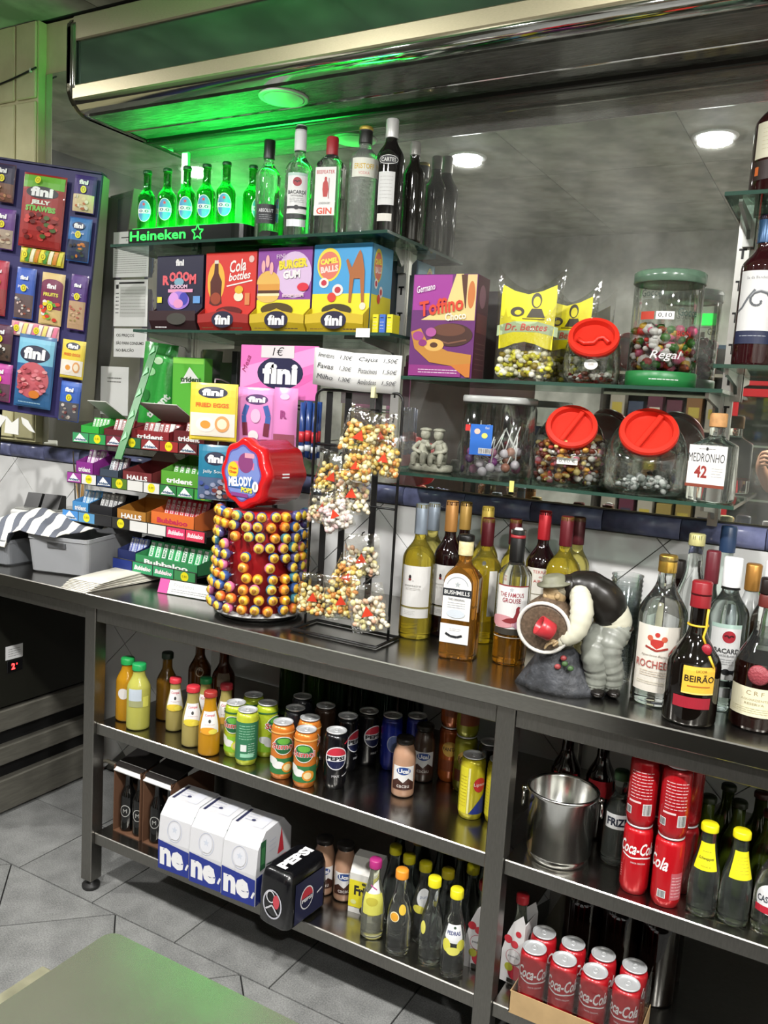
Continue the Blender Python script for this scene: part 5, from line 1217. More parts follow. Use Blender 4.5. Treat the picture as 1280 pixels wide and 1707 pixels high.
# whistle lollipop drum lying on top
FX, FY, FZ = .468, .098, 1.277
t = thing('lollipop_drum', 'red scalloped plastic lollipop drum lying above the ball lollipops', 'sweet drum'); t.matrix_world = M4((FX, FY, FZ), radians(-12))
def scal(R, y, n=80, amp=.045): return [(R * (1 + amp * cos(8 * a)) * cos(a), y, R * (1 + amp * cos(8 * a)) * sin(a)) for a in [2 * pi * k / n for k in range(n)]]
redp = P('c01a1e', .22, coat=.3)
MB().loft([scal(.084, .0), scal(.090, .004), scal(.090, .030), scal(.085, .034), scal(.085, .145), scal(.080, .150)], redp, True).build('drum', t)
d = Decal(on_plane((0, 0, 0), (1, 0, 0), (0, 0, 1)))
d.poly([(p[0] * .86, p[2] * .86) for p in scal(.084, 0, 48)], '5a4a8a'); d.poly([(p[0] * .80, p[2] * .80) for p in scal(.084, 0, 48)], '6c7cb4'); d.rect(-.038, .012, .046, .030, 'c86a8a'); d.ell(.012, .028, .030, .026, '7a3a6a'); d.rect(.008, .042, .046, .054, 'd88a98'); d.ell(-.038, .006, .022, .022, 'e8b42a'); d.text('Chupa', -.038, .010, .008, 'c23a22', w=.03, bold=.04); d.text('Chups', -.038, .000, .008, 'c23a22', w=.03, bold=.04)
d.rect(-.056, -.040, .046, -.012, '2f5a9a'); d.text('MELODY', -.006, -.022, .026, 'eef0f4', w=.096, bold=.05, rot=.08); d.text('POPS', .022, -.042, .014, 'e8d23a', w=.045, bold=.05); d.rect(-.040, -.062, .028, -.052, '7a3a7a'); d.ell(.056, -.030, .012, .014, 'eeeeee'); d.text('1', .056, -.030, .014, '2a2a2a', bold=.04); d.build('face_print', t)
MB().cbox(.086, .0885, .060, .085, -.006, .006, P('efefed', .5), .0005).build('sticker', t)

# ---- nut rack with price card
t = thing('nut_rack', 'black wire rack with flat uprights holding little nut bags', 'wire rack', (.795, .120, ZT))
bw = P('0f0f10', .4)
hw, ht = .122, .605
path = [(-hw, 0, .006), (-hw, 0, ht - .02)] + [(-hw + .02 * (1 - cos(a)), 0, ht - .02 + .02 * sin(a)) for a in [pi / 2 * k / 4 for k in range(1, 5)]] + [(hw - .02 + .02 * sin(a), 0, ht - .02 + .02 * cos(a)) for a in [pi / 2 * k / 4 for k in range(0, 5)]] + [(hw, 0, .006)]
MB().tube(path, .0035, bw, 8).build('frame', t)
for x in (-.085, -.030, .056): MB().cbox(x - .009, x + .009, .002, .005, .05, ht - .004, bw, .0008).build('strip', t)
for z in (.05, .330, .47): MB().tube([(-hw, .0035, z), (hw, .0035, z)], .003, bw, 6).build('cross_bar', t)
MB().tube([(-hw, 0, .006), (-hw, .055, .005), (hw, .055, .005), (hw, 0, .006), (hw + .0, -.06, .005), (-hw, -.06, .005), (-hw, 0, .006)], .004, bw, 8).build('foot_frame', t)
MB().box(-.022, -.012, -.0052, -.0042, .052, .080, P('efece0', .5)).build('tag', t)
# price card leaning on the rack top
pc = thing('price_card', 'white handwritten price card fixed over the nut rack', 'price card', (.785, .112, 1.470), rot=(0, radians(1), radians(8)))
MB().sheet([[(x, -.014 + .030 * (-x / .12) ** 2 * (1 if x < 0 else .2), z + (.010 * (-x / .12) if x < 0 else 0)) for z in (.035, .085, .125)] for x in [-.12 + .02 * k for k in range(13)]], P('e2e3e0', .6), True, .0008).build('card', pc)
d = Decal(lambda u, v, dd: Vector((u, -.014 + .030 * (-u / .12) ** 2 * (1 if u < 0 else .2) - dd - .0008, v + (.010 * (-u / .12) if u < 0 else 0))), du=.02)
for r_, (a, b, c_, e) in enumerate((('Amendoins', '1,30€', 'Cajús', '1,50€'), ('Favas', '1,30€', 'Pistachios', '1,50€'), ('Milho', '1,30€', 'Amêndoas', '1,50€'))):
    z = .110 - r_ * .026; d.text(a, -.080, z, .012, '1d1d22', w=.052, shear=.25); d.text(b, -.020, z, .012, '1d1d22', w=.034, shear=.25); d.text(c_, .038, z, .012, '1d1d22', w=.048, shear=.25); d.text(e, .094, z, .012, '1d1d22', w=.036, shear=.25)
d.build('handwriting', pc)
MB().cbox(.052, .062, -.020, .010, .022, .048, P('d8d49a', .5), .001).build('peg', pc)
bagf = film('ffffff', 'fbfbf8', .05, .6, .10, .6)
NB = []
def nut_bag(label, x, z, s, seed, kc, rz, ry):
    for lay in (.098, .069, .040, .011):
        if all(l != lay or abs(x - a) > .046 * (s + b) or abs(z - c) > .052 * (s + b) for a, c, b, l in NB): break
    NB.append((x, z, s, lay))
    t = thing('nut_bag', label, 'nut bag', (0, 0, 0), 0, 'nut bags hanging on the wire rack'); t.matrix_world = M4((x + .6 * (.098 - lay), lay, ZT + z + .13 * (.098 - lay)), rz, ry); w_, h_ = .080 * s, .085 * s
    rr = random.Random(seed); mb = MB()
    for k in range(95):
        v = rr.random() ** 1.2; u = rr.uniform(-1, 1) * (1 - .1 * v); dpt = .011 * (1 - u * u) ** .5
        R = Matrix.Rotation(rr.uniform(0, 6), 3, 'Z') @ Matrix.Rotation(rr.uniform(0, 3), 3, 'Y')
        mb.ell((u * w_ * .43, rr.uniform(-dpt, dpt), .008 + v * h_ * .70), .0088, .0066, .006, P(rr.choice(kc), .4), 6, 4, R)
    mb.build('kernels', t, kind='stuff')
    pouch(t, w_, h_ * 1.15, .0145, bagf, None)
    MB().tube([(0, 0, h_ * 1.10), (0, .004, h_ * 1.16), (0, (.121 - lay) / cos(rz), h_ * 1.16)], .0018, bw, 6).build('hook', t)
    d = Decal(front(-.0150)); d.poly([(-.012 * s, h_ * .40), (.013 * s, h_ * .42), (.002 * s, h_ * .66)], 'b8361e'); d.build('sticker', t)
ca = ['d9b05c', 'e3c88c', 'c99a4a', 'ecd9a4', 'b8793c']; cp_ = ['e0d0ac', 'd3b49c', 'e6dcc0', 'c99a80', 'd9c48c']
for i, (x, z, s, kc, ry) in enumerate(((.879, .490, 1., ca, -4), (.882, .435, 1.05, ca, 6), (.802, .478, 1.15, ca, 18), (.735, .378, 1.1, ca, 14), (.806, .340, 1.15, cp_, 0), (.722, .305, .95, cp_, 4), (.783, .300, .95, ['d8c8b8', 'c8a8a8', 'e6dccf'], -24), (.812, .415, .9, ca, 2), (.848, .188, 1.1, cp_, -4), (.790, .150, .95, ca, 22), (.708, .070, 1.1, ca, 2), (.800, .085, 1.1, ca, -6), (.880, .075, 1.15, cp_, -14))):
    nut_bag('small clear bag of golden nuts with red triangle sticker' if kc is ca else 'small clear bag of pale mixed nuts with red triangle sticker', x, z - .030, s, i + 3, kc, radians(16), radians(ry))

# ---- acrylic price stand lying on the counter
t = thing('sign_holder', 'low clear sign holder with white card and pink end tab', 'sign holder', (.240, .172, ZT), radians(6))
MB().prism([(-.03, 0), (.03, 0), (.028, .004), (-.012, .042), (-.016, .040)], -.095, .095, film('ffffff', 'eef2f0', .08, .8, .05), axis='x').build('holder', t)
mpl = on_plane((0, -.031, .004), (1, 0, 0), (0, -.018 + .036, .036)); mpl = on_plane((0, -.0300, .0015), (1, 0, 0), (0, .014, .040))
d = Decal(mpl, base=.0008); d.rect(-.062, .001, .095, .040, 'e6e7e4'); d.text('Produtos', -.01, .028, .011, '9a9c9c', w=.07); d.lines(-.05, .085, .006, .018, 2, '8a8c8c', .002); d.build('card', t)
d = Decal(mpl, base=.0008); d.rect(-.096, .0, -.063, .041, 'd0508e'); d.build('end_tab', t)

# ---- cream paper bags fanned on the counter
pb0 = None
for i in range(8):
    x, y, a = -.020 - .004 * i + .003 * (i % 2), .200 + .004 * i, 0
    if pb0 is None:
        pb0 = thing('paper_bag', 'flat cream paper bag in the fanned pile beside the grey tub', 'paper bag', (x, y, ZT + .0008), radians(84), 'cream paper bags fanned on the counter')
        g = [[(-.21 + .42 * k / 8, yy, .020 * (k / 8) ** 2 * .9 + .004 * sin(k)*.3) for yy in (-.055, 0, .055)] for k in range(9)]
        MB().sheet(g, P('e3dcc4', .75), True, .0016).build('sheet', pb0)
    else: copy_tree(pb0, None, (x, y, ZT + .0008 + .0034 * i), radians(84 + 1.8 * i))
# ---- grey tub, tray and towel
def tub(name, label, x, y, z, rz, w_, dp, h_, col, cat, slot=True):
    t = thing(name, label, cat, (x, y, z), rz); m = P(col, .45); a, b = w_ / 2, dp / 2; k = .004
    def rr(a, b, r=.018, n=4):
        o = []
        for cx, cy, s0 in ((a - r, b - r, 0), (-a + r, b - r, 1), (-a + r, -b + r, 2), (a - r, -b + r, 3)):
            o += [(cx + r * cos(pi / 2 * (s0 + q / n)), cy + r * sin(pi / 2 * (s0 + q / n))) for q in range(n + 1)]
        return o
    R = lambda f, zz, e=0: [(p[0] , p[1], zz) for p in rr(a * f + e, b * f + e)]
    MB().loft([R(.88, 0), R(.92, .006), R(.985, h_ - .012), R(1., h_ - .011), R(1., h_), R(1., h_, -k), R(.90, .008, -k)], m, False, cap=True).build('shell', t)
    if slot: MB().prism([(-.032, h_ - .034), (.032, h_ - .034), (.032, h_ - .018), (-.032, h_ - .018)], -b * .985 - .0012, -b * .955, P('4a4b4d', .6), axis='y').build('hand_slot', t)
    return t
tub('plastic_tub', 'light grey open plastic tub with hand slot beside the paper bags', -.268, .245, ZT, radians(15), .215, .335, .118, '8d8f92', 'plastic tub')
tub('plastic_tray', 'grey shallow plastic tray under the striped towel', -.535, .195, ZT, radians(4), .22, .30, .085, '7b7e82', 'plastic tray', False)
def stripe_mat():
    m = bpy.data.materials.new('striped_cloth'); m.use_nodes = True; nt = m.node_tree; b = nt.nodes['Principled BSDF']; b.inputs['Roughness'].default_value = .9
    tc = nt.nodes.new('ShaderNodeTexCoord'); mp = nt.nodes.new('ShaderNodeMapping'); wv = nt.nodes.new('ShaderNodeTexWave'); wv.inputs['Scale'].default_value = 6.2; wv.inputs['Distortion'].default_value = .15
    r = nt.nodes.new('ShaderNodeValToRGB'); r.color_ramp.interpolation = 'CONSTANT'; r.color_ramp.elements[0].color = lin('e4e2d8'); r.color_ramp.elements[1].color = lin('5b5f6a'); r.color_ramp.elements[1].position = .58
    mp.inputs['Rotation'].default_value = (0, 0, radians(-32))
    nt.links.new(tc.outputs['Object'], mp.inputs[0]); nt.links.new(mp.outputs[0], wv.inputs['Vector']); nt.links.new(wv.outputs['Fac'], r.inputs[0]); nt.links.new(r.outputs[0], b.inputs['Base Color'])
    return m
tw = thing('striped_towel', 'white and grey striped towel draped over the grey tray and tub edge', 'towel', (-.460, .185, ZT + .087), radians(4)); g = []
for i in range(31):
    row = []
    for j in range(21):
        u, v = i / 30, j / 20; x = -.24 + .49 * u; y = -.145 + .30 * v
        hump = .070 * math.exp(-((u - .46) / .26) ** 2) * sin(pi * min(1, v * .75 + .10)) + .007 * sin(11 * u + 4 * v) * v + .004 * sin(17 * v + 6 * u)
        drop = -.045 * max(0, (.20 - v) / .20) ** 1.1
        rise = .036 * min(1, max(0, (u - .56) / .14))
        row.append((x, y, .006 + max(.0, hump) + drop * (1 if u < .6 else .1) + rise))
    g.append(row)
MB().sheet(g, stripe_mat(), True, .003).build('cloth', tw)
# ---- scale, screen and skewer pot behind the towel
t = thing('kitchen_scale', 'small white scale with black keypad behind the striped towel', 'scale', (-.800, .500, ZT), radians(14))
MB().cbox(-.10, .10, -.07, .07, 0, .105, P('d4d4ce', .4), .008).build('body', t); MB().cbox(-.085, .085, -.060, .055, .105, .112, P('bfc0bb', .25, .7), .003).build('pan', t)
MB().prism([(-.02, .112), (.03, .112), (.03, .160), (.006, .165)], -.075, -.012, P('151515', .4), axis='x').build('display', t); MB().prism([(-.02, .112), (.03, .112), (.03, .160), (.006, .165)], 0, .075, P('1a1a1a', .4), axis='x').build('keypad', t)
MB().cbox(-.05, .08, -.0715, -.070, .03, .075, P('1f4a40', .4), .0005).build('badge', t)
t = thing('till_screen', 'dark slanted till screen with pale edge at the end of the counter', 'screen', (-1.22, .26, ZT), radians(40))
MB().prism([(-.07, 0), (.07, 0), (.07, .02), (-.07, .02)], -.10, .10, P('8d8d88', .35, .6), axis='x').build('base', t)
MB().prism([(-.060, .02), (-.040, .02), (.075, .30), (.055, .305)], -.16, .16, P('2b2d2e', .15), axis='x').build('panel', t)
MB().prism([(-.062, .018), (-.038, .018), (.077, .302), (.053, .307)], .16, .172, P('c4c4bd', .3, .5), axis='x').build('edge', t)
MB().cbox(-.13, .10, .02, .075, .30, .325, P('d4d4ce', .5), .003).build('receipt_slot', t)
t = thing('skewer_pot', 'dark pot of thin wooden skewers and wires behind the towel', 'skewer pot', (-.650, .545, ZT))
MB().lathe([(.03, 0), (.034, .003), (.036, .11), (.033, .11), (.030, .006), (.001, .006)], P('26231f', .4), 20).build('pot', t)
rr_ = random.Random(9)
for k in range(7):
    MB().tube([(rr_.uniform(-.015, .015), rr_.uniform(-.015, .015), .008), (rr_.uniform(-.06, .05), rr_.uniform(-.03, .03), rr_.uniform(.26, .34))], .0024, P('b08a52' if k % 3 else '3a342c', .6), 6).build('skewer', t)

# ---- bent old man figurine leaning over a barrel
fx, fy = 1.382, .085
t = thing('man_figurine', 'glazed figurine of a bent man in waistcoat leaning over a barrel', 'figurine', (fx, fy, ZT), radians(22))
rock = P('34363a', .55, noise=.5, ns=40., bump=1., bs=60.); trs = P('7d8078', .35, noise=.3, ns=25.); shirt = P('bfbba8', .4); vest = P('1b1815', .3, noise=.4, ns=30.); skin = P('a58d68', .4, noise=.2, ns=60.)
# mound under the barrel
ring_ = lambda rx, ry, z, s, cx: [(cx + rx * cos(a) * (1 + .10 * sin(3 * a + s) + .05 * sin(7 * a + 2 * s)), .004 + ry * sin(a) * (1 + .08 * cos(4 * a + s)), z) for a in [2 * pi * k / 28 for k in range(28)]]
MB().loft([ring_(.098, .055, 0, 0, -.010), ring_(.095, .053, .012, .4, -.012), ring_(.072, .045, .040, 1.1, -.022), ring_(.050, .040, .070, 1.7, -.030), ring_(.036, .034, .092, 2.2, -.038)], rock, True).build('rock_mound', t)
fl_ = MB()
for k, (a, b, c_) in enumerate(((-.020, -.046, .068), (-.034, -.044, .060), (-.008, -.048, .060), (-.024, -.046, .080))): fl_.ell((a, b, c_), .007, .005, .006, P('8a3a3a' if k % 2 else '3f5a35', .5), 8, 6)
fl_.build('flowers', t, kind='stuff')
br = MB(); bar = P('57483a', .45, noise=.4, ns=30., stretch=(6, 6, 1))
br.lathe([(.020, -.052), (.050, -.050), (.050, -.044), (.056, 0), (.050, .044), (.044, .046), (.001, .040)], bar, 30)
bo = br.build('barrel', t); bo.matrix_local = M4((-.058, -.010, .146), radians(-16), 0, radians(96))
hp = MB(); hp.tube([(.053 * cos(a), .053 * sin(a), .044) for a in [2 * pi * k / 30 for k in range(30)]], .0042, P('cfcabb', .35), 8, closed=True); hp.build('hoop', bo)
cupm = P('a02a30', .3); cu = MB(); cu.lathe([(.016, 0), (.020, .004), (.021, .034), (.018, .034), (.016, .006), (.001, .006)], cupm, 20); co = cu.build('cup', t); co.matrix_local = M4((-.052, -.062, .135), radians(10), radians(-62), 0)
MB().ell((-.064, -.0625, .128), .006, .003, .006, P('3a1014', .4), 8, 6).build('spout', bo) if False else None
for s_, (hx_, kx, ax_) in enumerate((((.070, .020, .140), (.040, -.026, .085), (.048, -.018, .022)), ((.084, .000, .140), (.070, -.022, .082), (.083, -.010, .022)))):
    mb = MB(); limb(mb, [hx_, tuple((Vector(hx_) + Vector(kx)) / 2 + Vector((-.008, -.004, 0))), kx, tuple((Vector(kx) + Vector(ax_)) / 2 + Vector((.004, 0, 0))), ax_], [.032, .031, .027, .025, .022], trs, 16, 7, .05, 8); mb.build('trouser_leg', t)
    mb = MB(); mb.ell((ax_[0] + .004, ax_[1] - .012, .010), .015, .026, .010, P('14110f', .25), 14, 8); mb.build('shoe', t); 
mb = MB(); limb(mb, [(.080, .010, .128), (.078, .006, .160), (.066, .002, .178)], [.036, .037, .034], shirt, 18, 5, .03, 6); mb.build('shirt_tail', t)
mb = MB(); mb.tube([(.080 + .037 * cos(a), .008 + .036 * sin(a), .138 + .006 * cos(a)) for a in [2 * pi * k / 24 for k in range(24)]], .0035, P('2a2118', .4), 8, closed=True); mb.build('belt', t)
mb = MB(); limb(mb, [(.074, .004, .158), (.056, .002, .196), (.018, .000, .222), (-.018, -.002, .222)], [.033, .042, .038, .028], vest, 18, 6, .02, 5); mb.build('waistcoat', t)
for s_, pts in (('f', [(.000, -.030, .212), (.004, -.050, .180), (-.006, -.056, .140), (-.030, -.052, .118)]), ('b', [(-.010, .030, .212), (-.020, .045, .175), (-.045, .040, .150)])):
    mb = MB(); limb(mb, pts, [.022, .024, .021, .014] if s_ == 'f' else [.020, .020, .015], shirt, 14, 6, .05, 7); mb.build('sleeve', t)
    e = pts[-1]; mb = MB(); mb.ell((e[0] - .014, e[1], e[2] - .004), .014, .010, .008, skin, 12, 7)
    for k in range(4): limb(mb, [(e[0] - .020, e[1] - .006 + .004 * k, e[2] - .004), (e[0] - .030, e[1] - .006 + .004 * k, e[2] - .010), (e[0] - .034, e[1] - .005 + .004 * k, e[2] - .018)], [.0030, .0028, .0022], skin, 6, 3)
    limb(mb, [(e[0] - .010, e[1] - .008, e[2] - .002), (e[0] - .018, e[1] - .014, e[2] - .008)], [.0032, .0026], skin, 6, 3); mb.build('hand', t)
hd = MB(); hd.ell((-.050, -.010, .208), .024, .022, .029, skin, 18, 12, Matrix.Rotation(radians(-25), 3, 'Y')); hd.ell((-.068, -.018, .202), .007, .006, .007, skin, 10, 7); limb(hd, [(-.024, -.004, .214), (-.042, -.006, .208)], [.017, .017], skin, 12, 3)
for s_ in (-1, 1): hd.ell((-.046, -.010 + s_ * .0215, .206), .006, .004, .008, skin, 8, 6); hd.ell((-.067, -.012 + s_ * .009, .212), .0035, .0035, .0025, P('2a2018', .3), 8, 5)
hd.ell((-.062, -.012, .190), .011, .012, .010, P('6a5c48', .7, bump=.8, bs=200.), 10, 7); ho_ = hd.build('head', t)
MB().ell((-.044, -.008, .216), .0235, .0225, .022, P('8d8672', .7, bump=.8, bs=160.), 14, 8).build('hair', ho_)
ht_ = MB(); ht_.lathe([(.036, 0), (.037, .003), (.024, .006), (.023, .018), (.016, .021), (.001, .021)], P('6a6a58', .5, noise=.25, ns=40.), 24); hto = ht_.build('hat', t); hto.matrix_local = M4((-.052, -.010, .226), 0, radians(-10), 0)
# ---- column of clear plastic cups
cup0 = None
for k in range(14):
    z = ZT + .0005 + k * .0105
    if cup0 is None:
        cup0 = thing('plastic_cup', 'clear plastic cup nested in the tall column behind the figurine', 'plastic cup', (1.450, .222, z), 0, 'nested clear plastic cups')
        MB().loft([[(r * cos(2 * pi * q / 24), r * sin(2 * pi * q / 24), zz) for q in range(24)] for r, zz in ((.001, .001), (.024, .0), (.0255, .004), (.033, .100), (.0345, .1005), (.0345, .103), (.033, .103))], film('ffffff', 'f4f6f6', .10, .8, .08), True, cap=False).build('cup', cup0)
    else: copy_tree(cup0, None, (1.450, .222, z))
# ================================================================== things on the shelves under the counter
ALU = P('d3d5d6', .32, .55)
def can(label, x, y, z, body, art, group, off=0., r=.029, h=.146, copies=()):
    t = thing('drink_can', label, 'drink can', (x, y, z), face(x, y, off), group); n = r - .0045
    pr = [(.001, .003), (n - .003, .0025), (n, 0), (n + .001, .001), (r - .001, .011), (r, .015), (r, h - .017), (r - .001, h - .013), (n + .0004, h - .0062)]
    MB().lathe(pr, P(body, .25, .25, coat=.3), 28).build('body', t)
    MB().lathe([(n, h - .0042), (n + .0012, h - .003), (n + .0012, h - .0005), (n - .0006, h), (n - .0022, h - .0035), (n - .004, h - .0045), (.001, h - .0048)], ALU, 28).build('lid', t)
    MB().lathe([(.009, 0), (.010, .0008), (.008, .0016), (.0055, .0016), (.005, .0006)], ALU, 14, ax=.62).build('tab', t).location = (0, .004, h - .0044)
    if art:
        d = Decal(on_cyl(pr), du=.005, eps=.00015, base=.00025); art(d, r, h); d.build('print', t)
    for l, cx, cy, cz, o in copies: copy_tree(t, None, (cx, cy, cz), face(cx, cy, o), l)
    return t
ZU, ZL = Z1 + .0003, Z2 + .0003
GC = 'cans on the upper counter shelf'
def art_sum(c_top, leaf, fruit):
    def f(d, r, h):
        w_ = pi * r * .98
        d.rect(-w_, .016, w_, .058, leaf); 
        for k, (x, z, rx, rz_) in enumerate(((-.012, .040, .018, .010), (.014, .034, .016, .014), (-.03, .05, .016, .010), (.03, .052, .014, .008))): d.ell(x, z, rx, rz_, ['e6e6e0', fruit, 'd8e0d8', '2a5a34'][k])
        d.ell(.012, .034, .010, .009, 'f0c890'); d.ell(0, .092, .025, .023, '1f5a34'); d.ring(0, .092, .026, .024, .002, 'e6e2d0'); d.ell(0, .103, .016, .008, '5a9a3a'); d.text('Sumol', 0, .090, .017, 'e9e6e0', w=.060, bold=.05); d.text('Sumol', 0, .090, .015, 'b02a2a', w=.056, bold=.02)
        d.rect(-w_, .122, w_, .126, c_top)
    return f
can('orange fruit soda can with green oval logo beside the green cans', .668, .052, ZU, 'd8742a', art_sum('e8a05a', '2f6a3a', 'd8822a'), GC, 6,
    copies=(('orange fruit soda can standing nearest the shelf edge beside the black cola can', .742, .048, ZU, -8), ('orange fruit soda can behind the two front orange cans', .706, .116, ZU, 12)))
can('lime green soda can with red lettering behind the turned green can', .489, .084, ZU, 'a9bd2e', art_sum('2a5a34', '7fae2c', 'd8e03a'), GC, -14, copies=(('lime green soda can showing only its side beside the turned can', .556, .134, ZU, 50), ('lime green soda can in the second row behind the lemon cans', .488, .160, ZU, 0)))
def art_back(d, r, h):
    d.rect(-.05, .016, .05, .118, '2f6a4a'); d.lines(-.022, .022, .070, .112, 6, '8ab89a', .0016); d.rect(-.016, .040, .000, .058, 'd8e0d8'); d.lines(.004, .024, .026, .064, 6, 'a8c8b0', .0014); d.rect(-.016, .024, .02, .034, '8ac0a0')
can('green soda can turned to its dark green text side', .546, .062, ZU, 'b6c638', art_back, GC, 0)
def pepsi_art(d, r, h):
    d.ell(0, .082, .030, .030, 'e8e9ee'); d.ell(0, .082, .0275, .0275, '12183a'); d.ell(0, .082, .0275, .0275, 'b22a3a', a0=.12, a1=pi - .12); d.rect(-.0285, .074, .0285, .089, 'e8e9ee'); d.text('PEPSI', -.002, .0815, .0105, '101018', w=.047, bold=.05)
    d.line([(.02, .118), (.034, .125)], .004, 'b22a3a'); d.line([(.016, .035), (.034, .040)], .002, 'c8c8cc'); d.text('MAX', 0, .036, .006, 'c8c8cc')
can('black cola can with round red, white and blue logo beside the orange cans', .806, .088, ZU, '0d0d11', pepsi_art, GC, 6, copies=(('black cola can in shadow behind the front black can', .776, .190, ZU, 60), ('black cola can with half turned logo beside the blue cans', .802, .255, ZU, 40)))
can('deep blue energy can behind the chocolate milk bottle', .868, .268, ZU, '1a2a8a', lambda d, r, h: (d.ell(.006, .075, .016, .022, '5a6a9a'), d.ring(.006, .075, .017, .023, .002, 'a8b0c8')), GC, 0, copies=(('deep blue energy can farther back beside another blue can', .922, .306, ZU, 30),))
def art_mango(d, r, h): d.rect(-.03, .030, .03, .060, '7a3a1a'); d.ell(0, .090, .02, .02, 'd8a04a'); d.text('FANTA', 0, .09, .010, '3a2a1a', w=.036, bold=.03)
can('dim orange can at the bottom of a two can stack', 1.024, .300, ZU, 'a8541f', art_mango, GC, 0, copies=(('dim orange can on top of a two can stack', 1.024, .300, ZU + .1465, 20),))
can('dim yellow green can at the bottom of a two can stack', 1.082, .268, ZU, '9a9a2a', art_mango, GC, 0, copies=(('dim yellow green can on top of a two can stack', 1.082, .268, ZU + .1465, 20),))
def art_lip(d, r, h): d.rect(-.028, .016, -.006, .128, 'd9c52a'); d.rect(-.005, .016, .0, .128, 'e6dc8a'); d.poly([(.0, .016), (.045, .016), (.045, .070), (.02, .045)], '20307a'); d.ell(.024, .088, .016, .018, 'b22a2a'); d.text('Lipton', .024, .088, .010, 'f0f0e0', w=.03); d.lines(-.026, -.008, .03, .11, 10, 'a8962a', .0012)
can('yellow and blue iced tea can with dark rim beside the steel post', 1.152, .150, ZU, 'c9b62a', art_lip, GC, -8, r=.030, h=.152, copies=(('yellow and blue iced tea can half hidden by the steel post', 1.214, .165, ZU, -30),))
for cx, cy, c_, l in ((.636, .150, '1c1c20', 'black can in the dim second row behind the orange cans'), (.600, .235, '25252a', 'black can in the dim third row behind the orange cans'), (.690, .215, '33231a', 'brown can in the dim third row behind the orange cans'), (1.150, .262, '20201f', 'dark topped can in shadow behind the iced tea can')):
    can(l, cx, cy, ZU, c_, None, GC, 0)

# ---- juice bottles
def jb(label, x, y, h, r, gl, capc, art, grp, name='juice_bottle', z=None, zs=.56, zn=.80, rn=.014, off=0., cap_h=.018, cr=None, cat='juice bottle', sqz=False, k=1.):
    z = ZU if z is None else z
    return bottle(name, label, cat, x, y, z, h, r, h * zs, h * zn, rn, gl, [(P(capc, .35), h - cap_h, h + .001, cr or rn + .0032)], art, group=grp, off=off, k=k, seg=26)
GJ = 'juice bottles on the upper counter shelf'
JO = P('c98d1c', .12, trans=.35, ior=1.35); JP = P('c3bf5a', .14, trans=.35, ior=1.35)
jb('orange juice bottle with green cap beside the left post', .084, .086, .184, .032, JO, '1f8a44', lambda d, t: d.ell(-.012, .085, .016, .016, 'd8d0c8'), GJ, off=0, zs=.62, zn=.87, rn=.0165)
jb('pale lemonade bottle with green cap and grey label', .156, .060, .188, .033, JP, '1f8a4a', lambda d, t: (d.rect(-.030, .088, .008, .122, 'aab4c0'), d.rect(-.030, .070, .030, .088, '8f9168'), d.rect(.012, .070, .03, .100, 'c8c458')), GJ, zs=.62, zn=.87, rn=.0165)
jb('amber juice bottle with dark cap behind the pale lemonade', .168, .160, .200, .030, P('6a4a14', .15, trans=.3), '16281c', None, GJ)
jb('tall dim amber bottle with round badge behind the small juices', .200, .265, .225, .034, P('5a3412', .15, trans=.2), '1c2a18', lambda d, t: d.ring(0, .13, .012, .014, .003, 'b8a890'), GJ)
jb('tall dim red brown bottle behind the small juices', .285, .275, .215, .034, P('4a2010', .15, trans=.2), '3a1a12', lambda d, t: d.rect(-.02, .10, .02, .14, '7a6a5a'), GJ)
def art_comp(fr):
    def f(d, t):
        d.rect(-.026, .066, .026, .122, 'e6e1de'); d.text('Compal', 0, .112, .009, 'b03a4a', w=.034, bold=.02); d.ell(0, .098, .004, .005, '333333', 10); d.lines(-.014, .014, .086, .092, 1, 'b08a8a', .001); d.ell(-.004, .072, .022, .010, fr); d.ell(.010, .070, .012, .007, 'e8c84a')
    return f
NE = P('a89a5a', .15, trans=.3, ior=1.35)
jb('small nectar bottle with red cap and banana label beside the lemonade', .246, .112, .152, .025, NE, 'b8303c', art_comp('d8b03a'), GJ, rn=.0145, cap_h=.014, zs=.42, zn=.86, cr=.0170)
jb('small nectar bottle with red cap and banana label at the shelf edge', .357, .062, .166, .028, NE, 'b02a34', art_comp('d8b83a'), GJ, rn=.0155, cap_h=.015, zs=.42, zn=.86, cr=.0185)
jb('small orange nectar bottle with dark red cap and orange slice label', .431, .047, .172, .029, P('c4891c', .15, trans=.3, ior=1.35), '8c2a26', art_comp('e0902a'), GJ, rn=.0155, cap_h=.014, zs=.42, zn=.86, cr=.0180)
jb('small nectar bottle with green cap behind the banana nectar', .338, .135, .166, .027, NE, '1f7a44', art_comp('c8a83a'), GJ, rn=.015, cap_h=.015, zs=.42, zn=.86, cr=.0175)
jb('small nectar bottle with red cap behind the orange nectar', .418, .128, .168, .027, NE, 'a8303a', art_comp('c8903a'), GJ, rn=.015, cap_h=.015, zs=.42, zn=.86, cr=.0175)
def art_ucal(d, t):
    d.rect(-.028, .022, .028, .082, 'e4e2de'); d.ell(0, .070, .018, .010, '24407a'); d.text('Ucal', 0, .070, .011, 'f0f0f0', w=.028, bold=.04); d.poly([(-.028, .022), (.028, .022), (.028, .040), (.012, .052), (.0, .040), (-.014, .050), (-.028, .042)], '3a2018'); d.text('cacau', 0, .031, .007, 'e8e0d8', w=.03)
MILK = P('a8836a', .3, coat=.5)
jb('chocolate milk bottle with white and brown label alone on the shelf', .968, .152, .146, .0285, MILK, '1d1a18', art_ucal, GJ, 'milk_bottle', rn=.020, cap_h=.012, zs=.62, zn=.92, cat='milk bottle', k=1.4)
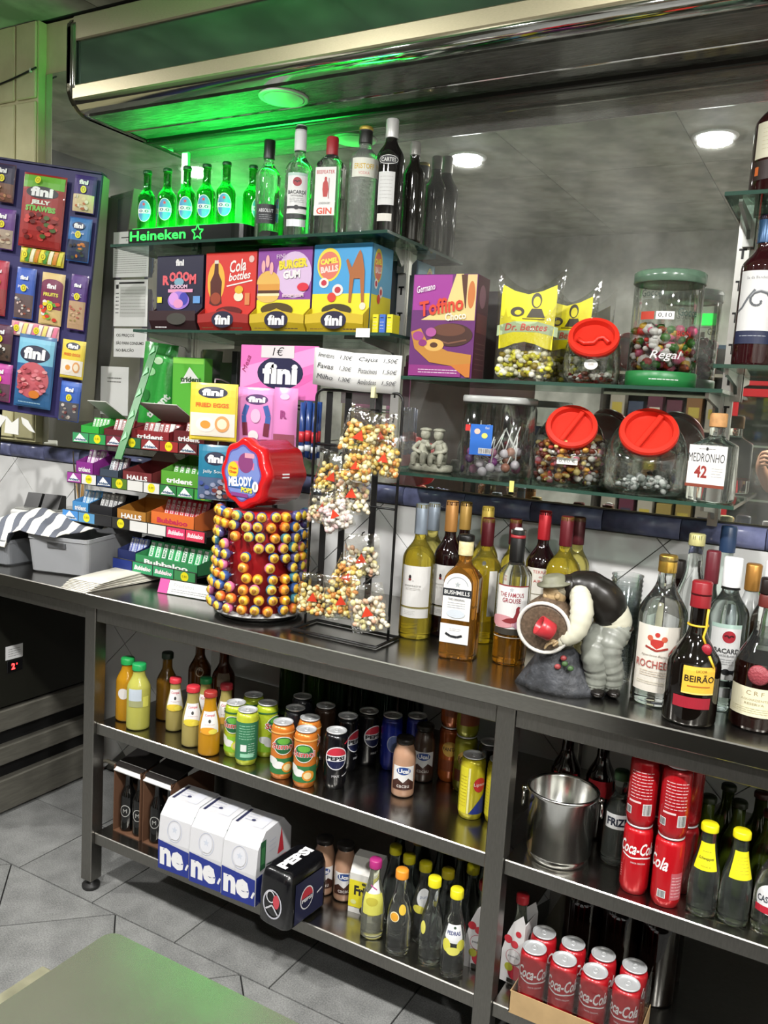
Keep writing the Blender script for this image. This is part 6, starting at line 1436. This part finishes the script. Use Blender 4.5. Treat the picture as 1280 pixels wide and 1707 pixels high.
jb('chocolate milk bottle darkened as if in shadow behind the front one', .970, .258, .146, .0285, P('3a2c24', .3, coat=.5), '1d1a18', art_ucal, GJ, 'milk_bottle', rn=.020, cap_h=.012, zs=.62, zn=.92, cat='milk bottle', k=1.4)  # shade behind the front bottle is put into the darker body colour
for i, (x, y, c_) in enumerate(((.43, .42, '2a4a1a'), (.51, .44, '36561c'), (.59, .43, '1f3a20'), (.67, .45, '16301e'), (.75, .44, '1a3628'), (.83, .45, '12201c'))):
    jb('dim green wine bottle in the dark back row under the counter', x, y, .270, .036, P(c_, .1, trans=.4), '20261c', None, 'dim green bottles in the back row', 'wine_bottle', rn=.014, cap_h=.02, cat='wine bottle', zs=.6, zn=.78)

# ---- right bay, upper shelf
t = thing('ice_bucket', 'polished steel ice bucket with ring handles on the shelf', 'ice bucket', (1.385, .098, ZU)); bst = P('cfcfcc', .18, 1., noise=.06, ns=80., stretch=(1, 1, .05))
MB().lathe([(.062, 0), (.066, .002), (.067, .012), (.064, .016), (.070, .018), (.073, .145), (.078, .150), (.078, .155), (.074, .156), (.0705, .150), (.068, .022), (.001, .022)], bst, 44).build('pail', t)
for s_ in (-1, 1):
    a0 = face(1.385, .098) + s_ * pi / 2; c_ = Vector((sin(a0) * .083, -cos(a0) * .083, .122)); ux = Vector((cos(a0), sin(a0), 0))
    MB().tube([tuple(c_ + ux * .017 * cos(a) + Vector((0, 0, .019 * sin(a)))) for a in [2 * pi * k / 18 for k in range(18)]], .0035, chrome, 8, closed=True).build('ring_handle', t)
    MB().ell(tuple(c_ * .98 + Vector((0, 0, .022))), .008, .008, .006, chrome, 10, 6).build('lug', t)
for x, y, l in ((1.350, .235, 'dark cola bottle with red cap standing behind the ice bucket'), (1.430, .245, 'second dark cola bottle with red cap behind the ice bucket')):
    jb(l, x, y, .240, .034, P('160806', .08, coat=.4), '8a1a20', lambda d, t: d.rect(-.03, .10, .03, .14, '9a1a22'), 'cola bottles behind the bucket', 'cola_bottle', cat='cola bottle')
jb('clear water bottle with white lettered label beside the ice bucket', 1.496, .150, .205, .030, CLEAR_G, '3a5a3a', lambda d, t: (d.rect(-.028, .085, .028, .118, 'e2e4e0'), d.text('FRiZE', 0, .101, .018, '1c2030', w=.046, bold=.04)), 'water bottles under the counter', 'water_bottle', cat='water bottle')
def coke_front(d, r, h):
    d.text('Coca-Cola', .0, .100, .026, 'f0eeec', w=.078, shear=.35, bold=.02); d.line([(-.032, .084), (-.012, .079), (.010, .082), (.032, .080)], .003, 'f0eeec'); d.text('SABOR ORIGINAL', .004, .070, .0035, 'e8c8c8', w=.03); d.lines(-.034, -.030, .03, .06, 6, 'd8a0a0', .001)
def coke_back(d, r, h):
    d.bars(.006, .026, .024, .050); d.lines(-.022, .022, .058, .118, 9, 'e0a8a8', .0016); d.rect(-.024, .05, .002, .054, 'e0b0b0'); d.bars(-.030, .024, -.016, .040)
GK = 'red cola cans stacked on the upper shelf'
can('red cola can with white script at the stack bottom beside the water bottle', 1.557, .062, ZU, 'b3141d', coke_front, GK, 2)
can('red cola can showing its barcode, upside of the script can', 1.557, .062, ZU + .1465, 'a5141c', coke_back, GK, -6, copies=(('red cola can showing its barcode, upper one beside the tonic bottles', 1.622, .052, ZU + .1465, 4),))
can('red cola can with turned script at the stack bottom beside the tonic bottles', 1.622, .052, ZU, 'b3141d', lambda d, r, h: (d.text('Cola', -.022, .092, .028, 'f0eeec', w=.044, shear=.35, bold=.02), d.rect(.008, .02, .034, .076, 'a85058'), d.lines(.010, .032, .024, .070, 7, 'e0b0b0', .0014), d.bars(-.016, .022, .000, .038)), GK, 0)
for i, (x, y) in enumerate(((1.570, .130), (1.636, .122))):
    for k in range(2): can('red cola can in the dim second row behind the stacked cans', x, y, ZU + .1465 * k, '8a1218', None, 'red cola cans in the second row', 0)  # darker red than the front cans, second-row shade painted in
def art_sch(d, t):
    d.rect(-.026, .098, .026, .150, 'ecdc1a'); d.text('Schweppes', 0, .120, .008, '3a3a10', w=.040, shear=.3, bold=.02); d.text('TÔNICA', 0, .106, .004, '6a6420', w=.022); d.lines(-.012, .012, .130, .138, 1, '8a842a', .001)
GT = 'tonic bottles with yellow neck labels'
jb('clear tonic bottle with yellow cap and neck label beside the cola cans', 1.690, .060, .184, .0284, CLEAR_G, 'e0cc16', art_sch, GT, 'tonic_bottle', cap_h=.014, zs=.45, zn=.92, rn=.0135, cat='tonic bottle', k=.8)
jb('clear tonic bottle with turned yellow neck label between tonic and red capped water', 1.748, .064, .186, .0284, CLEAR_G, 'e0cc16', lambda d, t: (d.rect(-.026, .098, .026, .150, 'e8d81c'), d.lines(-.016, .018, .106, .142, 6, 'a89c2a', .001)), GT, 'tonic_bottle', cap_h=.014, zs=.45, zn=.92, rn=.0135, cat='tonic bottle', k=.8, off=20)
jb('clear water bottle with red cap and white and red label', 1.812, .078, .178, .033, CLEAR, 'a01f28', lambda d, t: (d.ell(0, .072, .030, .030, 'e6e6e8'), d.rect(-.03, .044, .03, .058, 'a81f30'), d.text('CASTELLO', 0, .072, .013, '2a2f3a', w=.052, bold=.02), d.ell(0, .090, .004, .005, 'a81f30', 10)), 'water bottles under the counter', 'water_bottle', cap_h=.016, zs=.5, zn=.84, cat='water bottle')
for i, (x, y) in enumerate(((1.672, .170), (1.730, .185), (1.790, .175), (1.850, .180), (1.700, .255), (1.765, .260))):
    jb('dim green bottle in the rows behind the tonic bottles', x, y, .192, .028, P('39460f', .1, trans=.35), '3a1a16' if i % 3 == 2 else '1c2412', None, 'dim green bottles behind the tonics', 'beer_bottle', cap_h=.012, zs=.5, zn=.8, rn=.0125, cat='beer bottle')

# ---- lower shelf, left bay
blackb = P('070707', .08, coat=.5)
def four_pack(label, x, w_, y):
    t = thing('beer_carton', label, 'beer carton', (x, y, ZL), 0., 'dark beer cartons'); a = w_ / 2
    brown = P('5a3d2a', .7); MB().box(-a, a, -.034, .150, 0, .002, brown).box(-a, -a + .002, -.034, .150, .002, .205, brown).box(a - .002, a, -.034, .150, .002, .205, brown).build('sleeve', t)
    MB().prism([(-.030, .205), (.06, .225), (.148, .205), (.148, .202), (.06, .222), (-.030, .202)], -a, a, P('191513', .6), axis='x').build('handle_panel', t)
    MB().prism([(-.036, .190), (-.012, .210), (-.011, .208), (-.035, .187)], -a, a, P('d6d6d2', .6), axis='x').build('white_band', t)
    return t
four_pack('dark beer carton with white top band beside the left post', .128, .106, .085)
four_pack('dark beer carton with white top band half behind the white cartons', .245, .106, .085)
for i, (x, y) in enumerate(((.103, .082), (.153, .082), (.220, .082), (.270, .082))):
    bottle('beer_bottle', 'black beer bottle inside the open dark carton', 'beer bottle', x, y, ZL + .0022, .185, .0235, .10, .145, .0115, blackb, [(P('20201e', .35, .5), .174, .187, .0135)], lambda d, t: (d.ring(0, .065, .015, .018, .002, 'a8a8a4'), d.text('M', 0, .065, .012, '9a9a96')), group='black beer bottles in cartons', seg=22, off=-22)
def white_pack(label, x, w_):
    t = thing('beer_multipack', label, 'beer carton', (x, 0, ZL), radians(3), 'white and blue beer multipacks'); a = w_ / 2; wm = P('c4c5cb', .5)
    prof = [(-.014, .0), (-.016, .085), (-.010, .152), (.022, .188), (.105, .192), (.145, .150), (.150, 0)]
    MB().loft([[(-a, p, q) for p, q in prof], [(-a + .003, p, q) for p, q in prof], [(a - .003, p, q) for p, q in prof], [(a, p, q) for p, q in prof]][::-1], wm, False).build('carton', t)
    mp = on_plane((0, -.0145, 0), (1, 0, 0), (0, -.002, .085)); d = Decal(mp, base=.0006)
    blue = '22307e'; d.poly([(-a + .001, .001), (a - .001, .001), (a - .001, .074), (a * .4, .072), (0, .078), (-a * .5, .086), (-a + .001, .094)] if False else [(-a + .001, .001), (a - .001, .001), (a - .001, .074), (0, .079), (-a + .001, .0845)], blue)
    d.text('ne', -a * .10, .040, .052, 'f2f2f4', w=w_ * .76, bold=.05); d.line([(a * .80, .022), (a * .95, .040)], .006, 'f2f2f4'); d.build('blue_print', t)
    m2 = on_plane((0, -.0162, .085), (1, 0, 0), (0, .006, .067)); d = Decal(m2, base=.0006); d.ring(0, .034, a * .46, .030, .0012, 'a8aec8'); d.ell(0, .034, a * .36, .024, 'd2d5e0'); d.star(0, .038, .010, 'b4bad0'); d.line([(-a * .2, 0), (-a * .2, .012), (a * .1, .012)], .001, 'b8b8b8'); d.build('crest', t)
    m3 = on_plane((0, .022, .188), (1, 0, 0), (0, .083, .004)); d = Decal(m3, base=.0006); d.rect(-a * .86, .004, -a * .70, .075, '2a2c48'); d.rect(a * .1, .006, a * .7, .07, 'c4c8d8'); d.lines(-a * .6, a * .0, .02, .06, 3, 'a0a4b8', .002); d.ell(-a * .1, .03, .006, .005, '3a3c58'); d.build('top_print', t)
    m4 = on_plane((a, .06, 0), (0, 1, 0), (0, 0, 1)); d = Decal(m4, base=.0006); d.rect(-.074, .001, .088, .078, blue); d.rect(-.060, .090, -.036, .168, '2a5a3a'); d.rect(-.055, .105, -.041, .150, '3f7a4a'); d.poly([(.02, .10), (.05, .10), (.035, .17)], 'b8303a'); d.lines(-.02, .01, .12, .16, 3, 'a8acc0', .002); d.build('side_print', t)
for x, l in ((.374, 'white and blue beer multipack beside the dark cartons'), (.4855, 'white and blue beer multipack in the middle of three'), (.597, 'white and blue beer multipack beside the black cola pack')): white_pack(l, x, .107)
# black cola shrink pack
t = thing('cola_multipack', 'black shrink wrapped cola multipack hanging over the shelf edge', 'cola pack', (.742, .026, ZL), radians(-4)); bk = P('0b0b0e', .25, coat=.3, bump=.4, bs=25.); navy = P('11142c', .25, coat=.3)
def rring(a, b, z, r=.020, n=5):
    o = []
    for cx, cy, s0 in ((a - r, b - r, 0), (-a + r, b - r, 1), (-a + r, -b + r, 2), (a - r, -b + r, 3)): o += [(cx + r * cos(pi / 2 * (s0 + q / n)), cy + r * sin(pi / 2 * (s0 + q / n)), z) for q in range(n + 1)]
    return o
MB().loft([rring(.042, .074, 0), rring(.049, .080, .008), rring(.050, .081, .070), rring(.048, .079, .122), rring(.043, .074, .142), rring(.034, .062, .148)], bk, True).build('wrap', t)
d = Decal(on_plane((0, 0, .1482), (1, 0, 0), (0, 1, 0)), base=.0004); d.text('PEPSI', .002, 0, .030, 'f0f0f2', w=.115, rot=pi / 2, bold=.06); d.build('top_lettering', t)
d = Decal(on_plane((0, -.0812, .0), (1, 0, 0), (0, 0, 1)), base=.0004); d.ring(0, .062, .030, .038, .004, 'a8a8b0'); d.ring(-.006, .080, .014, .016, .003, 'c8c8d0'); d.ell(.012, .072, .010, .018, 'b0404a'); d.line([(-.020, .045), (0, .060), (.018, .040)], .004, 'b8b8c0'); d.build('front_print', t)
d = Decal(on_plane((.0502, 0, .0), (0, 1, 0), (0, 0, 1)), base=.0006); d.rect(-.056, .012, .058, .118, '141838'); d.ell(-.01, .066, .026, .030, 'e0e0e6'); d.ell(-.01, .066, .023, .027, '141838'); d.ell(-.01, .066, .023, .027, 'a82a38', a0=.1, a1=pi - .1); d.text('PEPSI', -.01, .062, .009, 'f0f0f0', w=.04, bold=.03); d.line([(.030, .06), (.05, .066)], .004, 'c8c8cc'); d.build('side_print', t)
for x, l in ((.812, 'chocolate milk bottle at the floor shelf beside the black cola pack'), (.752, 'chocolate milk bottle on the floor shelf behind the black cola pack')):
    jb(l, x, .158 if x > .8 else .150, .150, .0275, MILK, '1d1a18', art_ucal, 'chocolate milk bottles on the floor shelf', 'milk_bottle', z=ZL, rn=.020, cap_h=.012, zs=.62, zn=.92, cat='milk bottle', k=1.4)
# lemon water carton
t = thing('water_carton', 'yellow and white lemon water carton sleeve with bottles inside', 'water carton', (.887, .155, ZL), radians(8)); a = .038
MB().prism([(-.038, .0), (-.036, .105), (-.012, .140), (.022, .140), (.040, .105), (.040, 0)], -a, a, P('e4e2d6', .5), axis='x').build('sleeve', t)
d = Decal(on_plane((0, -.0385, 0), (1, 0, 0), (0, .002, .105))); d.rect(-a, .016, a, .088, 'e8d22a'); d.text('Frize', .004, .062, .026, '20201c', w=.056, bold=.05); d.ell(.002, .082, .006, .004, '3a3a20'); d.ell(-.024, .030, .008, .006, 'd8e08a'); d.ell(.012, .012, .018, .014, '14140f'); d.build('print', t)
def water(label, x, y, h, r, capc, art, off=0., gl=None, grp='flavoured water bottles on the floor shelf'):
    return jb(label, x, y, h, r, gl or CLEAR, capc, art, grp, 'water_bottle', z=ZL, cap_h=.020, zs=.46, zn=.86, rn=.0125, off=off, cat='water bottle', k=.85)
water('flavoured water bottle with magenta cap and lemon sleeve', .952, .066, .196, .0285, '9a2a6a', lambda d, t: (d.rect(-.028, .066, .028, .118, 'c9c456'), d.poly([(-.02, .118), (.02, .118), (.02, .150), (0, .142)], 'e0e2de'), d.ell(-.004, .100, .016, .010, 'a8a03a'), d.line([(-.014, .138), (.010, .128)], .003, 'a03a7a')), gl=glass('ecefd8'))
water('flavoured water bottle with orange cap and orange slice label', 1.034, .048, .206, .0285, 'e8862a', lambda d, t: (d.ell(-.012, .100, .012, .012, 'd8902a'), d.ell(.008, .118, .010, .012, 'd8a83a'), d.ring(-.012, .1, .012, .012, .002, 'f0d8a0')))
water('flavoured water bottle with yellow cap and lemon label, behind the orange capped one', 1.062, .118, .200, .0275, 'e0cc1e', lambda d, t: (d.ell(.002, .120, .022, .022, 'd8dcda'), d.text('pura', .002, .12, .008, '5a6a8a', w=.024), d.ell(-.010, .092, .016, .010, 'd8c84a'), d.ell(.016, .090, .012, .010, 'e0d060')))
water('plain clear water bottle with yellow cap between lemon labelled bottles', 1.116, .056, .210, .0275, 'e0cc1e', lambda d, t: d.ell(-.022, .095, .008, .016, 'd8cc5a'))
water('lemon water bottle with yellow cap and white oval label at the shelf edge', 1.176, .050, .206, .0280, 'e2ce20', lambda d, t: (d.poly([(-.020, .130), (.020, .130), (.022, .098), (.010, .088), (-.012, .090), (-.022, .102)], 'e4e6e8'), d.text('PEDRAS', 0, .112, .009, '2f3a6a', w=.034, bold=.03), d.ell(.002, .124, .004, .003, '3a4a3a', 8), d.ell(-.016, .082, .010, .016, 'd8cc4a'), d.ell(.018, .084, .010, .014, 'd0c84a'), d.ell(.0, .070, .016, .010, 'e0d860')))
for x, y, c_, l in ((.962, .150, 'd8c81c', 'water bottle with yellow cap in the dim second row beside the lemon carton'), (1.010, .132, 'e0cc1e', 'water bottle with yellow cap in the second row behind the orange capped one'), (1.160, .182, 'd8c81c', 'water bottle with yellow cap behind the oval labelled lemon bottle'), (1.118, .128, 'b8a81c', 'water bottle with yellow cap in the middle of the second row')):
    water(l, x, y, .196, .0255, c_, None, gl=CLEAR_G)
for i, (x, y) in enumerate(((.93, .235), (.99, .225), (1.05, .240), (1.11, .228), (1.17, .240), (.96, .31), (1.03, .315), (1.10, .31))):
    water('dim bottle with amber cap in the dark back rows', x, y, .196, .026, '6a5a18' if i % 2 else '7a3a1a', None, gl=P('22281a', .1, trans=.4), grp='dim bottles in the back rows')  # dark glass and cap colours carry the shade of the back rows
# raspberry water sleeves around the post
for x, rz_, l in ((1.213, 6, 'white raspberry water carton sleeve left open beside the middle post'), (1.308, -4, 'white raspberry water carton sleeve past the middle post')):
    t = thing('water_carton', l, 'water carton', (x, .125, ZL), radians(rz_)); a = .026
    MB().prism([(-a, 0), (a, 0), (a, .150), (a * .7, .172), (-a * .1, .150), (-a * .6, .118), (-a, .075)], -.036, -.034, P('e3e0de', .5), axis='y').prism([(-a, 0), (a, 0), (a, .150), (a * .7, .172), (-a * .1, .150), (-a * .6, .118), (-a, .075)], .034, .036, P('e3e0de', .5), axis='y').box(a - .002, a, -.034, .034, 0, .150, P('e3e0de', .5)).box(-a, a, -.034, .034, 0, .002, P('e3e0de', .5)).build('sleeve', t)
    d = Decal(front(-.036)); 
    for k, (ex, ez, er, ec) in enumerate(((-.012, .106, .010, 'b8303a'), (.004, .098, .009, 'c03a42'), (.010, .030, .018, 'b83040'), (-.006, .040, .010, 'a8a83a'), (.012, .126, .007, 'b8303a'))): d.ell(ex, ez, er, er, ec, 16)
    d.ell(.004, .068, .018, .018, 'eeeceb'); d.ring(.004, .068, .0185, .0185, .0012, 'b8707a'); d.text('pedras', .004, .068, .007, '5a5a62', w=.026); d.rect(-.008, .004, .014, .014, '2a2a26'); d.build('print', t)
for x, y, l in ((1.213, .130, 'raspberry water bottle with red cap inside the carton beside the middle post'), (1.306, .130, 'raspberry water bottle with red cap inside the carton past the middle post')):
    b_ = jb(l, x, y, .196, .022, glass('d8e0c8'), 'b0262e', None, 'raspberry water bottles', 'water_bottle', z=ZL + .0022, cap_h=.020, zs=.46, zn=.86, rn=.0115, cat='water bottle', k=.85)
# tray of red cola cans
t = thing('can_tray', 'brown cardboard tray holding eight red cola cans', 'can tray', (1.4715, .067, ZL)); kb = P('a58a62', .75, noise=.08, ns=30.); a, b = .136, .066
MB().box(-a, a, -b, b, 0, .002, kb).box(-a, a, -b, -b + .002, .002, .052, kb).box(-a, a, b - .002, b, .002, .040, kb).box(-a, -a + .002, -b, b, .002, .050, kb).box(a - .002, a, -b, b, .002, .050, kb).build('tray', t)
fm_ = film('ffffff', 'fafafa', .03, .5, .06, .4)
MB().box(-a + .003, a - .003, -b + .003, -b + .0035, .056, .142, fm_).box(a - .0035, a - .003, -b + .004, b - .004, .056, .142, fm_).build('shrink_wrap', t)
c0 = None
for j, y in enumerate((.034, .098)):
    for i, x in enumerate((1.372, 1.4385, 1.505, 1.5715)):
        if c0 is None: c0 = can('red cola can with silver top packed in the cardboard tray', x, y, ZL + .0025, 'a81a22', coke_front, 'red cola cans in the cardboard tray', 8)
        else: copy_tree(c0, None, (x, y, ZL + .0025), face(x, y, 8 - 9 * i + 4 * j))
for i in range(6):
    x, y = 1.42 + .088 * (i % 3), .235 + .092 * (i // 3)
    jb('large dark cola bottle in the shadow behind the can tray', x, y, .290, .042, P('120a07', .08, coat=.4), '2a1210', None, 'large dark cola bottles behind the can tray', 'cola_bottle', z=ZL, cap_h=.022, zs=.6, zn=.86, cat='cola bottle')

# ---- dark under-counter cooler at the left, facing along the counter
t = thing('undercounter_cooler', 'dark undercounter cooler with red digits and wide grey slats', 'cooler', (-.555, .29, 0)); dk = P('15150f', .45)
MB().box(-.70, 0, -.28, .285, .385, .805, dk).box(-.70, -.03, -.28, .285, .02, .384, P('060606', .7)).build('cabinet', t)  # near-black block behind the slats paints the shade of the void
for z0, z1 in ((.300, .372), (.180, .244), (.010, .125)): MB().cbox(-.028, .006, -.28, .285, z0, z1, P('5c5a52', .5, .2, noise=.2, ns=12., stretch=(8, 1, 8)), .003).build('slat', t)
MB().cbox(-.03, .008, .262, .285, .0, .384, P('33332f', .5), .003).build('corner_post', t)
pf = on_plane((.0, 0, 0), (0, 1, 0), (0, 0, 1))
MB().box(0, .0008, -.135, -.068, .545, .592, P('d8d8d8', .6)).build('paper_label', t)
d = Decal(on_plane((.0008, 0, 0), (0, 1, 0), (0, 0, 1)), base=.0002); d.lines(-.125, -.078, .552, .584, 4, '7a7a7a', .002); d.build('label_print', t)
MB().cbox(0, .004, -.130, -.070, .500, .540, P('08080a', .3), .001).build('control_panel', t)
d = Decal(on_plane((.004, 0, 0), (0, 1, 0), (0, 0, 1)), base=.0003); d.text('2', -.108, .520, .022, P('ff3030', .5, emis=6.), w=.014, bold=.04); d.text('°', -.094, .526, .006, P('ff3030', .5, emis=6.)); d.build('red_digits', t)
MB().tube([(.03, .262, .055), (.05, .272, .060), (.20, .285, .045)], .008, P('7a7668', .4, .3), 8).build('drain_pipe', t)
# ================================================================== the far side of the room, seen in the mirror
t = thing('drinks_fridge', 'tall red framed drinks fridge reflected in the mirror', 'fridge', (1.47, -2.95, 0), pi)
rf = P('a01820', .35); W_ = .33
MB().cbox(-W_, W_, -.02, .35, 0, 1.95, P('2a2a2a', .5), .006).build('cabinet', t)
fr = MB(); fr.cbox(-W_, -W_ + .05, -.05, -.02, .12, 1.72, rf, .004); fr.cbox(W_ - .05, W_, -.05, -.02, .12, 1.72, rf, .004); fr.cbox(-W_ + .05, W_ - .05, -.05, -.02, 1.67, 1.72, rf, .004); fr.cbox(-W_ + .05, W_ - .05, -.05, -.02, .12, .17, rf, .004)
dr = fr.build('door_frame', t); MB().box(-W_ + .05, W_ - .05, -.040, -.036, .17, 1.67, film('ffffff', 'e8efe8', .06, .6, .03)).build('door_glass', dr)
MB().cbox(-W_, W_, -.05, -.02, 1.74, 1.95, rf, .004).build('header_panel', t)
rnd = random.Random(6)
for k in range(4):
    z = .35 + k * .34; MB().box(-W_ + .04, W_ - .04, -.034, -.0205, z - .012, z, P('c8c8c4', .4)).build('shelf_edge', t)
# shelf of snacks on the far wall
t = thing('snack_shelf', 'shelf unit of coloured snack boxes reflected in the mirror', 'snack shelf', (.70, -3.18, 0), pi)
MB().box(-.42, .42, .17, .19, 0, 2.0, P('2b2722', .6)).box(-.42, -.40, -.15, .17, 0, 2.0, P('2b2722', .6)).box(.40, .42, -.15, .17, 0, 2.0, P('2b2722', .6)).build('frame', t)
for k in range(5): MB().box(-.40, .40, -.15, .169, .35 + .36 * k, .37 + .36 * k, P('8a8678', .5)).build('shelf', t)
for k in range(4):
    for i in range(6):
        w_ = .10; h_ = rnd.uniform(.16, .26); c_ = rnd.choice(['5a2a22', '7a6a3a', '2f4230', '4a2030', '8a857a', '2a3448', '6a4a2a', '3a3028'])
        q = thing('snack_box', 'small snack box on the far shelf seen in the mirror', 'snack box', (.70 - (-.32 + .128 * i), -3.18 + .02, .3705 + .36 * k), pi, 'snack boxes on the far shelf')
        MB().cbox(-w_ / 2, w_ / 2, -.05, .05, 0, h_, P(c_, .45), .002).build('carton', q); d = Decal(front(-.05)); d.rect(-.035, h_ * .3, .035, h_ * .6, rnd.choice(['a8a090', '9a8a3a', '2a2a3a'])); d.build('print', q)
# door and signs on the far wall
t = MB().box(-1.5, -.35, YF, YF + .04, 0, 2.05, P('2a1d16', .5, noise=.3, ns=8., stretch=(6, 6, 1))).build('door_1', kind='structure', label='dark brown wooden door across the room')
MB().lathe([(.02, 0), (.025, .01), (.02, .05), (.001, .055)], chrome, 16).build('handle', t).matrix_local = M4((-.45, YF + .04, 1.0), 0, 0, radians(-90))
t = thing('wall_sign', 'small blue sign with white lettering on the far wall', 'sign', (.93, YF + .001, 1.93), pi)
MB().cbox(-.12, .12, -.012, 0, -.10, .10, P('24465e', .4), .002).build('board', t); d = Decal(front(-.012)); d.text('NOW', 0, 0, .09, 'd8dde0', w=.18, bold=.02); d.build('lettering', t)
t = thing('exit_sign', 'small green lit emergency sign on the far wall', 'exit sign', (.86, YF + .001, 2.20), pi)
MB().cbox(-.07, .07, -.03, 0, -.04, .04, P('20d850', .4, emis=2.5), .004).build('lens', t); MB().cbox(-.08, .08, -.012, .0, -.05, .05, P('c8c8c4', .5), .002).build('housing', t)
# the person standing at the serving counter; only a hand and forearm show in the mirror
def skin_mesh(name, nodes, edges, m, parent, root=0, sub=2):
    me = bpy.data.meshes.new(name); me.from_pydata([n[0] for n in nodes], edges, []); o = bpy.data.objects.new(name, me); COL.objects.link(o)
    sk = o.modifiers.new('skin', 'SKIN'); sk.use_smooth_shade = True
    for i, n in enumerate(nodes):
        v = me.skin_vertices[0].data[i]; r = n[1]; v.radius = r if isinstance(r, tuple) else (r, r); v.use_root = (i == root)
    o.modifiers.new('sub', 'SUBSURF').levels = sub; o.modifiers['sub'].render_levels = sub
    dg = bpy.context.evaluated_depsgraph_get(); m2 = bpy.data.meshes.new_from_object(o.evaluated_get(dg)); bpy.data.objects.remove(o)
    for p in m2.polygons: p.use_smooth = True
    m2.materials.clear(); m2.materials.append(m); q = bpy.data.objects.new(name, m2); COL.objects.link(q); q.parent = parent
    return q
pp = thing('person', 'person in brown top holding up a hand, seen in the mirror', 'person', (1.80, -2.12, 0))
skn = P('b58a70', .55)
J_ = {'pel': (0, 0, .96), 'che': (0, .02, 1.22), 'neck': (0, .02, 1.47), 'hd': (0, .03, 1.58), 'top': (0, .03, 1.70), 'ls': (-.18, .02, 1.40), 'le': (-.30, .10, 1.16), 'lw': (-.345, .30, 1.27), 'lp': (-.350, .355, 1.325), 'rs': (.18, .02, 1.40), 're': (.25, .16, 1.20), 'rw': (.14, .30, 1.36), 'rp': (.11, .34, 1.40),
      'lh': (-.10, 0, .92), 'lk': (-.11, .02, .50), 'la': (-.11, -.02, .09), 'lt': (-.12, .12, .035), 'rh': (.10, 0, .92), 'rk': (.11, .02, .50), 'ra': (.11, -.02, .09), 'rt': (.12, .12, .035)}
K_ = list(J_); ix = {k: i for i, k in enumerate(K_)}
RD = dict(pel=(.14, .10), che=(.15, .105), neck=.055, hd=(.075, .09), top=(.06, .07), ls=.062, le=.042, lw=.030, lp=(.018, .036), rs=.062, re=.042, rw=.030, rp=(.018, .036), lh=.085, lk=.058, la=.042, lt=.035, rh=.085, rk=.058, ra=.042, rt=.035)
EG = [('pel', 'che'), ('che', 'neck'), ('neck', 'hd'), ('hd', 'top'), ('che', 'ls'), ('ls', 'le'), ('le', 'lw'), ('lw', 'lp'), ('che', 'rs'), ('rs', 're'), ('re', 'rw'), ('rw', 'rp'), ('pel', 'lh'), ('lh', 'lk'), ('lk', 'la'), ('la', 'lt'), ('pel', 'rh'), ('rh', 'rk'), ('rk', 'ra'), ('ra', 'rt')]
nodes = [(J_[k], RD[k]) for k in K_]; edges = [(ix[a], ix[b]) for a, b in EG]
for sd, base in (('l', 'lp'), ('r', 'rp')):                     # fingers and thumb grow from the palm
    bp_ = Vector(J_[base]); s_ = 1 if sd == 'l' else -1
    for k in range(4):
        off = Vector((s_ * .004, .012, .030 - .020 * k)); ln = (.030, .035, .033, .026)[k]
        a = len(nodes); nodes += [(tuple(bp_ + off), .0095), (tuple(bp_ + off + Vector((s_ * .020, .5 * ln, .008))), .0088), (tuple(bp_ + off + Vector((s_ * .048, .5 * ln, .000))), .0078)]
        edges += [(ix[base], a), (a, a + 1), (a + 1, a + 2)]
    a = len(nodes); nodes += [(tuple(bp_ + Vector((s_ * .012, -.022, .026))), .0105), (tuple(bp_ + Vector((s_ * .034, -.020, .044))), .009)]; edges += [(ix[base], a), (a, a + 1)]
skin_mesh('body', nodes, edges, skn, pp)
def garment(name, ks, grow, m):
    ii = {k: i for i, k in enumerate(ks)}
    nd = [(J_[k] if k not in ('le2', 're2') else None, tuple(x + grow for x in (RD[k] if isinstance(RD[k], tuple) else (RD[k], RD[k])))) for k in ks]
    skin_mesh(name, nd, [(ii[a], ii[b]) for a, b in EG if a in ii and b in ii], m, pp)
garment('shirt', ['che', 'pel', 'ls', 'le', 'rs', 're'], .014, P('4a3428', .8, noise=.2, ns=40.))
garment('trousers', ['pel', 'lh', 'lk', 'la', 'rh', 'rk', 'ra'], .014, P('23252b', .8))
MB().ell((0, .015, 1.635), .098, .112, .105, P('241a14', .7, bump=.8, bs=120.), 20, 12).build('hair', pp)
fc_ = MB(); fc_.ell((0, .125, 1.575), .014, .022, .022, skn, 10, 8)
fc_.build('nose', pp)
for s_ in (-1, 1):
    MB().ell((s_ * .034, .112, 1.610), .012, .008, .008, P('2a1c14', .3), 10, 6).build('eye', pp); MB().ell((s_ * .088, .03, 1.585), .012, .022, .032, skn, 10, 8).build('ear', pp)
MB().ell((0, .118, 1.528), .026, .008, .007, P('8a4a42', .5), 12, 6).build('mouth', pp)
for s_ in (-1, 1): MB().loft([[(s_ * .115 + .046 * cos(a), .04 + .13 * sin(a), z) for a in [2 * pi * k / 20 for k in range(20)]] for z in (0, .05)] + [[(s_ * .115 + .038 * cos(a), .03 + .10 * sin(a), .085) for a in [2 * pi * k / 20 for k in range(20)]]], P('1a1a1c', .5), True).build('shoe', pp)
# thin cable along the pilaster
t = thing('wall_cable', 'thin black cable sagging across the cream pilaster', 'cable', (-1.30, YB - .046, 2.60))
MB().tube([(-.30 + .67 * k / 10, -.004, .03 - .04 * sin(pi * k / 10)) for k in range(11)], .0035, black, 8).build('cable', t)
for x in (-.28, .02, .34): MB().cbox(x - .006, x + .006, -.008, -.0002, .03 - .04 * sin(pi * (x + .30) / .67) - .008, .03 - .04 * sin(pi * (x + .30) / .67) + .008, P('d8d4c0', .5), .002).build('clip', t)
